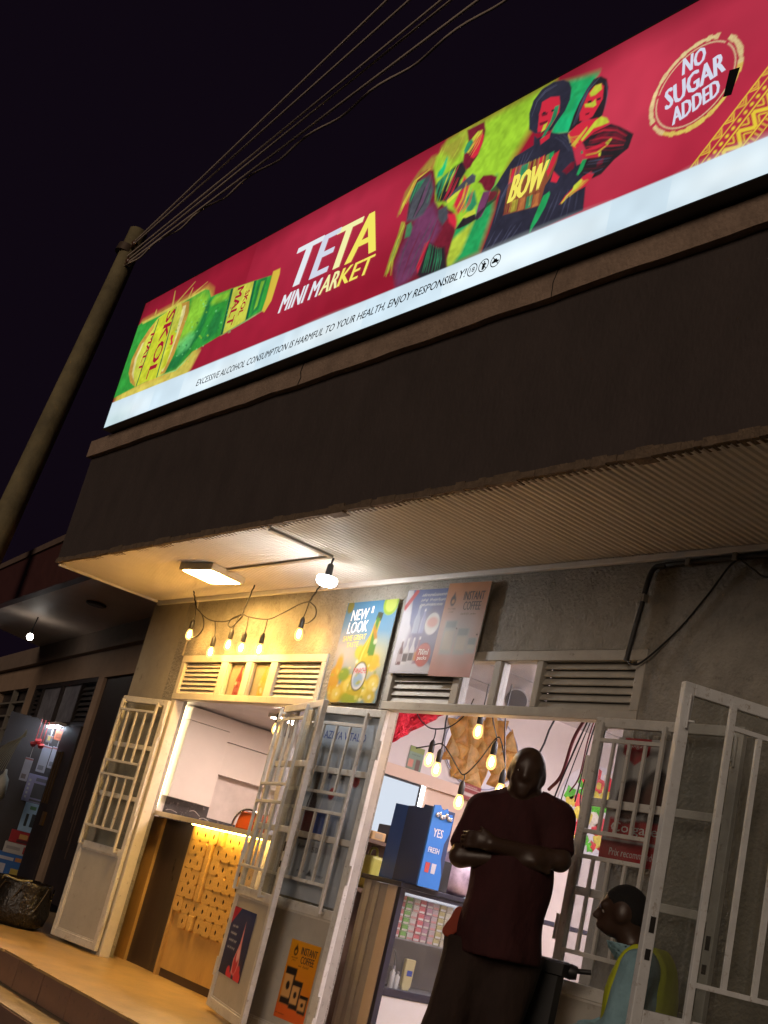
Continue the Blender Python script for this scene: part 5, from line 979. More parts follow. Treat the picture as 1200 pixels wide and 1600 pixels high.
# ------------------------------------------------------------------ cables and conduit on the plaster
cond = thing('wall_conduit', 'black conduit running along the soffit and down to the right louvre', 'conduit', (-4.2, 4.58, 2.99))
MB().tube(bez([(-3.0, 4.585, 2.965), (-3.6, 4.585, 2.972), (-4.10, 4.585, 2.965)]) + bez([(-4.10, 4.585, 2.965), (-4.19, 4.580, 2.93), (-4.22, 4.575, 2.70), (-4.25, 4.570, 2.43)]), 0.014, 8).build('pipe', RUBBER, cond)
for p in ((-3.95, 2.965), (-3.66, 2.972), (-4.21, 2.78)): MB().box(p[0] - 0.012, p[0] + 0.012, 4.563, 4.598, p[1] - 0.020, p[1] + 0.02).build('clip', mat('grey_clip', (0.25, 0.22, 0.18), 0.6), cond)
MB().tube(bez([(-4.25, 4.572, 2.44), (-4.20, 4.56, 2.41), (-4.13, 4.57, 2.43), (-3.95, 4.585, 2.60), (-3.80, 4.585, 2.78), (-3.66, 4.58, 2.95), (-3.55, 4.585, 2.90), (-3.45, 4.585, 2.855), (-3.2, 4.585, 2.90)]), 0.0055, 6).build('loose_wire', RUBBER, cond)

# ------------------------------------------------------------------ posters
INK_K, INK_W = mat('black_ink', (0.012, 0.011, 0.011), 0.5), mat('white_ink', (0.75, 0.75, 0.75), 0.5)
INK_Y, INK_B, INK_R = mat('yellow_ink', (0.72, 0.55, 0.05), 0.5), mat('blue_ink', (0.02, 0.06, 0.36), 0.5), mat('red_ink', (0.45, 0.02, 0.03), 0.5)
INK_N = mat('brown_ink', (0.05, 0.03, 0.02), 0.5)
def board(name, label, F, w, h, canvas, thick=0.006, pm=PRINT_G, cat='poster', bm=None):
    t = thing(name, label, cat, F(w / 2, 0, 0))
    MB().fbox(F, 0, w, 0, h, 0.0, thick).build('backing', bm or mat('poster_back', (0.5, 0.5, 0.48), 0.7), t)
    canvas.mesh('print', F, pm, t, w=thick + 0.0012); return t, Fr(F(0, 0, thick), F.ex, F.ey)
def bottle(c, x, y, h, w, col, hi, cap, rot=0.0, label=None):
    """A printed bottle: body, shoulder, neck, cap and highlight, turned by rot about its foot."""
    def T(p): a, n_ = math.cos(rot), math.sin(rot); return (x + p[0] * a - p[1] * n_, y + p[0] * n_ + p[1] * a)
    pr = [(-.5, 0), (.5, 0), (.5, .48), (.42, .58), (.2, .72), (.17, .95), (-.17, .95), (-.2, .72), (-.42, .58), (-.5, .48)]
    c.poly([T((a * w, b * h)) for a, b in pr], col, 0.003)
    c.poly([T((a * w, b * h)) for a, b in [(-.38, .05), (-.25, .05), (-.25, .5), (-.12, .7), (-.1, .92), (-.15, .92), (-.17, .7), (-.36, .5)]], hi, 0.004, 0.6)
    c.poly([T((a * w, b * h)) for a, b in [(-.19, .9), (.19, .9), (.19, 1), (-.19, 1)]], cap, 0.002)
    if label: c.poly([T((a * w, b * h)) for a, b in [(-.5, .12), (.5, .12), (.5, .42), (-.5, .42)]], label, 0.002)
def scribble(c, x0, x1, y, h, col):
    """A line of print too small to read."""
    x = x0
    while x < x1 - 0.004:
        w_ = random.uniform(0.35, 0.8) * h
        if random.random() > 0.12: c.stroke([(x, y + random.uniform(0, 0.3) * h), (x + w_ * 0.8, y + h * random.uniform(0.6, 1.0))], h * 0.45, col, 0.002, 0.8)
        x += w_ + 0.15 * h
# yellow and blue drink poster
Fp = Fr((-6.955, Y0 - 0.022, 2.14), (1, 0, 0), (0, 0, 1)).at(0, 0, 0, 0.012)
c = Canvas(0.60, 0.73, 0.0075, (92, 172, 214)); c.grad((62, 140, 190), (120, 160, 175), 0.15, 0.73)
c.ell(0.10, 0.36, 0.16, 0.12, (228, 206, 190), 0.08, 0.7).ell(0.45, 0.30, 0.20, 0.13, (226, 206, 120), 0.08, 0.6)
c.ell(0.52, 0.70, 0.085, 0.085, (150, 190, 40), 0.004).ell(0.52, 0.70, 0.062, 0.062, (196, 214, 90), 0.006).ell(0.045, 0.70, 0.04, 0.05, (120, 120, 40), 0.006)
for q in [(0.05, 0.16, .07, .10, (220, 160, 30)), (0.12, 0.06, .10, .07, (222, 176, 30)), (0.24, 0.12, .09, .08, (226, 190, 50)), (0.42, 0.09, .09, .07, (226, 196, 40)), (0.52, 0.13, .07, .07, (222, 186, 40)), (0.30, 0.03, .12, .05, (150, 170, 30)), (0.48, 0.28, .06, .06, (230, 180, 40)), (0.16, 0.20, .07, .05, (120, 160, 30)), (0.40, 0.33, .06, .07, (226, 204, 70)), (0.28, 0.36, .05, .05, (190, 196, 60)), (0.52, 0.04, .06, .05, (214, 190, 60)), (0.08, 0.27, .04, .07, (226, 170, 50))]: c.ell(*q[:4], q[4], 0.012, 0.95)
for q in [(0.12, 0.06), (0.42, 0.09), (0.52, 0.13), (0.24, 0.12)]: c.ell(q[0], q[1], 0.05, 0.045, (238, 216, 110), 0.012, 0.9).ell(q[0] + 0.01, q[1], 0.012, 0.012, (250, 240, 190), 0.005)
bottle(c, 0.325, 0.05, 0.60, 0.17, (196, 176, 40), (236, 226, 120), (30, 70, 30), rot=-0.17)
c.poly([(0.375, 0.33), (0.455, 0.33), (0.455, 0.44), (0.425, 0.50), (0.435, 0.61), (0.395, 0.61), (0.385, 0.50)], (60, 130, 40), 0.006).poly([(0.41, 0.60), (0.45, 0.60), (0.452, 0.635), (0.41, 0.635)], (30, 50, 24), 0.003)
c.ell(0.415, 0.49, 0.018, 0.07, (190, 120, 30), 0.006, 0.8, rot=0.5).ell(0.44, 0.43, 0.02, 0.02, (210, 214, 190), 0.006, .8)
c.ell(0.345, 0.185, 0.085, 0.105, (70, 66, 40), 0.004).ell(0.345, 0.185, 0.074, 0.094, (216, 220, 226), 0.004).ell(0.34, 0.16, 0.055, 0.05, (110, 160, 196), 0.01, 0.8)
for k in range(40): c.ell(random.uniform(0.02, 0.58), random.uniform(0.02, 0.34), random.uniform(0.006, 0.02), random.uniform(0.006, 0.016), random.choice([(240, 224, 120), (180, 190, 50), (230, 200, 60), (250, 246, 220), (140, 160, 40)]), 0.006, 0.7)
c.C *= 0.55
pst, Fq = board('drink_poster', 'blue and yellow drink poster with a green bottle above the folded leaves', Fp, 0.60, 0.73, c)
text('NEW', Fq, (0.085, 0.285, 0.595, 0.675), INK_W, pst, rot=0.05, bold=0.06, shear=0.1); text('LOOK', Fq, (0.075, 0.305, 0.500, 0.585), INK_W, pst, rot=0.05, bold=0.06, shear=0.1)
text('SAME GREAT', Fq, (0.05, 0.32, 0.445, 0.485), INK_Y, pst, rot=0.04, bold=0.03, shear=0.1); text('TASTE', Fq, (0.11, 0.25, 0.395, 0.433), INK_Y, pst, rot=0.04, bold=0.03, shear=0.1); text('1', Fq, (0.315, 0.335, 0.64, 0.69), INK_W, pst, bold=0.03)
text('PANACHE', Fq, (0.272, 0.418, 0.205, 0.245), INK_R, pst, bold=0.02)
# bottles board and coffee board over the main door
Fp = Fr((-6.29, Y0 - 0.020, 2.355), (1, 0, 0), (0, 0, 1)).at(0, 0, 0, -0.01)
c = Canvas(0.455, 0.575, 0.0075, (70, 82, 140)); c.grad((84, 104, 168), (66, 66, 118), 0.0, 0.575)
c.poly([(0, 0), (0.455, 0), (0.455, 0.02), (0.36, 0.10), (0.22, 0.16), (0.10, 0.34), (0.06, 0.575), (0, 0.575)], (206, 208, 222), 0.006).poly([(0.12, 0.30), (0.10, 0.18), (0.22, 0.10), (0.34, 0.06), (0.455, 0.06), (0.455, 0.5), (0.3, 0.45)], (84, 74, 128), 0.02, 0.7)
c.stroke([(0.0, 0.44), (0.11, 0.575)], 0.035, (186, 40, 52), 0.003)
bottle(c, 0.17, 0.27, 0.19, 0.06, (150, 164, 200), (220, 226, 240), (190, 200, 220)); bottle(c, 0.235, 0.27, 0.17, 0.05, (120, 130, 190), (220, 226, 240), (230, 230, 240))
c.ell(0.335, 0.335, 0.07, 0.075, (226, 226, 230), 0.004).ell(0.335, 0.345, 0.055, 0.035, (214, 90, 60), 0.008, 0.7)
for k in range(4): bottle(c, 0.075 + k * 0.058, 0.055 + k * 0.004, 0.18, 0.05, [(90, 50, 70), (222, 222, 230), (214, 214, 226), (120, 60, 110)][k], (245, 245, 250), (220, 220, 230), label=[(170, 160, 170), (60, 60, 80), (60, 60, 80), (200, 140, 60)][k])
c.ell(0.315, 0.125, 0.075, 0.08, (190, 52, 46), 0.004).scuff(0.12, 12)
for k in range(3): scribble(c, 0.165, 0.43 - 0.03 * (k == 2), 0.525 - k * 0.034, 0.020, (226, 228, 236))
c.C *= 0.55
pst, Fq = board('drink_poster', 'violet and white poster with small bottles, between the yellow drink poster and coffee board', Fp, 0.455, 0.575, c)
text('700ml', Fq, (0.265, 0.365, 0.125, 0.165), INK_W, pst, bold=0.02); text('packs', Fq, (0.268, 0.362, 0.085, 0.118), INK_W, pst, bold=0.02)
Fp = Fr((-5.855, Y0 - 0.034, 2.335), (1, 0, 0), (0, 0, 1)).at(0, 0, 0, -0.02)
c = Canvas(0.405, 0.615, 0.0075, (196, 136, 84)); c.grad((186, 122, 70), (186, 128, 124), 0.0, 0.62)
c.ell(0.2, 0.28, 0.2, 0.16, (150, 160, 170), 0.10, 0.75)
for x_, y_, w_, h_ in ((0.055, 0.14, 0.115, 0.22), (0.19, 0.14, 0.11, 0.17), (0.305, 0.15, 0.085, 0.10)):
    c.rect(x_, x_ + w_, y_, y_ + h_, (146, 156, 160), 0.006, 0.85).rect(x_ + 0.012, x_ + w_ - 0.012, y_ + 0.03, y_ + h_ * 0.7, (172, 164, 156), 0.008, .9).rect(x_ + 0.008, x_ + w_ - 0.008, y_ + h_ - 0.045, y_ + h_, (112, 124, 134), 0.005)
c.ell(0.075, 0.495, 0.026, 0.036, (50, 36, 30), 0.003).poly([(0.055, 0.50), (0.078, 0.56), (0.096, 0.50)], (50, 36, 30), 0.003).ell(0.077, 0.49, 0.013, 0.014, (186, 126, 76), 0.003).scuff(0.10, 10); scribble(c, 0.17, 0.32, 0.398, 0.016, (70, 44, 34)); scribble(c, 0.04, 0.12, 0.435, 0.012, (70, 44, 34)); scribble(c, 0.06, 0.10, 0.415, 0.010, (70, 44, 34))
c.C *= 0.75
pst, Fq = board('coffee_board', 'faded orange coffee board hung over the panes of the main door transom', Fp, 0.405, 0.615, c, 0.008)
text('INSTANT\nCOFFEE', Fq, (0.175, 0.37, 0.430, 0.555), INK_N, pst, bold=0.03)
MB().cyl(Fq(0.38, 0.27, -0.01), Fq(0.38, 0.27, 0.004), 0.005, n=8).cyl(Fq(0.175, 0.31, -0.01), Fq(0.175, 0.31, 0.004), 0.005, n=8).build('nail_head', BLACK, pst)
# coffee poster low on the main door leaf (frame reversed so it reads from the street)
def street(F, W): return Fr(F(W, 0, 0), -F.ex, (0, 0, 1)) if F.ex.x < 0 else F
FF3 = street(F3, W3)
Fp = FF3.at(W3 - 0.375, 0.145, 0.006)
c = Canvas(0.292, 0.46, 0.0065, (206, 140, 14)); c.grad((208, 142, 12), (196, 112, 16), 0.1, 0.46).rect(-0.1, 0.4, -0.1, 0.085, (206, 92, 30), 0.006)
for x_, y_, w_, h_ in ((0.02, 0.085, 0.10, 0.215), (0.115, 0.07, 0.085, 0.165), (0.205, 0.06, 0.075, 0.105)):
    c.rect(x_, x_ + w_, y_, y_ + h_ * 0.82, (196, 150, 90), 0.004).rect(x_, x_ + w_, y_, y_ + h_ * 0.18, (34, 24, 22), 0.004).rect(x_ + w_ * 0.82, x_ + w_, y_, y_ + h_ * 0.8, (44, 28, 24), 0.004).rect(x_ - 0.003, x_ + w_ + 0.003, y_ + h_ * 0.80, y_ + h_, (24, 18, 18), 0.003)
    c.ell(x_ + w_ * 0.45, y_ + h_ * 0.50, w_ * 0.18, h_ * 0.12, (30, 20, 18), 0.003)
c.ell(0.065, 0.395, 0.020, 0.026, (34, 22, 16), 0.003).poly([(0.047, 0.40), (0.066, 0.44), (0.084, 0.40)], (34, 22, 16), 0.003).ell(0.066, 0.392, 0.010, 0.011, (206, 140, 14), 0.002); scribble(c, 0.12, 0.22, 0.312, 0.014, (60, 36, 20)); scribble(c, 0.035, 0.095, 0.352, 0.010, (40, 26, 16)); scribble(c, 0.045, 0.085, 0.338, 0.009, (40, 26, 16)); scribble(c, 0.01, 0.10, 0.022, 0.008, (90, 40, 16))
pst, Fq = board('coffee_poster', 'mustard yellow coffee poster with three jars low on the door leaf', Fp, 0.292, 0.46, c, 0.001, PRINT)
text('INSTANT\nCOFFEE', Fq, (0.118, 0.272, 0.335, 0.430), INK_N, pst, bold=0.03)
# white water-bottle poster behind the bars
Fp = FF3.at(0.03, 0.84, -0.012)
c = Canvas(0.60, 1.20, 0.0085, (196, 206, 222)); c.grad((206, 214, 228), (186, 190, 200), 0, 1.2)
c.ell(0.30, 0.84, 0.26, 0.05, (120, 112, 112), 0.05, 0.6)
for k, (x_, b1, b2) in enumerate(((0.12, (60, 30, 34), (120, 40, 40)), (0.24, (180, 190, 214), (36, 74, 160)), (0.37, (186, 192, 208), (150, 160, 186)), (0.49, (196, 200, 212), (186, 190, 206)))): bottle(c, x_, 0.36, 0.46, 0.10, b1, (236, 240, 248), (40, 50, 110) if k == 1 else (70, 60, 70), label=b2)
c.ell(0.295, 0.68, 0.033, 0.04, (180, 34, 46), 0.004).ell(0.505, 0.78, 0.033, 0.04, (180, 34, 46), 0.004)
c.rect(0.05, 0.55, 0.30, 0.36, (150, 150, 158), 0.01, 0.6); scribble(c, 0.07, 0.16, 0.305, 0.03, (50, 50, 60)); scribble(c, 0.14, 0.22, 0.16, 0.022, (60, 60, 70)); scribble(c, 0.32, 0.40, 0.15, 0.02, (60, 60, 70)); c.poly([(0.24, 0.15), (0.30, 0.15), (0.27, 0.19)], (40, 40, 50), 0.004)
pst, Fq = board('water_poster', 'white bottled water poster with blue lettering behind the door bars', Fp, 0.60, 1.20, c, 0.002)
text('MAZI YA VITAL\'O', Fq, (0.03, 0.50, 1.035, 1.090), INK_B, pst, bold=0.02); text('500', Fq, (0.24, 0.33, 0.295, 0.330), INK_K, pst, bold=0.02)
# blue poster on the counter leaf
Fp = street(FM, WM).at(0.035, 0.255, 0.0055)
c = Canvas(0.56, 0.43, 0.0065, (20, 40, 92)); c.grad((22, 44, 100), (18, 28, 66), 0, 0.43).poly([(0, 0.43), (0.20, 0.43), (0, 0.30)], (180, 24, 50), 0.004)
c.poly([(0.31, 0.03), (0.42, 0.02), (0.44, 0.10), (0.40, 0.22), (0.375, 0.36), (0.36, 0.22), (0.30, 0.12)], (222, 150, 160), 0.006).ell(0.365, 0.10, 0.05, 0.07, (190, 40, 60), 0.006).ell(0.38, 0.15, 0.03, 0.04, (230, 180, 190), 0.006)
for q in ((0.24, 0.03), (0.46, 0.06), (0.30, 0.0), (0.50, 0.02), (0.43, 0.02)): c.ell(q[0], q[1], 0.04, 0.035, (206, 50, 70), 0.006)
for k in range(4): scribble(c, 0.08, 0.22 + 0.04 * (k > 1), 0.30 - k * 0.045, 0.016, (200, 206, 220))
pst, Fq = board('ice_cream_poster', 'dark blue poster with a pink cone on the counter door leaf', Fp, 0.56, 0.43, c, 0.001)
# toothpaste poster on the right leaf
FF4 = street(F4, W4)
Fp = FF4.at(0.13, 1.395, -0.030)
c = Canvas(0.37, 0.61, 0.007, (196, 192, 190)); c.rect(-1, 1, -0.1, 0.10, (176, 22, 34), 0.003).rect(0.03, 0.40, 0.115, 0.215, (180, 26, 40), 0.004)
c.poly([(0.04, 0.62), (0.20, 0.62), (0.20, 0.53), (0.12, 0.475), (0.04, 0.53)], (176, 22, 40), 0.003)
c.ell(0.13, 0.30, 0.085, 0.11, (46, 28, 26), 0.008).ell(0.14, 0.29, 0.06, 0.085, (92, 56, 46), 0.01).ell(0.27, 0.34, 0.085, 0.13, (36, 22, 22), 0.008).ell(0.255, 0.32, 0.055, 0.08, (104, 62, 50), 0.01).poly([(0.2, 0.21), (0.45, 0.21), (0.62, 0.36), (0.62, 0.5), (0.40, 0.44), (0.3, 0.24)], (34, 30, 44), 0.01)
c.poly([(0.04, 0.21), (0.2, 0.21), (0.24, 0.26), (0.12, 0.20)], (190, 190, 196), 0.006).poly([(0.40, 0.10), (0.62, 0.10), (0.62, 0.24), (0.45, 0.22)], (40, 60, 120), 0.008)
pst, Fq = board('toothpaste_poster', 'red and white toothpaste poster with two faces on the right leaf', Fp, 0.37, 0.61, c, 0.002)
text('Colgate', Fq, (0.045, 0.32, 0.135, 0.195), INK_W, pst, bold=0.02); text('Colgate', Fq, (0.055, 0.185, 0.555, 0.590), INK_W, pst, bold=0.02); text('Prix recommandé', Fq, (0.06, 0.33, 0.035, 0.070), INK_W, pst)

# ------------------------------------------------------------------ serving counter in the left doorway
ctr = thing('serving_counter', 'yellow lit wooden serving counter filling the left doorway', 'counter', (-8.2, 4.9, 0))
MARBLE = mat('black_marble', (0.03, 0.03, 0.035), 0.15, var=0.2, vscale=6, spots=0.5, spot_col=(0.35, 0.35, 0.36))
MB().box(-9.85, -7.17, 4.76, 5.25, 1.168, 1.195).build('counter_top', MARBLE, ctr, bevel=0.004)
MB().box(-9.85, -7.17, 4.754, 4.7595, 1.158, 1.197).build('metal_edge', mat('pale_edge_strip', (0.62, 0.55, 0.42), 0.3, 0.4), ctr, bevel=0.002)
MB().box(-9.85, -9.32, 4.86, 4.90, 0.0, 1.155).build('end_stile', WOOD, ctr)
MB().box(-9.319, -8.76, 4.885, 4.91, 0.0, 1.155).build('dark_panel', mat('dark_brown_glass_panel', (0.045, 0.028, 0.018), 0.3, var=0.4, vscale=5, spots=0.3, spot_col=(0.09, 0.05, 0.02), stretch=(1, 1, 0.15)), ctr)
MB().box(-8.759, -8.725, 4.845, 4.91, 0.0, 1.155).build('side_stile', WOOD, ctr)
MB().box(-8.7245, -7.17, 4.87, 4.90, 0.06, 1.155).build('front_panel', WOOD, ctr)
MB().box(-8.7245, -7.17, 4.88, 4.90, 0.0, 0.059).build('toe_board', mat('dark_toe_board', (0.08, 0.045, 0.02), 0.6), ctr)
MB().box(-8.70, -7.20, 4.79, 4.82, 1.150, 1.158).build('light_strip', emit('amber_led_strip', (1.0, 0.60, 0.12), 60.0), ctr)
BLOCKM = mat('yellow_wood_block', (0.55, 0.33, 0.09), 0.5, var=0.22, vscale=9, spots=0.2, spot_col=(0.38, 0.21, 0.06), coord='Generated')
HOLE = mat('dark_hole', (0.05, 0.02, 0.006), 0.9)
def block_mesh(n_hole=10):
    b = MB(); w_, h_, ch, dp = 0.0645, 0.0535, 0.017, 0.03
    out = [(-w_ + ch, -h_), (w_ - ch, -h_), (w_, -h_ + ch), (w_, h_ - ch), (w_ - ch, h_), (-w_ + ch, h_), (-w_, h_ - ch), (-w_, -h_ + ch)]
    hole = [(0.011 * math.cos(a), 0.019 * math.sin(a)) for a in [2 * math.pi * (k + 5.0) / 8 for k in range(8)]]
    F = Fr((0, 0, 0), (1, 0, 0), (0, 0, 1)); n = 8
    vs = [F(*p, dp) for p in out] + [F(*p, 0) for p in out] + [F(*p, dp) for p in hole] + [F(*p, 0.004) for p in hole]
    fs = [(i, (i + 1) % n, 16 + (i + 1) % n, 16 + i) for i in range(n)]
    b.add(vs, fs); b.add(vs, [(i, 8 + i, 8 + (i + 1) % n, (i + 1) % n) for i in range(n)])
    b.add(vs, [(16 + i, 16 + (i + 1) % n, 24 + (i + 1) % n, 24 + i) for i in range(n)] + [tuple(range(24, 32))], 1); return b
blk = block_mesh().build('wood_block', [BLOCKM, HOLE], ctr); slab = MB().box(-0.030, 0.030, -0.045, 0.0, -0.055, 0.055).build('wood_block', BLOCKM, ctr, bevel=0.004)
first = {0: blk, 1: slab}; used = {0: False, 1: False}
for r in range(7):
    for c_ in range(12):
        x_ = -8.655 + c_ * 0.131 + (0.064 if r % 2 else 0) * 0.0; z_ = 1.095 - r * 0.1095
        if r == 6 and c_ < 1: continue
        k = 1 if (c_ in (2,) and r in (1, 2, 3, 4) or (r == 6 and c_ == 2) or (r == 0 and c_ == 3)) else 0
        src = first[k]
        o = src if not used[k] else src.copy()
        if used[k]: COL.objects.link(o); o.parent = ctr; o.matrix_parent_inverse = src.matrix_parent_inverse.copy()
        used[k] = True
        o.location = (x_ + random.uniform(-0.0015, 0.0015), 4.8695 - random.choice([0, 0, 0.003, 0.006]) * (1 - k), z_ + random.uniform(-0.0015, 0.0015)); o.rotation_euler = (0, random.uniform(-0.012, 0.012), 0)
# orange toaster on the counter
tst = thing('toaster', 'small orange and chrome toaster on the black counter top', 'toaster', (-8.02, 4.95, 1.195))
FT = Fr((-8.19, 4.87, 1.197), (1, 0, 0), (0, 0, 1))
body = [(0, 0), (0.34, 0), (0.34, 0.10), (0.31, 0.135), (0.05, 0.135), (0.02, 0.10)]
MB().prism(FT, body, -0.17, 0.0).build('body', mat('orange_enamel', (0.75, 0.13, 0.02), 0.3), tst, bevel=0.012)
MB().prism(FT, [(0.06, 0.136), (0.30, 0.136), (0.30, 0.141), (0.06, 0.141)], -0.14, -0.10).prism(FT, [(0.06, 0.136), (0.30, 0.136), (0.30, 0.141), (0.06, 0.141)], -0.075, -0.035).build('bread_slot', BLACK, tst)
for w_ in (0.012, -0.182): MB().tube([FT(0.36 * 0.5 + 0.20 * math.cos(a), 0.02 + 0.135 * math.sin(a), w_) for a in [math.pi * k / 14 for k in range(15)]], 0.009, 8).build('chrome_arch', CHROME, tst)
MB().fbox(FT, 0.31, 0.345, 0.05, 0.07, 0.002, 0.03).build('lever', BLACK, tst)
MB().fbox(FT, 0.02, 0.33, -0.0015, 0.004, -0.16, -0.01).build('feet', BLACK, tst)
grd = thing('sneeze_guard', 'clear curved acrylic guard standing on the counter by the right leaf', 'guard', (-7.4, 4.8, 1.195))
gp = [(5.02, 1.196), (5.02, 1.45), (4.99, 1.56), (4.92, 1.62), (4.84, 1.63)]
gv = MB(); gp2 = bez([(0, a, b) for a, b in gp], 5)
vs = [(x_, p.y, p.z) for p in gp2 for x_ in (-7.72, -7.24)]
gv.add(vs, [(2 * i, 2 * i + 1, 2 * i + 3, 2 * i + 2) for i in range(len(gp2) - 1)], 0, True); gv.build('acrylic_sheet', pane_mat('clear_acrylic', gloss=0.05), grd)
MB().tube([(-7.72, p.y, p.z) for p in gp2], 0.003, 6).build('edge', mat('pale_acrylic_edge', (0.6, 0.6, 0.55), 0.3), grd)

# ------------------------------------------------------------------ kitchen cupboards on the side wall
kit = thing('wall_cupboards', 'white laminate wall cupboards over a black marble splashback', 'cupboard', (-10.05, 5.6, 1.2))
MB().box(-10.069, -9.95, 5.16, 5.605, 1.36, 2.065).build('tall_door', INW2, kit, bevel=0.002)
MB().box(-10.069, -9.95, 5.16, 5.605, 2.069, 2.19).build('top_door', INW2, kit, bevel=0.002)
MB().box(-10.069, -9.97, 5.609, 6.59, 1.978, 2.185).build('upper_door', INW2, kit, bevel=0.002)
MB().box(-10.069, -9.965, 5.609, 6.59, 1.668, 1.971).build('upper_door', INW2, kit, bevel=0.002)
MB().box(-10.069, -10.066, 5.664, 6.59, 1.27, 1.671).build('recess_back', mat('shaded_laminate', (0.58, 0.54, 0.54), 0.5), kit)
MB().box(-10.069, -10.055, 5.21, 5.663, 1.196, 1.364).box(-10.069, -10.055, 5.664, 6.59, 1.196, 1.269).build('splashback', MARBLE, kit)
vn = MB()
for k in range(9):
    y_ = 5.23 + k * 0.06; z_ = 1.24 + 0.05 * math.sin(k * 2.1)
    if k % 2 == 0: vn.tube(bez([(-10.0548, y_, z_), (-10.0548, y_ + 0.05, z_ + 0.012 * (-1) ** k), (-10.0548, y_ + 0.12, z_ + 0.03 * math.sin(k))]), 0.003, 5)
vn.build('marble_vein', mat('white_vein', (0.6, 0.6, 0.6), 0.3), kit)
MB().box(-10.069, -9.2, 5.19, 5.2, 1.0, 1.19).build('counter_return', MARBLE, kit)
led = thing('wall_light_strip', 'vertical warm white light strip glowing inside the counter doorway', 'light strip', (-10.06, 5.13, 1.25))
MB().box(-10.0695, -10.055, 5.118, 5.138, 1.25, 2.19).build('strip', emit('warm_white_led_strip', (1.0, 0.80, 0.42), 11.0), led)
for nm, x_, y_, w_, d_, z_, st_ in (('kitchen', -8.6, 5.55, 0.5, 0.5, 2.2045, 82.0), ('shop', -4.9, 6.3, 1.5, 0.16, 2.62, 58.0), ('shop', -4.2, 5.3, 1.2, 0.16, 2.62, 58.0), ('shop', -5.4, 7.6, 1.2, 0.16, 2.62, 58.0)):
    t = thing('ceiling_light', ('white panel light on the low ceiling behind the counter' if nm == 'kitchen' else {6.3: 'tube light over the middle of the shop', 5.3: 'tube light nearest the main doorway inside', 7.6: 'tube light deepest inside the shop'}.get(y_)), 'ceiling light', (x_, y_, z_), 'ceiling panel lights' if nm == 'shop' else None)
    if nm == 'kitchen': MB().box(x_ - w_ / 2, x_ + w_ / 2, y_ - d_ / 2, y_ + d_ / 2, z_ - 0.03, z_).build('frame', WHITE, t)
    else:
        MB().cyl((x_ - w_ / 3, y_, z_), (x_ - w_ / 3, y_, 2.7595), 0.006).cyl((x_ + w_ / 3, y_, z_), (x_ + w_ / 3, y_, 2.7595), 0.006).build('hanger_rods', WHITE, t)
    MB().box(x_ - w_ / 2 + .02, x_ + w_ / 2 - .02, y_ - d_ / 2 + .02, y_ + d_ / 2 - .02, z_ - (0.034 if nm == 'kitchen' else 0.06), z_ - (0.0305 if nm == 'kitchen' else 0.0)).build('diffuser', emit(nm + '_panel_glow_%d' % int(st_ * 10), (1.0, 0.74, 0.60) if nm == 'kitchen' else (1.0, 0.88, 0.94), st_), t)
# bottle pictures stuck behind the left transom panes
for x_, w_, lb, dk, lt_ in ((-8.495, 0.30, 'red', (150, 26, 34), (214, 110, 96)), (-8.115, 0.29, 'yellow', (206, 168, 26), (236, 216, 120))):
    c = Canvas(w_, 0.28, 0.007, (196, 178, 140)); c.rect(0.0, 0.05, 0, 0.28, (170, 150, 112), 0.02, 0.6)
    bottle(c, w_ * 0.52, 0.01, 0.27, 0.085, dk, lt_, (226, 220, 200), rot=-0.06, label=tuple(int(q * 0.7 + 60) for q in dk))
    for k in range(5): c.ell(w_ * 0.52 + random.uniform(-0.03, 0.03), random.uniform(0.03, 0.14), 0.016, 0.014, random.choice([lt_, dk, (236, 226, 190)]), 0.005, 0.8)
    pst, Fq = board('bottle_picture', f'{lb} bottle picture stuck behind the left transom pane', Fr((x_, Y0 + 0.0405, 2.165), (1, 0, 0), (0, 0, 1)), w_, 0.28, c, 0.002)
# ------------------------------------------------------------------ main shop: partition wall with pictures
blkhd = thing('wall_bulkhead', 'pale peach bulkhead ledge under the food picture', 'bulkhead', (-7.45, 6.2, 1.85))
MB().box(-7.499, -7.44, 4.8, 7.6, 1.862, 1.952).build('fascia', mat('peach_board', (0.70, 0.52, 0.40), 0.5, var=0.03), blkhd)
MB().box(-7.499, -7.47, 5.55, 6.0, 1.10, 1.861).build('light_panel', emit('soft_blue_white_panel', (0.80, 0.88, 1.0), 0.72), blkhd)
MB().box(-7.499, -7.462, 6.001, 6.045, 1.10, 1.861).build('tube_light', emit('blue_white_tube', (0.86, 0.93, 1.0), 5.0), blkhd)
MB().box(-7.499, -7.48, 6.046, 6.62, 1.10, 1.861).build('peach_panel', mat('peach_board', (0.70, 0.52, 0.40), 0.5), blkhd)
MB().box(-7.499, -7.47, 6.63, 7.2, 1.10, 1.861).build('light_panel', emit('soft_blue_white_panel', (0.80, 0.88, 1.0), 0.72), blkhd)
MB().box(-7.4695, -7.46, 5.55, 6.0, 1.845, 1.861).box(-7.4695, -7.46, 5.985, 6.0, 1.10, 1.8449).build('dark_trim', BLACK, blkhd)
FX = Fr((-7.5, 0, 0), (0, 1, 0), (0, 0, 1))
def plate_picture(name, label, cy, cz, r, painter):
    t = thing(name, label, 'picture', (-7.49, cy, cz))
    n = 48; F = Fr((-7.498, cy, cz), (0, 1, 0), (0, 0, 1))
    MB().prism(F, [(r * math.cos(2 * math.pi * k / n), r * 0.76 * math.sin(2 * math.pi * k / n)) for k in range(n)], 0.0, 0.012).build('plate_board', mat('white_plate_board', (0.70, 0.70, 0.76), 0.35), t)
    painter(t, Fr(F(0, 0, 0.0121), F.ex, F.ey), r); return t
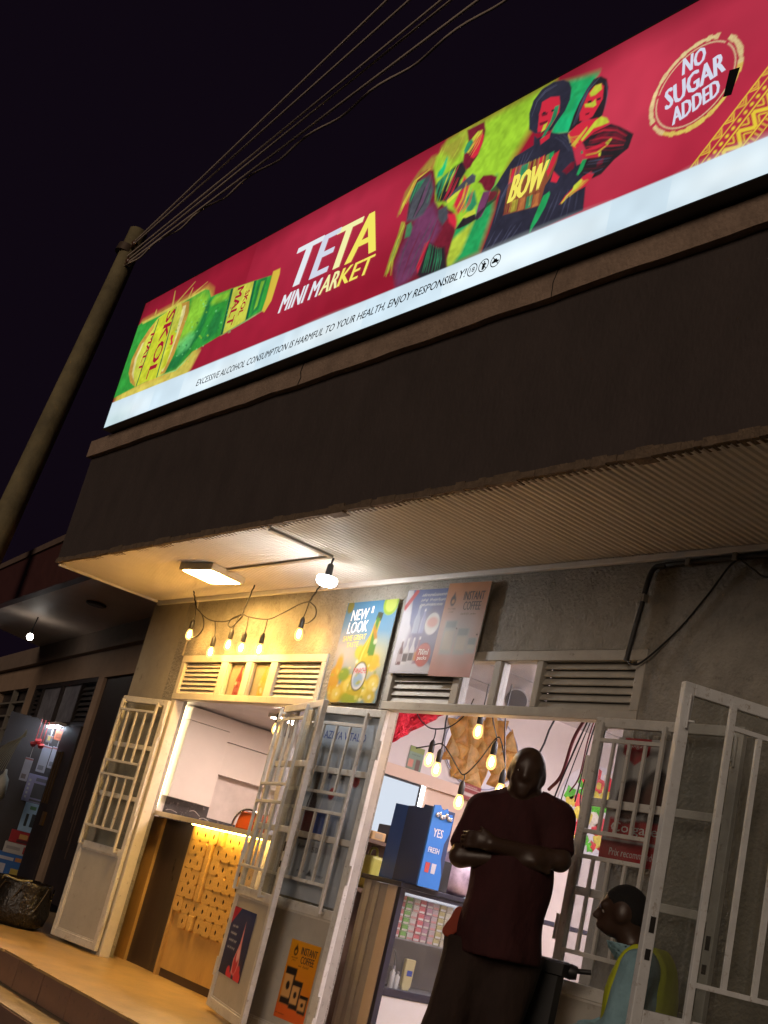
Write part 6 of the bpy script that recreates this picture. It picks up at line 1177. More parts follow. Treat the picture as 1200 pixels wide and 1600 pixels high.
def samosas(t, F, r):
    MB().tube([F(r * 0.97 * math.cos(6.2832 * k / 60), r * 0.735 * math.sin(6.2832 * k / 60), 0.002) for k in range(61)], 0.006, 6).build('plate_rim', mat('blue_grey_rim', (0.32, 0.34, 0.45), 0.4), t)
    gold = [mat('samosa_gold_%d' % k, c_, 0.4, var=0.28, vscale=14, spots=0.2, spot_col=(0.52, 0.20, 0.04)) for k, c_ in enumerate([(0.80, 0.48, 0.13), (0.88, 0.60, 0.24), (0.74, 0.38, 0.09)])]
    samosa_edge = mat('samosa_shaded_edge', (0.30, 0.10, 0.02), 0.5, var=0.3, vscale=20); rr = random.Random(3); pts = []  # dark edge colour paints the shading round each piece
    for ring_, cnt in ((0.0, 1), (0.30, 5), (0.56, 9), (0.78, 13)):
        for k in range(cnt): a = 2 * math.pi * k / cnt + rr.uniform(-0.2, 0.2); pts.append((ring_ * r * math.cos(a), ring_ * r * math.sin(a) * 0.74, ring_))
    pts.sort(key=lambda p: -p[2])
    for i, (x_, y_, q) in enumerate(pts):
        s = r * rr.uniform(0.27, 0.34); a0 = rr.uniform(0, 6.28); h = 0.022 + (0.020 * (1 - q)) + 0.002 * (i % 4)
        P = [(x_ + s * math.cos(a0 + k * 2.094), y_ + s * math.sin(a0 + k * 2.094)) for k in range(3)]
        Q = []
        for k in range(3):
            a, b_ = Vector(P[k]), Vector(P[(k + 1) % 3]); m_ = (a + b_) / 2; cen = Vector((x_, y_)); Q += [tuple(a.lerp(b_, 0.04)), tuple(m_ + (m_ - cen) * 0.12), tuple(a.lerp(b_, 0.96))]
        Q = [tuple(Vector(Q[k]).lerp(Vector(Q[(k + 1) % len(Q)]), t_)) for k in range(len(Q)) for t_ in (0, 0.5)]; b = MB(); n = len(Q); RS = (1.0, 0.90, 0.72, 0.48, 0.22)
        vs = [F(x_ + (u - x_) * s_, y_ + (v - y_) * s_, 0.001 + h * (1 - s_ ** 2.6)) for s_ in RS for u, v in Q] + [F(x_, y_, h + 0.002)]
        for q_ in range(4): b.add(vs, [(q_ * n + k, q_ * n + (k + 1) % n, (q_ + 1) * n + (k + 1) % n, (q_ + 1) * n + k) for k in range(n)], 1 if q_ < 2 else 0, True)
        b.add(vs, [(4 * n + k, 4 * n + (k + 1) % n, 5 * n) for k in range(n)], 0, True); b.build('printed_samosa', [gold[i % 3], samosa_edge], t)
        b.add(vs, [(k, (k + 1) % n, n + (k + 1) % n, n + k) for k in range(n)], 1, True); b.add(vs, [(n + k, n + (k + 1) % n, 2 * n) for k in range(n)], 0, True); b.build('printed_samosa', [gold[i % 3], gold[2] if i % 2 else gold[0]], t)
plate_picture('samosa_picture', 'round wall picture of golden samosas on a white plate', 6.56, 2.29, 0.425, samosas)
def salad(t, F, r):
    cols = [mat('salad_%d' % k, c_, 0.35, var=0.3, vscale=12) for k, c_ in enumerate([(0.62, 0.03, 0.05), (0.10, 0.48, 0.04), (0.72, 0.62, 0.10), (0.70, 0.08, 0.10), (0.75, 0.70, 0.62)])]
    rr = random.Random(5)
    for i in range(70):
        a, q = rr.uniform(0, 6.28), math.sqrt(rr.uniform(0, 1)) * r * 0.85; s = r * rr.uniform(0.09, 0.16); x_, y_ = q * math.cos(a), q * math.sin(a) * 0.74; n = 9; ph = rr.uniform(0, 6)
        rad = [s * (1 + 0.22 * math.sin(3 * j + ph)) for j in range(n)]
        vs = [F(x_ + rad[j] * math.cos(6.283 * j / n), y_ + rad[j] * math.sin(6.283 * j / n), 0.002) for j in range(n)] + [F(x_ + .6 * rad[j] * math.cos(6.283 * j / n), y_ + .6 * rad[j] * math.sin(6.283 * j / n), 0.014 + 0.001 * (i % 9)) for j in range(n)]
        MB().add(vs, [(k, (k + 1) % n, n + (k + 1) % n, n + k) for k in range(n)] + [tuple(range(n, 2 * n))], 0, False).build('printed_salad_piece', cols[i % 5], t)
plate_picture('salad_picture', 'round wall picture of red and green salad behind the standing man', 8.05, 2.12, 0.52, salad)
Fx = Fr((-7.497, 5.83, 1.956), (0, 1, 0), (0, 0, 1))
c = Canvas(0.15, 0.185, 0.006, (112, 136, 116)); c.rect(0, 0.15, 0.14, 0.185, (126, 140, 70)).rect(0.01, 0.06, 0.02, 0.08, (196, 130, 110)).rect(0.085, 0.13, 0.0, 0.09, (92, 62, 48)); scribble(c, 0.03, 0.12, 0.115, 0.010, (40, 60, 60))
pst, Fq = board('wall_notice', 'small green notice on the wall above the peach bulkhead', Fx, 0.15, 0.185, c, 0.003)
Fx = Fr((-7.437, 6.37, 1.855), (0, 1, 0), (0, 0, 1)).at(0, 0.01, 0, -0.03)
c = Canvas(0.22, 0.125, 0.006, (124, 34, 30)); c.rect(0, 0.22, 0.088, 0.094, (206, 190, 180)).rect(0.04, 0.18, 0.03, 0.055, (196, 180, 172)).rect(0.12, 0.22, 0.0, 0.02, (206, 196, 186)); scribble(c, 0.02, 0.18, 0.10, 0.012, (206, 180, 170))
pst, Fq = board('price_tag', 'dark red price tag fixed on the peach bulkhead', Fx, 0.22, 0.125, c, 0.004)
# red crumpled drape at the top of the wall
b = MB(); tri = [Vector((5.55, 2.05)), Vector((6.12, 2.50)), Vector((5.55, 2.60))]; N_ = 12; idx = {}; k = 0; vs = []; fs = []
for i in range(N_ + 1):
    for j in range(N_ + 1 - i):
        p = tri[0] * (1 - i / N_ - j / N_) + tri[1] * (i / N_) + tri[2] * (j / N_); idx[i, j] = k; k += 1
        vs.append((-7.46 + 0.05 * noise.noise(Vector((p.x * 16, p.y * 16, 0))), p.x, p.y))
for i in range(N_):
    for j in range(N_ - i):
        fs.append((idx[i, j], idx[i + 1, j], idx[i, j + 1]))
        if i + j < N_ - 1: fs.append((idx[i + 1, j], idx[i + 1, j + 1], idx[i, j + 1]))
o = b.add(vs, fs).build('tinsel_drape', mat('red_glitter_foil', (0.55, 0.015, 0.035), 0.22, 0.6, var=0.5, vscale=40, bump=0.6, bscale=60)); tag(o, 'red glitter drape in the top corner of the main doorway view', 'drape')
sol = o.modifiers.new('s', 'SOLIDIFY'); sol.thickness = 0.004

# ------------------------------------------------------------------ display counter with packs
dc = thing('display_counter', 'black framed glass display counter just inside the main doorway', 'counter', (-6.64, 5.8, 0))
DK = mat('dark_navy_frame', (0.02, 0.02, 0.035), 0.4)
MB().box(-6.86, -6.41, 5.17, 7.2, 1.068, 1.100).build('counter_top', DK, dc, bevel=0.004)
MB().box(-6.84, -6.462, 5.195, 5.21, 0.0, 1.067).build('end_panel', mat('grey_laminate', (0.30, 0.29, 0.30), 0.45), dc)
for x_, w_, m_ in ((-6.80, 0.05, mat('pale_grey_laminate', (0.40, 0.39, 0.39), 0.45)), (-6.70, 0.045, mat('pale_grey_laminate', (0.40, 0.39, 0.39), 0.45)), (-6.565, 0.10, mat('beige_laminate', (0.52, 0.42, 0.32), 0.5, var=0.05))): MB().box(x_, x_ + w_, 5.188, 5.1945, 0.0, 1.067).build('laminate_strip', m_, dc)
fr = MB().box(-6.461, -6.425, 5.19, 5.235, 0.0, 1.067).box(-6.461, -6.425, 6.3, 6.345, 0.0, 1.067).box(-6.46, -6.426, 5.235, 6.3, 0.385, 0.435).box(-6.46, -6.426, 5.235, 6.3, 1.04, 1.067); fr.build('frame', DK, dc, bevel=0.003)
MB().box(-6.455, -6.432, 5.235, 6.3, 0.0, 0.384).build('kick_panel', mat('white_laminate', (0.62, 0.62, 0.64), 0.4, var=0.03), dc)
MB().box(-6.447, -6.443, 5.235, 6.3, 0.435, 1.04).build('pane', GLASS, dc)
MB().box(-6.83, -6.47, 5.215, 6.3, 0.742, 0.752).build('shelf', mat('grey_shelf', (0.25, 0.25, 0.27), 0.4), dc); MB().box(-6.83, -6.47, 5.215, 6.3, 0.42, 0.43).build('shelf', mat('grey_shelf', (0.25, 0.25, 0.27), 0.4), dc)
MB().box(-6.838, -6.832, 5.215, 6.3, 0.0, 1.067).build('back_panel', mat('dark_back', (0.12, 0.12, 0.13), 0.6), dc)
MB().box(-6.82, -6.80, 5.30, 6.2, 1.045, 1.060).build('case_light', emit('case_tube', (0.95, 0.92, 0.95), 14.0), dc)
COLS = [('red and white', (0.62, 0.20, 0.18)), ('green', (0.16, 0.42, 0.07)), ('white', (0.62, 0.58, 0.55)), ('pink', (0.62, 0.12, 0.15)), ('purple striped', (0.42, 0.22, 0.30)), ('silver topped', (0.48, 0.40, 0.42)), ('lime and red', (0.48, 0.42, 0.18)), ('pale', (0.60, 0.55, 0.42))]
proto = {}; ROWN = ['bottom one', 'second from the bottom', 'third from the bottom', 'third from the top', 'second from the top', 'topmost']
for ci, (cn, cc) in enumerate(COLS):
    for r in range(6):
        y_ = 5.252 + ci * 0.060; z_ = 0.7525 + r * 0.0450; x_ = -6.53 + random.uniform(-0.004, 0.004)
        if ci not in proto:
            t = thing('small_pack', f'{cn} sweet pack, {ROWN[r]} of its stack in the display counter', 'pack', (x_, y_, z_), 'sweet packs stacked in the display counter')
            MB().box(x_ - 0.05, x_ + 0.05, y_, y_ + 0.053, z_, z_ + 0.043).build('carton', mat('pack_' + cn.replace(' ', '_'), cc, 0.4, var=0.12, vscale=30), t, bevel=0.003)
            MB().box(x_ + 0.0502, x_ + 0.0512, y_ + 0.004, y_ + 0.049, z_ + 0.004, z_ + 0.017).build('wrapper_band', mat('pack_band_%d' % (ci % 3), [(0.7, 0.68, 0.66), (0.6, 0.55, 0.5), (0.65, 0.3, 0.3)][ci % 3], 0.4), t); proto[ci] = t; base = (x_, y_, z_)
            origin = Vector(t.location)
        else: copy_thing(proto[ci], Vector((x_, y_, z_)) - proto[ci].location, f'{cn} sweet pack, {ROWN[r]} of its stack in the display counter')
lot = thing('lotion_tube', 'pale yellow lotion tube on the lower shelf of the display counter', 'tube', (-6.52, 5.50, 0.43))
MB().prism(Fr((-6.54, 5.46, 0.4315), (0, 1, 0), (0, 0, 1)), [(0.012, 0), (0.062, 0), (0.078, 0.03), (0.082, 0.20), (-0.004, 0.20), (0.0, 0.03)], -0.015, 0.015).build('body', mat('pale_yellow_plastic', (0.62, 0.52, 0.25), 0.4), lot, bevel=0.006)
MB().prism(Fr((-6.5235, 5.48, 0.525), (0, 1, 0), (0, 0, 1)), [(0.0, 0.0), (0.045, 0.0), (0.045, 0.035), (0.0, 0.035)], 0, 0.001).build('blue_label', INK_B, lot)
for y_, h_, n_ in ((5.29, 0.09, 'shortest'), (5.365, 0.14, 'tallest'), (5.41, 0.11, 'middle')):
    t = thing('white_bottle', f'{n_} small white bottle beside the yellow lotion tube', 'bottle', (-6.53, y_, 0.43), 'white bottles in the display counter')
    MB().lathe([(0.016, 0), (0.018, 0.005), (0.018, h_ * 0.7), (0.008, h_ * 0.8), (0.008, h_ * 0.85)], (-6.53, y_, 0.4315), 12).build('body', WHITE, t); MB().lathe([(0.010, 0.0), (0.010, h_ * 0.15)], (-6.53, y_, 0.4315 + h_ * 0.851), 12).build('cap', mat('grey_cap', (0.3, 0.3, 0.34), 0.4), t)
bag = thing('black_handbag', 'black handbag with a curved handle on the lower display shelf', 'bag', (-6.62, 5.33, 0.43))
MB().prism(Fr((-6.58, 5.25, 0.4315), (0, 1, 0), (0, 0, 1)), [(0, 0), (0.16, 0), (0.15, 0.13), (0.01, 0.14)], -0.08, 0.0).build('body', BLACK, bag, bevel=0.015); MB().tube([(-6.57, 5.33 - 0.075 * math.cos(a), 0.555 + 0.13 * math.sin(a)) for a in [math.pi * k / 12 for k in range(13)]], 0.007, 8).build('handle', BLACK, bag)
# blue snack stand on the counter
bs = thing('snack_stand', 'blue cardboard snack stand lettered in white on the display counter', 'display stand', (-6.5, 5.4, 1.10))
BL = mat('blue_card', (0.012, 0.07, 0.30), 0.45, var=0.12, vscale=5); BLD = mat('navy_card', (0.015, 0.028, 0.085), 0.5, var=0.15, vscale=5); BLL = mat('bright_blue_card', (0.03, 0.17, 0.55), 0.4, var=0.06)
FB = Fr((-6.73, 5.215, 1.1015), (1, 0, 0), (0, 0, 1))
MB().prism(FB, [(0, 0), (0.16, 0), (0.155, 0.50), (0.01, 0.505)], -0.20, 0.0).build('left_wing', BL, bs, bevel=0.003)
MB().prism(FB, [(0.161, 0), (0.42, 0), (0.42, 0.52), (0.33, 0.525), (0.32, 0.50), (0.24, 0.505), (0.161, 0.50)], -0.20, 0.006).build('side_wing', BLD, bs, bevel=0.003)
FBF = Fr((-6.3095, 5.214, 1.1015), (0, 1, 0), (0, 0, 1))
MB().prism(FBF, [(0, 0), (0.185, 0), (0.183, 0.10), (0.150, 0.20), (0.150, 0.30), (0.178, 0.37), (0.185, 0.46), (0.17, 0.50), (0.14, 0.49), (0.12, 0.53), (0.08, 0.51), (0.05, 0.54), (0.0, 0.53)], 0.0, 0.012).build('front_card', BLL, bs)
FBT = Fr(FBF(0, 0, 0.0121), FBF.ex, FBF.ey)
text('YES', FBT, (0.035, 0.120, 0.330, 0.385), INK_W, bs, bold=0.03); text('FRESH', FBT, (0.025, 0.120, 0.225, 0.260), INK_W, bs, bold=0.03)
for u, cc in ((0.03, (0.45, 0.06, 0.05)), (0.085, (0.55, 0.56, 0.62))): MB().prism(FBT, [(u, 0.095), (u + 0.035, 0.095), (u + 0.038, 0.16), (u - 0.003, 0.16)], 0.001, 0.002).build('printed_can', mat('can_%.2f' % u, cc, 0.4), bs)
for k in range(7): MB().lathe([(0.012, 0), (0.016, 0.012), (0.012, 0.026)], (-6.295, 5.25 + 0.02 * k, 1.56 + 0.012 * math.sin(k * 2)), 8).build('foil_sweet', mat('silver_foil', (0.5, 0.52, 0.6), 0.2, 0.8), bs)
MB().box(-6.46, -6.33, 5.402, 5.50, 1.1015, 1.30).build('back_block', BLACK, bs)
# things beside and behind it
o = MB().lathe([(0.02, 0.0), (0.09, 0.02), (0.135, 0.07), (0.15, 0.13), (0.14, 0.19), (0.09, 0.245), (0.03, 0.27)], (-6.30, 5.98, 1.10), 24).build('watermelon', mat('watermelon_skin', (0.06, 0.28, 0.04), 0.35, var=0.7, vscale=9, spots=0.6, spot_col=(0.01, 0.06, 0.012))); tag(o, 'round green watermelon on the counter beside the standing man', 'watermelon')
bagm = MB(); vs = []; n = 20
for i, (r_, z_) in enumerate([(0.09, 0), (0.14, 0.03), (0.155, 0.10), (0.14, 0.18), (0.10, 0.25), (0.05, 0.29), (0.02, 0.31)]):
    for j in range(n):
        a = 6.283 * j / n; q = r_ * (1 + 0.18 * noise.noise(Vector((math.cos(a) * 2.5, math.sin(a) * 2.5, z_ * 14)))); vs.append((-6.55 + q * math.cos(a), 5.72 + q * 1.1 * math.sin(a), 1.1015 + z_))
bagm.add(vs, [(i * n + j, i * n + (j + 1) % n, (i + 1) * n + (j + 1) % n, (i + 1) * n + j) for i in range(6) for j in range(n)] + [tuple(range(n - 1, -1, -1)), tuple(6 * n + j for j in range(n))], 0, True)
o = bagm.build('plastic_sack', mat('lilac_printed_plastic', (0.42, 0.33, 0.42), 0.3, var=0.5, vscale=10, spots=0.5, spot_col=(0.12, 0.09, 0.16))); tag(o, 'lilac printed plastic sack between the blue stand and the watermelon', 'sack')
t = thing('oil_can', 'yellow jerrycan behind the display counter beside the door leaf', 'jerrycan', (-7.2, 5.62, 0.9))
MB().box(-7.32, -7.16, 5.46, 5.60, 1.0, 1.24).build('body', mat('yellow_jerrycan', (0.55, 0.50, 0.10), 0.35), t, bevel=0.02); MB().tube(bez([(-7.30, 5.53, 1.235), (-7.28, 5.53, 1.29), (-7.22, 5.53, 1.29), (-7.20, 5.53, 1.235)]), 0.010, 8).build('handle', mat('yellow_jerrycan', (0.55, 0.50, 0.10), 0.35), t)
sh2 = thing('wall_shelf', 'brown shelf unit behind the display counter', 'shelf', (-7.3, 5.5, 0.0)); MB().box(-7.46, -7.08, 5.30, 5.95, 0.97, 0.998).build('board', mat('brown_board', (0.16, 0.09, 0.05), 0.5), sh2); MB().box(-7.46, -7.08, 5.30, 5.95, 1.32, 1.345).build('board', mat('brown_board', (0.16, 0.09, 0.05), 0.5), sh2); MB().box(-7.46, -7.08, 5.296, 5.31, 0.0, 0.969).box(-7.469, -7.4605, 5.30, 5.95, 0.0, 1.345).build('upright', mat('brown_board', (0.16, 0.09, 0.05), 0.5), sh2)
for y_, h_, cc, nm, lb in ((5.36, 0.06, (0.72, 0.45, 0.18), 'snack_carton', 'small orange carton on the brown shelf'), (5.52, 0.13, (0.02, 0.02, 0.025), 'black_device', 'black boxy device on the brown shelf')):
    t = thing(nm, lb, 'box', (-7.2, y_, 1.345)); MB().box(-7.26, -7.10, y_, y_ + 0.13, 1.3465, 1.3465 + h_).build('carton', mat(nm + '_m', cc, 0.4), t, bevel=0.006); MB().box(-7.0995, -7.0985, y_ + 0.03, y_ + 0.10, 1.3465 + h_ * 0.2, 1.3465 + h_ * 0.8).build('front_label', mat(nm + '_l', tuple(min(1, q * 0.6 + 0.12) for q in cc), 0.4), t)
# round speaker seen through the transom
spk = thing('ceiling_speaker', 'round grey speaker grille seen through the transom pane', 'speaker', (-7.02, 6.38, 2.74))
sp_c, sp_a = Vector((-6.95, 6.33, 2.66)), Vector((0.70, -0.64, -0.32)).normalized()
MB().cyl(sp_c, sp_c + sp_a * 0.012, 0.085, n=28).build('grille', mat('grey_speaker_mesh', (0.10, 0.10, 0.12), 0.6), spk); MB().lathe([(0.05, -0.09), (0.08, -0.05), (0.096, -0.002), (0.094, 0.004)], sp_c, 28, ax=sp_a).build('housing', mat('pale_speaker_case', (0.55, 0.55, 0.58), 0.5), spk); MB().cyl(sp_c - sp_a * 0.05, (-6.98, 6.36, 2.7595), 0.012, n=8).build('bracket', WHITE, spk)

# ------------------------------------------------------------------ neighbouring shop on the left
A9 = math.radians(9)
FN = Fr((-11.5, 5.6, 0), (math.cos(A9), -math.sin(A9), 0), (0, 0, 1))       # u = minus distance to the left
nb = thing('neighbour_shop', 'dim neighbouring shop with a dark red canopy fascia and bluish lit doorway', 'building', (-14, 6, 0))
NBW = mat('brown_painted_plaster', (0.30, 0.205, 0.14), 0.8, var=0.15, vscale=3, bump=0.1); NBD = mat('dark_window_frame', (0.035, 0.028, 0.026), 0.5)
def nbox(b, s0, s1, z0, z1, o0, o1, m=0): return b.fbox(FN, -s1, -s0, z0, z1, o0, o1, m)
w = MB()
for s0, s1, z0, z1 in ((-1.4, 0.6, 0, 3.36), (0.6, 2.72, 2.70, 3.36), (2.72, 3.0, 0, 3.36), (3.0, 6.7, 2.72, 3.36), (6.7, 7.15, 0, 3.36), (7.15, 9.7, 2.70, 3.36), (7.15, 9.7, 0, 1.0), (9.7, 12, 0, 3.36)): nbox(w, s0, s1, z0, z1, -0.15, 0.0)
w.build('wall', NBW, nb)
nbox(MB(), -1.4, 12, 3.06, 3.34, 0.001, 0.09).build('wall_beam', mat('dark_brown_beam', (0.20, 0.145, 0.11), 0.8, var=0.15), nb)
# canopy with red fascia
Pa, Pb = Vector((-10.30, 4.235, 0)), Vector((-17.5, 5.08, 0)); dirf = (Pa - Pb).normalized(); FF = Fr(Pb, dirf, (0, 0, 1)); Lf = (Pa - Pb).length
MB().fbox(FF, 0, Lf, 3.32, 3.87, -0.10, 0.0).build('canopy_fascia', mat('dark_red_fascia', (0.075, 0.024, 0.022), 0.6, var=0.15), nb)
MB().fbox(FF, 0, Lf, 3.8705, 3.95, -0.12, 0.025).build('roof_edge', mat('brown_roof_edge', (0.16, 0.11, 0.085), 0.7), nb)
q = [FF(0, 3.335, -0.1), FF(Lf, 3.335, -0.1), FN(0.7, 3.335, 0), FN(-7.0, 3.335, 0)]
MB().add([*q, *[p + Vector((0, 0, 0.05)) for p in q]], [(0, 3, 2, 1), (4, 5, 6, 7), (0, 1, 5, 4), (1, 2, 6, 5), (2, 3, 7, 6), (3, 0, 4, 7)]).build('canopy_soffit', mat('pale_grey_soffit', (0.50, 0.40, 0.33), 0.6, var=0.12, vscale=2), nb)
# transom over its door
fr = MB()
for a in ((3.0, 6.7, 2.66, 2.72), (3.0, 6.7, 2.07, 2.13), (3.0, 3.07, 2.13, 2.66), (6.63, 6.7, 2.13, 2.66), (4.85, 4.98, 2.13, 2.66), (3.78, 3.84, 2.13, 2.66), (6.12, 6.18, 2.13, 2.66)): nbox(fr, *a, -0.08, -0.01)
tr = fr.build('transom', NBD, nb)
NPANE = mat('frosted_dusty_pane', (0.20, 0.20, 0.23), 0.4, var=0.5, vscale=7, spots=0.4, spot_col=(0.05, 0.05, 0.06))
for a in ((3.84, 4.85), (4.98, 6.12)): nbox(MB(), *a, 2.13, 2.66, -0.05, -0.045).build('pane', NPANE, tr)
for a in ((3.07, 3.78), (6.18, 6.63)):
    for k in range(7): zc = 2.17 + k * 0.07; FK = Fr(FN(-a[1], zc, -0.05), FN.ex, (-FN.n * 0.5 + Vector((0, 0, 0.85)))); MB().fbox(FK, 0, a[1] - a[0], -0.028, 0.028, -0.004, 0.004).build('louvre_slat', NBD, tr)
# dark leaf and side door
dl = nbox(MB(), 2.98, 3.86, 0.02, 2.06, -0.02, 0.03); dl = dl.build('dark_door_leaf', mat('dark_brown_door', (0.022, 0.014, 0.014), 0.6, var=0.3, vscale=8), nb, bevel=0.006)
for s_ in (3.45, 3.58, 3.70): nbox(MB(), s_, s_ + 0.025, 1.05, 1.72, 0.031, 0.05).build('door_bar', mat('dull_brass_bar', (0.16, 0.10, 0.045), 0.4, 0.5), dl)
nbox(MB(), 3.30, 3.42, 0.78, 0.95, 0.031, 0.06).build('padlock', mat('brass_lock', (0.35, 0.2, 0.08), 0.35, 0.8), dl)
sd = nbox(MB(), 0.6, 2.719, 0.0, 2.699, -0.10, -0.04).build('side_door', mat('dark_brown_door', (0.022, 0.014, 0.014), 0.6), nb)
for k in range(4): nbox(MB(), 2.05 + 0.12 * k, 2.09 + 0.12 * k, 0.5 + 0.2 * k, 1.3 + 0.2 * k, -0.039, -0.03).build('door_strap', mat('dull_brown_strap', (0.07, 0.045, 0.035), 0.5), sd)
lw = MB()
for k in range(7): zc = 1.15 + k * 0.22; nbox(lw, 7.2, 9.65, zc, zc + 0.03, -0.08, -0.02)
nbox(lw, 7.15, 7.25, 1.0, 2.7, -0.09, -0.01); nbox(lw, 8.3, 8.38, 1.0, 2.7, -0.09, -0.01); win = lw.build('slatted_window', mat('grey_slat', (0.20, 0.18, 0.15), 0.5), nb)
nbox(MB(), 7.15, 9.7, 1.0, 2.7, -0.13, -0.12).build('window_backing', NBD, win)
# room behind its doorway
rm = MB(); nbox(rm, 2.9, 7.0, 0.0, 2.8, -2.3, -2.2); nbox(rm, 6.9, 7.0, 0, 2.8, -2.2, -0.16); nbox(rm, 2.8, 2.9, 0, 2.8, -2.2, -0.16); nbox(rm, 2.8, 7.0, 2.8, 2.85, -2.3, -0.16); nbox(rm, 2.8, 7.0, -0.002, 0.004, -2.3, -0.16)
rm.build('stock_room', mat('dark_grey_room', (0.10, 0.095, 0.10), 0.8), nb)
lt = thing('shop_tube_light', 'cold white tube light under the head of the neighbouring shop doorway', 'light', FN(-4.6, 2.05, 0.1)); nbox(MB(), 3.95, 5.6, 2.03, 2.055, 0.06, 0.085).build('tube', emit('cold_tube', (0.72, 0.84, 1.0), 60.0), lt); nbox(MB(), 3.9, 5.65, 2.056, 2.10, 0.0, 0.10).build('batten', WHITE, lt)
bl = thing('hanging_bulb', 'small cold bulb hanging under the neighbouring canopy', 'lamp', (-15.52, 5.4, 3.33)); MB().tube([(-15.45, 5.4, 3.33), (-15.50, 5.4, 3.17)], 0.008, 6).lathe([(0.02, 0), (0.022, 0.05), (0.012, 0.07)], (-15.51, 5.4, 3.10), 10).build('flex_and_socket', BLACK, bl); MB().lathe([(0.004, -0.09), (0.035, -0.075), (0.045, -0.045), (0.035, -0.015), (0.018, 0.0)], (-15.51, 5.4, 3.099), 14).build('bulb', emit('cold_bulb', (1.0, 0.92, 0.82), 26.0), bl)
t = thing('ceiling_rose', 'dark empty lamp ring on the neighbouring canopy soffit', 'lamp ring', (-12.6, 5.2, 3.33)); MB().lathe([(0.10, 0.0), (0.12, 0.01), (0.12, 0.028), (0.09, 0.034)], (-13.0, 5.15, 3.30), 20).build('ring', NBD, t)
# stock in its doorway, stacked to face the porch
FV = Fr((-15.7, 6.2, 0), (0.3673, 0.9301, 0), (0, 0, 1))
def carton(name, label, u0, u1, z0, z1, col, extra, o0=-0.34, o1=0.0, cat='box'):
    t = thing(name, label, cat, FV((u0 + u1) / 2, z0, (o0 + o1) / 2)); MB().fbox(FV, u0, u1, z0 + 0.001, z1, o0, o1).build('carton', mat(name + '_card', col, 0.45, var=0.08), t, bevel=0.004)
    for nm, a, cc in extra: MB().fbox(FV, *a, o1 + 0.0006, o1 + 0.002).build(nm, mat('stock_%s_%d' % (nm, int(1000 * sum(cc))), cc, 0.4), t)
    return t
carton('blue_stock_box', 'blue stock box at the bottom of the lit stack', -0.26, 0.16, 0.02, 0.335, (0.05, 0.17, 0.50), [('white_print', (-0.22, 0.02, 0.25, 0.29), (0.6, 0.6, 0.7)), ('orange_flash', (0.04, 0.15, 0.25, 0.30), (0.6, 0.25, 0.08)), ('white_print', (-0.16, -0.06, 0.08, 0.2), (0.6, 0.6, 0.7)), ('yellow_mark', (0.02, 0.12, 0.06, 0.16), (0.6, 0.45, 0.1))])
carton('white_stock_box', 'flat white stock box under the red box', -0.15, 0.145, 0.337, 0.475, (0.55, 0.52, 0.50), [('red_mark', (0.10, 0.12, 0.36, 0.45), (0.4, 0.05, 0.05)), ('grey_print', (-0.12, 0.06, 0.39, 0.43), (0.35, 0.33, 0.33))])
carton('red_stock_box', 'red appliance box in the lit stack', -0.12, 0.14, 0.477, 0.635, (0.42, 0.03, 0.04), [('gold_print', (0.0, 0.11, 0.54, 0.60), (0.6, 0.35, 0.12)), ('dark_print', (-0.02, 0.12, 0.49, 0.53), (0.1, 0.03, 0.04))])
carton('kettle_box', 'pale blue box with two dark flasks pictured on it', -0.055, 0.15, 0.637, 1.015, (0.36, 0.56, 0.80), [('dark_picture', (0.0, 0.035, 0.71, 0.87), (0.04, 0.05, 0.06)), ('dark_picture', (0.075, 0.12, 0.71, 0.88), (0.04, 0.05, 0.06)), ('green_mark', (0.02, 0.10, 0.93, 0.975), (0.10, 0.25, 0.15))])
carton('microwave_box', 'lilac blue microwave oven box on top of the stack', -0.13, 0.155, 1.017, 1.38, (0.32, 0.34, 0.58), [('oven_picture', (-0.03, 0.135, 1.08, 1.27), (0.09, 0.10, 0.12)), ('oven_top', (-0.02, 0.14, 1.30, 1.345), (0.16, 0.17, 0.22)), ('oven_foot', (-0.03, 0.12, 1.035, 1.06), (0.12, 0.13, 0.16))] + [('round_icon', (-0.105, -0.08, 1.06 + k * 0.055, 1.09 + k * 0.055), (0.55, 0.6, 0.62)) for k in range(5)])
hp = [('white_pack', 'white blister pack hanging nearest the dark leaf', 0.06, 0.155, 1.50, 1.79, (0.52, 0.55, 0.66)), ('white_pack', 'tall pale pack hanging just above the microwave box', -0.07, 0.05, 1.42, 1.78, (0.50, 0.53, 0.64)), ('white_pack', 'greyish pack hanging left of the microwave box', -0.24, -0.135, 1.26, 1.57, (0.42, 0.36, 0.40)), ('red_pack', 'orange and white pack hanging at the top of the doorway', 0.03, 0.165, 1.88, 2.04, (0.55, 0.16, 0.08)), ('yellow_pack', 'small yellow and dark pack hanging beside the red scoops', -0.06, 0.02, 1.82, 1.92, (0.20, 0.20, 0.24))]
for nm, lb, u0, u1, z0, z1, cc in hp:
    t = carton(nm, lb, u0, u1, z0, z1, cc, [('print_block', (u0 + 0.015, u1 - 0.03, z0 + 0.03, z0 + 0.09), (0.6, 0.5, 0.15) if 'yellow' in nm else tuple(q * 0.5 for q in cc)), ('header_card', (u0, u1, z1 - 0.03, z1 - 0.008), (0.4, 0.15, 0.15))], -0.05, -0.01, 'pack'); MB().fbox(FV, (u0 + u1) / 2 - 0.003, (u0 + u1) / 2 + 0.003, z1, 2.12, -0.035, -0.029).build('hanging_string', WHITE, t)
MB().fbox(FV, -0.62, 0.5, 0.01, 2.12, -0.40, -0.37).build('stock_backdrop', mat('dark_backdrop', (0.035, 0.03, 0.03), 0.8), nb)  # added near-black board stands for the dark behind the stock
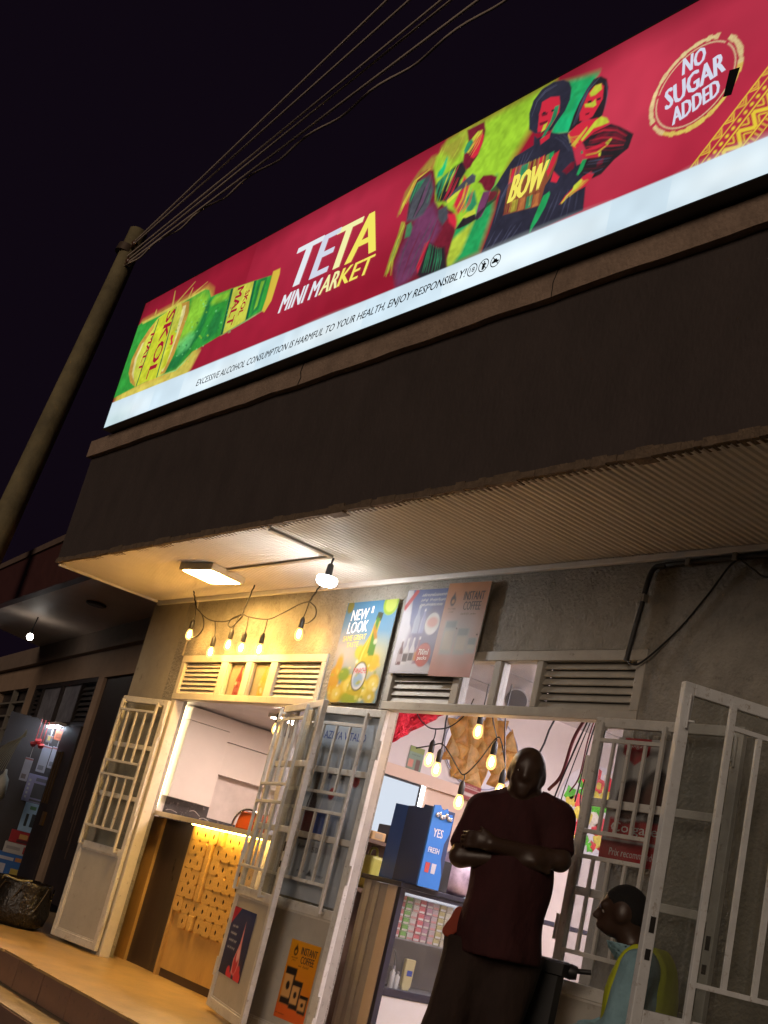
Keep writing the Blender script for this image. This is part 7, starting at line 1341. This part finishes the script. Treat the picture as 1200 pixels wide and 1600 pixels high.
t = thing('red_scoop_set', 'red plastic scoops hanging in the neighbouring doorway', 'scoops', FV(-0.15, 1.7, 0.03))
for k in range(3): MB().lathe([(0.015, 0), (0.035, 0.01), (0.045, 0.05), (0.047, 0.055)], FV(-0.19 + 0.05 * k, 1.72 + 0.05 * (k % 2), 0.03), 12, ax=(0.3, -0.4, 1)).tube([FV(-0.19 + 0.05 * k, 1.77, 0.03), FV(-0.19 + 0.05 * k, 2.10, 0.02)], 0.006, 6).build('scoop', mat('red_plastic', (0.5, 0.04, 0.04), 0.35), t)
t = thing('broom_stalks', 'bundle of pale broom stalks leaning by the left of the lit doorway', 'broom', FV(-0.45, 1.3, 0.27))
for k in range(12): MB().tube(bez([FV(-0.34 + 0.008 * (k % 4), 1.90 - 0.008 * k, 0.25), FV(-0.40 - 0.014 * k, 1.62, 0.27 + 0.01 * (k % 3)), FV(-0.45 - 0.03 * k, 1.32 - 0.012 * k, 0.28)], 4), 0.0035, 5).build('stalk', mat('straw', (0.28, 0.25, 0.13), 0.6, var=0.3), t)
b = MB(); vs = []; n = 16
for i, (r_, z_) in enumerate([(0.10, 0), (0.22, 0.05), (0.26, 0.2), (0.2, 0.38), (0.08, 0.46), (0.04, 0.55)]):
    for j in range(n):
        a = 6.283 * j / n; qq = r_ * (1 + 0.25 * noise.noise(Vector((math.cos(a) * 2, math.sin(a) * 2, z_ * 8)))); p = FV(-0.42 + 0.36 * qq * math.cos(a), 0.95 + z_ * 0.72, 0.33 + qq * 0.36 * math.sin(a)); vs.append(p)
o = b.add(vs, [(i * n + j, i * n + (j + 1) % n, (i + 1) * n + (j + 1) % n, (i + 1) * n + j) for i in range(5) for j in range(n)] + [tuple(range(n - 1, -1, -1)), tuple(5 * n + j for j in range(n))], 0, True).build('plastic_bag', mat('greyish_white_plastic', (0.45, 0.46, 0.42), 0.35, var=0.2)); tag(o, 'greyish white plastic bag hanging below the broom stalks', 'bag')

# ------------------------------------------------------------------ woven sack on the porch corner
sk = thing('woven_sack', 'dark woven plastic sack slumped on the porch by the corner pier', 'sack', (-10.45, 4.30, 0))
b = MB(); vs = []; n = 28; lv = [(0.24, 0.002), (0.30, 0.04), (0.315, 0.14), (0.30, 0.25), (0.285, 0.33), (0.29, 0.37), (0.27, 0.375), (0.25, 0.30), (0.2, 0.26)]
for i, (r_, z_) in enumerate(lv):
    for j in range(n):
        a = 6.283 * j / n; p = Vector((math.cos(a), math.sin(a), 0)); qq = r_ * (1 + 0.10 * noise.noise(p * 2.2 + Vector((0, 0, z_ * 6))) + 0.05 * noise.noise(p * 7 + Vector((0, 0, z_ * 18)))); vs.append((-10.42 + qq * 1.15 * p.x, 4.28 + qq * 0.85 * p.y, z_ + 0.02 * noise.noise(p * 3) * (z_ > 0.2)))
b.add(vs, [(i * n + j, i * n + (j + 1) % n, (i + 1) * n + (j + 1) % n, (i + 1) * n + j) for i in range(len(lv) - 1) for j in range(n)] + [tuple((len(lv) - 1) * n + j for j in range(n)), tuple(range(n - 1, -1, -1))], 0, True)
b.build('sack_body', mat('dark_woven_plastic', (0.010, 0.008, 0.006), 0.3, var=0.6, vscale=14, bump=0.7, bscale=30, spots=0.35, spot_col=(0.035, 0.025, 0.014)), sk)
for k in range(10):
    a = 0.6 * k; MB().tube([(-10.42 + 0.35 * math.cos(a + 0.06 * j), 4.28 + 0.262 * math.sin(a + 0.06 * j), 0.10 + 0.036 * j) for j in range(8)], 0.006, 5).build('woven_strand', mat('straw_strand', (0.05, 0.036, 0.02), 0.5), sk)
MB().tube(bez([(-10.30, 4.04, 0.36), (-10.20, 4.02, 0.39), (-10.08, 4.10, 0.38), (-10.04, 4.20, 0.40)]), 0.008, 6).build('tie_cord', mat('straw', (0.28, 0.25, 0.13), 0.6), sk)

# ------------------------------------------------------------------ utility pole and overhead wires
pole = thing('utility_pole', 'weathered concrete utility pole leaning behind the lit sign', 'pole', (-14.2, 3.80, -0.4))
pts = [(-14.2 + 0.02 * math.sin(i), 3.80 + 0.085 * i, -0.42 + 0.985 * i) for i in range(10)]
MB().tube(pts, [0.195 - 0.008 * i for i in range(10)], 16).build('shaft', mat('weathered_concrete_pole', (0.20, 0.165, 0.085), 0.8, var=0.35, vscale=3, bump=0.3, bscale=25, spots=0.4, spot_col=(0.14, 0.11, 0.07)), pole)
MB().cyl((-14.2, 4.48, 8.05), (-14.2, 4.50, 8.16), 0.132, n=16).build('steel_band', mat('rusty_steel', (0.10, 0.07, 0.05), 0.6, 0.5), pole)
for z_ in (8.12, 7.85): MB().cyl((-14.05, 4.50, z_), (-13.92, 4.48, z_), 0.025, n=8).lathe([(0.03, 0), (0.045, 0.03), (0.03, 0.07)], (-13.92, 4.48, z_ - 0.03), 10).build('insulator', mat('brown_porcelain', (0.12, 0.06, 0.04), 0.25), pole)
WIRE = mat('grey_aluminium_cable', (0.62, 0.52, 0.44), 0.5, 0.1)
ends = [((-7.264, 3.657, 7.80), 8.16), ((-7.108, 3.773, 7.80), 8.12), ((-6.888, 3.937, 7.80), 7.98), ((-6.823, 3.986, 7.80), 7.90), ((-6.60, 4.12, 7.80), 7.84)]
for k, (e_, z0) in enumerate(ends):
    a = Vector((-14.06, 4.49, z0)); e_ = Vector(e_); d_ = (e_ - a); far = a + d_ * 3.0; P = []
    for i in range(31):
        t_ = i / 30; p = a.lerp(far, t_); sag = 0.10 * (1 - (2 * t_ - 1) ** 2) - 0.10 * (1 - (2 / 3 - 1) ** 2) * min(1, t_ * 3); p.z -= max(-0.05, sag) * 0.6; P.append(p)
    o = MB().tube(P, 0.011 if k < 4 else 0.013, 6).build('overhead_wire', WIRE); tag(o, ['topmost thin overhead wire above the sign', 'second overhead wire from the top above the sign', 'upper one of the close pair of overhead wires', 'lower one of the close pair of overhead wires', 'straight core of the lowest overhead wire'][k], 'wire', 'overhead wires')
a = Vector((-13.95, 4.48, 7.80)); e_ = Vector((-6.48, 4.24, 7.80)); P1 = []
for i in range(160):
    t_ = i / 159 * 3; p = a + (e_ - a) * t_; P1.append(p + Vector((0, 0.02 * math.sin(i * 0.75), 0.02 * math.cos(i * 0.75) + 0.008 * math.sin(i * 0.13))))
o = MB().tube(P1, 0.012, 6).build('overhead_wire', WIRE); tag(o, 'lowest overhead wire, loosely twisted, nearest the sign', 'wire', 'overhead wires')

# ------------------------------------------------------------------ people: smooth blended bodies meshed with surface nets
def sn_mesh(name, fn, lo, hi, h):
    lo, hi = np.array(lo, float), np.array(hi, float); n = np.ceil((hi - lo) / h).astype(int) + 1
    ax = [lo[i] + h * np.arange(n[i]) for i in range(3)]; X, Y, Z = np.meshgrid(*ax, indexing='ij'); Vv = fn(X, Y, Z)
    S = Vv < 0; c = n - 1; acc = np.zeros((*c, 3)); cnt = np.zeros(c)
    offs = [(i, j, k) for i in (0, 1) for j in (0, 1) for k in (0, 1)]
    def sub(A, o): return A[o[0]:o[0] + c[0], o[1]:o[1] + c[1], o[2]:o[2] + c[2]]
    for a in offs:
        for d in range(3):
            if a[d]: continue
            b = list(a); b[d] = 1; va, vb = sub(Vv, a), sub(Vv, b); m = (va < 0) != (vb < 0); t = np.where(m, va / np.where(m, va - vb, 1), 0)
            for q in range(3): acc[..., q] += m * (a[q] + (t if q == d else 0))
            cnt += m
    act = cnt > 0; ids = -np.ones(c, int); ids[act] = np.arange(act.sum()); I = np.argwhere(act)
    verts = lo + h * (I + acc[act] / cnt[act][:, None]); faces = []
    for d in range(3):
        u, v = (d + 1) % 3, (d + 2) % 3
        sl0 = [slice(1, -1)] * 3; sl0[d] = slice(0, -1); sl1 = list(sl0); sl1[d] = slice(1, None)
        A, B = S[tuple(sl0)], S[tuple(sl1)]; E = np.argwhere(A != B)
        if len(E) == 0: continue
        off = np.ones(3, int); off[d] = 0; P = E + off; ins = A[tuple(E.T)]
        def cell(du, dv): q = P.copy(); q[:, u] -= du; q[:, v] -= dv; return ids[q[:, 0], q[:, 1], q[:, 2]]
        Q = np.stack([cell(1, 1), cell(0, 1), cell(0, 0), cell(1, 0)], 1); Q[~ins] = Q[~ins][:, ::-1]; faces.append(Q)
    return verts, np.concatenate(faces)
def cap(a, b, ra, rb):
    a, b = np.array(a, float), np.array(b, float); d = b - a; L2 = d @ d
    def f(X, Y, Z):
        t = np.clip(((X - a[0]) * d[0] + (Y - a[1]) * d[1] + (Z - a[2]) * d[2]) / L2, 0, 1)
        return np.sqrt((X - a[0] - t * d[0]) ** 2 + (Y - a[1] - t * d[1]) ** 2 + (Z - a[2] - t * d[2]) ** 2) - (ra + (rb - ra) * t)
    return f
def ell(c, r):
    def f(X, Y, Z):
        k = np.sqrt(((X - c[0]) / r[0]) ** 2 + ((Y - c[1]) / r[1]) ** 2 + ((Z - c[2]) / r[2]) ** 2); return (k - 1) * min(r)
    return f
def blend(fs, k):
    def f(X, Y, Z):
        r = None
        for g in fs:
            v = g(X, Y, Z)
            if r is None: r = v
            else: h = np.clip(0.5 + 0.5 * (v - r) / k, 0, 1); r = v * (1 - h) + r * h - k * h * (1 - h)
        return r
    return f
def cut(f, *planes):
    def g(X, Y, Z):
        r = f(X, Y, Z)
        for p, n in planes: r = np.maximum(r, (X - p[0]) * n[0] + (Y - p[1]) * n[1] + (Z - p[2]) * n[2])
        return r
    return g
def folds(f, amp, seed, k=26):
    r = np.random.default_rng(seed); W = r.normal(size=(7, 3)) * k; ph = r.uniform(0, 6.28, 7)
    def g(X, Y, Z):
        n = sum(np.sin(W[i, 0] * X + W[i, 1] * Y + W[i, 2] * Z * 0.6 + ph[i]) for i in range(7)) / 3.5
        return f(X, Y, Z) + amp * n
    return g
class Figure:
    """Local axes: x across, y towards the viewer's side the body faces, z up."""
    def __init__(s, name, label, pos, facing):
        s.root = thing(name, label, 'person', (*pos, 0)); s.o = Vector((*pos, 0)); f = Vector((*facing, 0)).normalized(); s.f = f; s.r = Vector((-f.y, f.x, 0))
    def w(s, p): return s.o + s.r * p[0] + s.f * p[1] + Vector((0, 0, p[2]))
    def mesh(s, name, fn, lo, hi, h, m, smooth=2):
        v, q = sn_mesh(name, fn, lo, hi, h); R = np.array([s.r, s.f, (0, 0, 1)]); W = np.array(s.o) + v @ R
        me = bpy.data.meshes.new(name); me.from_pydata(W.tolist(), [], q.tolist()); me.materials.append(m); me.polygons.foreach_set('use_smooth', [True] * len(me.polygons)); me.update()
        o = link(name, me, s.root); mo = o.modifiers.new('smooth', 'SMOOTH'); mo.factor = 0.5; mo.iterations = smooth; return o
SKIN = mat('dark_skin', (0.052, 0.027, 0.017), 0.42, var=0.12, vscale=14, bump=0.05, bscale=200)
EYE = mat('eye_white', (0.45, 0.40, 0.36), 0.25); PUPIL = mat('pupil', (0.008, 0.005, 0.004), 0.2)
# standing man, arms folded, facing the street
pos = Vector((-4.055, 3.862)); tocam = Vector((0.72414, -0.68966))
mn = Figure('person', 'bald man in a dark maroon T-shirt standing with folded arms in the main doorway', pos, tocam)
hc = (-0.008, 0.025, 1.668)
head = [ell(hc, (0.076, 0.096, 0.108)), ell((-0.008, 0.018, 1.697), (0.078, 0.098, 0.086)), ell((-0.012, 0.042, 1.600), (0.059, 0.064, 0.054)), ell((-0.013, 0.108, 1.634), (0.021, 0.020, 0.018)), cap((-0.012, 0.106, 1.676), (-0.013, 0.116, 1.642), 0.009, 0.012), cap((-0.050, 0.092, 1.688), (0.030, 0.094, 1.688), 0.015, 0.015),
        cap((-0.036, 0.098, 1.598), (0.012, 0.099, 1.598), 0.010, 0.009), cap((-0.030, 0.096, 1.584), (0.006, 0.097, 1.584), 0.011, 0.010), ell((-0.012, 0.088, 1.562), (0.026, 0.020, 0.018)), ell((-0.086, 0.005, 1.652), (0.013, 0.024, 0.034)), ell((0.070, 0.007, 1.655), (0.013, 0.024, 0.034)), ell((-0.052, 0.078, 1.630), (0.024, 0.022, 0.026)), ell((0.028, 0.080, 1.630), (0.024, 0.022, 0.026))]
neck = cap((0.0, -0.015, 1.46), (-0.006, 0.0, 1.60), 0.070, 0.058)
shL, elL, haL = (-0.172, -0.01, 1.455), (-0.225, 0.075, 1.235), (0.095, 0.140, 1.285)
shR, elR, haR = (0.165, -0.01, 1.49), (0.208, 0.07, 1.318), (-0.135, 0.172, 1.318)
torso = [ell((0.0, 0.0, 1.36), (0.175, 0.112, 0.19)), ell((0.01, 0.03, 1.14), (0.152, 0.122, 0.20)), ell((0.005, 0.0, 0.94), (0.160, 0.115, 0.13)), cap((-0.13, -0.01, 1.465), (0.14, -0.01, 1.49), 0.062, 0.062), cap((0.0, -0.01, 1.42), (0, -0.005, 1.52), 0.10, 0.066), cap((-0.04, -0.02, 1.53), (-0.16, -0.012, 1.468), 0.045, 0.055), cap((0.04, -0.02, 1.54), (0.17, -0.012, 1.50), 0.045, 0.055)]
arms = [cap(shL, elL, 0.060, 0.048), cap(elL, haL, 0.047, 0.033), cap(shR, elR, 0.060, 0.048), cap(elR, (-0.10, 0.175, 1.312), 0.047, 0.034)]
hand = [ell((-0.135, 0.176, 1.318), (0.045, 0.018, 0.038)), cap((-0.11, 0.180, 1.345), (-0.160, 0.168, 1.372), 0.012, 0.009)]
for k in range(4):
    z_ = 1.345 - k * 0.0195; hand += [cap((-0.160, 0.176, z_), (-0.205, 0.158, z_ - 0.004), 0.0098, 0.0092), cap((-0.205, 0.158, z_ - 0.004), (-0.240 + 0.006 * abs(k - 1.5), 0.118, z_ - 0.006), 0.0092, 0.0080)]
hand2 = [ell((0.10, 0.140, 1.286), (0.045, 0.018, 0.034))] + [cap((0.12, 0.14, 1.305 - 0.017 * k), (0.175, 0.115, 1.302 - 0.017 * k), 0.0095, 0.008) for k in range(4)] + [cap((0.08, 0.145, 1.31), (0.115, 0.140, 1.335), 0.011, 0.009)]
legs = [cap((-0.088, 0, 0.90), (-0.140, 0.02, 0.50), 0.094, 0.066), cap((-0.140, 0.02, 0.50), (-0.160, -0.01, 0.085), 0.060, 0.040), cap((0.090, 0, 0.90), (0.080, 0.03, 0.50), 0.098, 0.072), cap((0.080, 0.03, 0.50), (0.095, -0.01, 0.085), 0.062, 0.040),
        cap((-0.165, -0.03, 0.05), (-0.185, 0.13, 0.035), 0.042, 0.034), cap((0.095, -0.03, 0.05), (0.115, 0.13, 0.035), 0.042, 0.034)]
body = blend([blend(head, 0.016), blend([neck] + torso, 0.06), blend(arms, 0.02), blend(hand, 0.008), blend(hand2, 0.008), blend(legs, 0.03)], 0.016)
mn.mesh('body', body, (-0.33, -0.20, 0.0), (0.33, 0.26, 1.81), 0.0095, SKIN, 1)
SHIRT = mat('maroon_cotton', (0.046, 0.013, 0.014), 0.85, var=0.25, vscale=9, spec=0.25, bump=1.0, bscale=11, stretch=(1, 1, 0.55))
def grow(f, d): return lambda X, Y, Z: f(X, Y, Z) - d
up = [cap(shL, (-0.222, 0.065, 1.25), 0.062, 0.060), cap(shR, (0.217, 0.065, 1.285), 0.062, 0.060)]
shirt = blend([blend(torso + [cap((-0.02, 0, 1.30), (0.02, 0.03, 0.90), 0.15, 0.165)], 0.06), up[0], up[1]], 0.03)
shirt = cut(grow(folds(shirt, 0.0045, 4), 0.012), ((0, 0, 0.885), (0.05, 0, -1)), ((0, 0.0, 1.535), (0, 0.35, 0.94)), ((-0.222, 0.066, 1.247), (-0.25, 0.35, -0.90)), ((0.216, 0.066, 1.282), (0.25, 0.35, -0.90)))
# keep the trims of the sleeves off the torso
def shirt_f(X, Y, Z):
    tb = np.maximum(grow(folds(blend(torso + [cap((0.0, 0, 1.30), (0.025, 0.02, 0.88), 0.138, 0.168)], 0.06), 0.0085, 4, 17), 0.012)(X, Y, Z), 0.852 - Z + 0.03 * X); tb = np.maximum(tb, -cap((0.0, 0.004, 1.575), (-0.004, 0.02, 1.75), 0.076, 0.12)(X, Y, Z))
    sl = None
    for a, b_ in ((shL, elL), (shR, elR)):
        a, b_ = np.array(a), np.array(b_); e_ = a + (b_ - a) * 0.86; dd = (b_ - a) / np.linalg.norm(b_ - a)
        s_ = grow(folds(cap(a, e_, 0.064, 0.058), 0.007, 9, 30), 0.010)(X, Y, Z); s_ = np.maximum(s_, (X - e_[0]) * dd[0] + (Y - e_[1]) * dd[1] + (Z - e_[2]) * dd[2]); sl = s_ if sl is None else np.minimum(sl, s_)
    h = np.clip(0.5 + 0.5 * (sl - tb) / 0.03, 0, 1); return sl * (1 - h) + tb * h - 0.03 * h * (1 - h)
mn.mesh('t_shirt', shirt_f, (-0.34, -0.22, 0.80), (0.34, 0.24, 1.64), 0.0105, SHIRT, 1)
pants = blend([blend(legs[:4], 0.05), ell((0, 0, 0.93), (0.172, 0.125, 0.12))], 0.04)
mn.mesh('trousers', cut(grow(folds(pants, 0.011, 12, 16), 0.026), ((0, 0, 0.905), (0, 0, 1)), ((0, 0, 0.075), (0, 0, -1))), (-0.34, -0.22, 0.05), (0.34, 0.22, 1.0), 0.0115, mat('dark_brown_trousers', (0.036, 0.022, 0.018), 0.85, var=0.3, vscale=8, spec=0.25, bump=1.0, bscale=10, stretch=(1, 1, 0.5)), 1)
mn.mesh('shoes', blend(legs[4:], 0.01) if False else grow(blend(legs[4:], 0.01), 0.008), (-0.28, -0.12, -0.012), (0.28, 0.21, 0.12), 0.010, BLACK, 1)
tail = lambda X, Y, Z: np.maximum(grow(folds(cap((-0.165, 0.03, 1.00), (-0.205, 0.04, 0.915), 0.035, 0.030), 0.008, 5, 60), 0.0)(X, Y, Z), np.abs(Y - 0.045 - 0.2 * (X + 0.18)) - 0.012)
mn.mesh('orange_cloth_at_waist', tail, (-0.27, -0.03, 0.85), (-0.10, 0.12, 1.06), 0.007, mat('orange_red_cloth', (0.30, 0.045, 0.02), 0.8), 1)
for x_ in (-0.043, 0.022):
    v = mn.w((x_, 0.099, 1.663)); e_ = MB().lathe([(0.002, -0.012), (0.008, -0.009), (0.012, 0), (0.008, 0.009), (0.002, 0.012)], v, 12).build('eye', EYE, mn.root); MB().lathe([(0.001, -0.002), (0.005, 0), (0.001, 0.002)], v + mn.f * 0.0115, 10, ax=mn.f).build('pupil', PUPIL, e_)
# seated man in a reflective vest, turned to the left
ps = Vector((-3.50, 4.10)); fc = Vector((-0.86, -0.50))
sg = Figure('person', 'seated man in a blue shirt and yellow reflective vest beside the open right leaf', ps, fc)
def S(s_, d_, z): """image-right offset, toward-street offset -> body axes"""; e_ = Vector((0.7606, 0.6493)); v_ = Vector((0.6493, -0.7606)); p = e_ * s_ + v_ * d_; return (p.dot(Vector((sg.r.x, sg.r.y))), p.dot(Vector((sg.f.x, sg.f.y))), z)
hx, hy, _ = S(-0.055, 0.02, 0)
head = [ell((hx, hy - 0.008, 1.178), (0.074, 0.094, 0.098)), ell((hx, hy + 0.030, 1.105), (0.055, 0.060, 0.052)), cap((hx, hy + 0.092, 1.165), (hx, hy + 0.112, 1.128), 0.010, 0.015), cap((hx - 0.04, hy + 0.076, 1.175), (hx + 0.04, hy + 0.076, 1.175), 0.016, 0.016), cap((hx - 0.02, hy + 0.085, 1.092), (hx + 0.02, hy + 0.085, 1.092), 0.014, 0.014), ell((hx - 0.074, hy - 0.01, 1.15), (0.013, 0.026, 0.032)), ell((hx + 0.074, hy - 0.01, 1.15), (0.013, 0.026, 0.032))]
tx, ty, _ = S(0.055, 0.0, 0)
neck = cap((tx * 0.6 + hx * 0.4, (ty + hy) * 0.5 - 0.04, 0.98), (hx, hy - 0.03, 1.10), 0.060, 0.055)
torso = [ell((tx, ty - 0.02, 0.83), (0.185, 0.125, 0.20)), ell((tx, ty - 0.03, 0.62), (0.17, 0.135, 0.17)), ell((tx, ty - 0.03, 0.50), (0.175, 0.14, 0.09)), cap((tx - 0.16, ty - 0.03, 0.965), (tx + 0.16, ty - 0.03, 0.965), 0.062, 0.062)]
nearS, farS = (tx + 0.195, ty - 0.02, 0.955), (tx - 0.195, ty - 0.02, 0.955)
nearE, farE = (tx + 0.225, ty + 0.02, 0.70), (tx - 0.215, ty + 0.06, 0.70)
nearH, farH = (tx + 0.11, ty + 0.27, 0.615), (tx - 0.10, ty + 0.29, 0.63)
arms = [cap(nearS, nearE, 0.060, 0.050), cap(nearE, nearH, 0.048, 0.033), cap(farS, farE, 0.058, 0.048), cap(farE, farH, 0.046, 0.032)]
hands = []
for hh, sx in ((nearH, -1), (farH, 1)):
    hands += [ell((hh[0] + sx * 0.01, hh[1] + 0.045, hh[2] - 0.01), (0.036, 0.045, 0.020))] + [cap((hh[0] + sx * 0.01 - 0.03 + 0.019 * k, hh[1] + 0.08, hh[2] - 0.012), (hh[0] + sx * 0.012 - 0.032 + 0.02 * k, hh[1] + 0.135 - 0.012 * abs(k - 1.4), hh[2] - 0.045), 0.0092, 0.0078) for k in range(4)] + [cap((hh[0] + sx * 0.035, hh[1] + 0.03, hh[2]), (hh[0] + sx * 0.062, hh[1] + 0.075, hh[2] - 0.012), 0.011, 0.009)]
lg = [cap((tx - 0.09, ty, 0.50), (tx - 0.13, ty + 0.40, 0.50), 0.085, 0.062), cap((tx - 0.13, ty + 0.40, 0.49), (tx - 0.13, ty + 0.38, 0.09), 0.058, 0.042), cap((tx + 0.09, ty, 0.50), (tx + 0.12, ty + 0.40, 0.50), 0.085, 0.062), cap((tx + 0.12, ty + 0.40, 0.49), (tx + 0.12, ty + 0.37, 0.09), 0.058, 0.042), cap((tx - 0.13, ty + 0.36, 0.05), (tx - 0.14, ty + 0.52, 0.04), 0.042, 0.034), cap((tx + 0.12, ty + 0.35, 0.05), (tx + 0.13, ty + 0.51, 0.04), 0.042, 0.034)]
bodyf = blend([blend(head, 0.022), blend([neck] + torso, 0.06), blend(arms, 0.02), blend(hands, 0.008), blend(lg, 0.03)], 0.016)
LO, HI = (tx - 0.36, ty - 0.24, 0.0), (tx + 0.36, ty + 0.60, 1.31)
sg.mesh('body', bodyf, LO, HI, 0.010, SKIN, 1)
def shirt2(X, Y, Z):
    tb = np.maximum(grow(folds(blend(torso, 0.06), 0.004, 14), 0.010)(X, Y, Z), 0.50 - Z)
    ar = blend([cap(nearS, nearE, 0.066, 0.056), cap(nearE, nearH, 0.054, 0.040), cap(farS, farE, 0.064, 0.054), cap(farE, farH, 0.052, 0.038)], 0.02); a_ = folds(ar, 0.005, 17, 40)(X, Y, Z) - 0.006
    a_ = np.maximum(a_, Y - (ty + 0.25)); h = np.clip(0.5 + 0.5 * (a_ - tb) / 0.03, 0, 1); r = a_ * (1 - h) + tb * h - 0.03 * h * (1 - h)
    col = np.maximum(np.abs(cap((tx * 0.7 + hx * 0.3, (ty + hy) * 0.5 - 0.045, 0.985), (hx, hy - 0.03, 1.06), 0.078, 0.074)(X, Y, Z)) - 0.006, Z - 1.045); col = np.maximum(col, 0.97 - Z)
    return np.minimum(r, col)
sg.mesh('shirt', shirt2, (LO[0], LO[1], 0.46), (HI[0], ty + 0.34, 1.10), 0.0105, mat('pale_blue_cotton', (0.24, 0.40, 0.46), 0.85, var=0.15, vscale=12, spec=0.2, bump=1.0, bscale=14), 1)
def vest(X, Y, Z):
    tb = grow(blend(torso, 0.06), 0.024)(X, Y, Z); tb = np.maximum(tb, 0.56 - Z)
    tb = np.maximum(tb, np.abs(X - tx) - 0.150 - 0.12 * np.clip(0.80 - Z, 0, 1) * 0); vee = (0.055 + 0.30 * np.clip(Z - 0.80, 0, 1)) - np.abs(X - tx) - 0.5 * np.clip(ty - Y, 0, 1)
    tb = np.maximum(tb, np.minimum(vee, np.minimum(Y - ty + 0.02, 1)))
    return np.maximum(tb, Z - 1.055)
sg.mesh('reflective_vest', vest, (LO[0], LO[1], 0.50), (HI[0], ty + 0.24, 1.10), 0.0105, mat('fluorescent_yellow_mesh', (0.50, 0.56, 0.03), 0.7, var=0.12, vscale=30, spec=0.2), 1)
sg.mesh('trousers', cut(grow(folds(blend(lg[:4] + [ell((tx, ty - 0.03, 0.50), (0.178, 0.145, 0.085))], 0.04), 0.005, 22), 0.016), ((0, 0, 0.07), (0, 0, -1)), ((0, 0, 0.60), (0, 0, 1))), LO, (HI[0], HI[1], 0.64), 0.012, mat('grey_green_trousers', (0.10, 0.11, 0.08), 0.85, spec=0.2), 1)
sg.mesh('shoes', grow(blend(lg[4:], 0.01), 0.008), (LO[0], ty + 0.25, -0.012), (HI[0], HI[1], 0.12), 0.010, BLACK, 1)
sg.mesh('hair', lambda X, Y, Z: np.maximum(ell((hx, hy - 0.010, 1.180), (0.077, 0.097, 0.099))(X, Y, Z), 1.16 - Z + 0.75 * (Y - hy - 0.0)), (hx - 0.12, hy - 0.14, 1.06), (hx + 0.12, hy + 0.12, 1.31), 0.009, mat('black_hair', (0.006, 0.005, 0.005), 0.9, bump=0.4, bscale=150), 1)
for sx in (-0.032, 0.032):
    v = sg.w((hx + sx, hy + 0.070, 1.152)); e_ = MB().lathe([(0.002, -0.011), (0.008, -0.008), (0.011, 0), (0.008, 0.008), (0.002, 0.011)], v, 12).build('eye', EYE, sg.root); MB().lathe([(0.001, -0.002), (0.005, 0), (0.001, 0.002)], v + sg.f * 0.0105, 10, ax=sg.f).build('pupil', PUPIL, e_)
ch = thing('plastic_chair', 'dark plastic chair under the seated man in the vest', 'chair', (*ps, 0))
def cb(F3_, a, name, m=BLACK):
    b = MB(); vs = [sg.w((x_, y_, z_)) for z_ in a[4:6] for y_ in a[2:4] for x_ in a[0:2]]; return b.add(vs, [(0, 2, 3, 1), (4, 5, 7, 6), (0, 1, 5, 4), (2, 6, 7, 3), (0, 4, 6, 2), (1, 3, 7, 5)]).build(name, m, ch, bevel=0.008)
cb(None, (tx - 0.22, tx + 0.22, ty - 0.19, ty + 0.26, 0.375, 0.405), 'seat')
for x_, y_ in ((-0.19, -0.17), (0.17, -0.17), (-0.19, 0.21), (0.17, 0.21)): cb(None, (tx + x_, tx + x_ + 0.03, ty + y_, ty + y_ + 0.03, 0.0, 0.374), 'leg')
cb(None, (tx - 0.20, tx + 0.20, ty - 0.225, ty - 0.195, 0.375, 0.80), 'backrest')
# tall black bin between the two men
bn = thing('black_bin', 'tall black plastic bin with a broad rim between the two men', 'bin', (-4.079, 4.194, 0))
FBn = Fr((-4.10, 4.175, 0), (0.732, 0.681, 0), (0, 0, 1)); b = MB()
def rr_(hw, hd, z_): return [FBn(u, z_, w_) for u, w_ in ((-hw, -hd * .6), (-hw * .8, -hd), (hw * .8, -hd), (hw, -hd * .6), (hw, hd * .6), (hw * .8, hd), (-hw * .8, hd), (-hw, hd * .6))]
prof = [(0.110, 0.075, 0.003), (0.125, 0.085, 0.30), (0.140, 0.095, 0.84), (0.160, 0.110, 0.845), (0.162, 0.112, 0.895), (0.150, 0.10, 0.905)]
vs = [p for q_ in prof for p in rr_(*q_)]; b.add(vs, [(i * 8 + j, i * 8 + (j + 1) % 8, (i + 1) * 8 + (j + 1) % 8, (i + 1) * 8 + j) for i in range(5) for j in range(8)] + [tuple(range(40, 48))]).build('body', BLACK, bn)
MB().tube([FBn(0.155, 0.875, 0.0), FBn(0.20, 0.880, 0.0), FBn(0.255, 0.888, 0.0)], 0.012, 8).build('handle', BLACK, bn); MB().lathe([(0.03, -0.03), (0.036, 0), (0.03, 0.03)], FBn(0.165, 0.87, 0.04), 10, ax=FBn.ex).build('hinge_knob', BLACK, bn)
flush_texts()
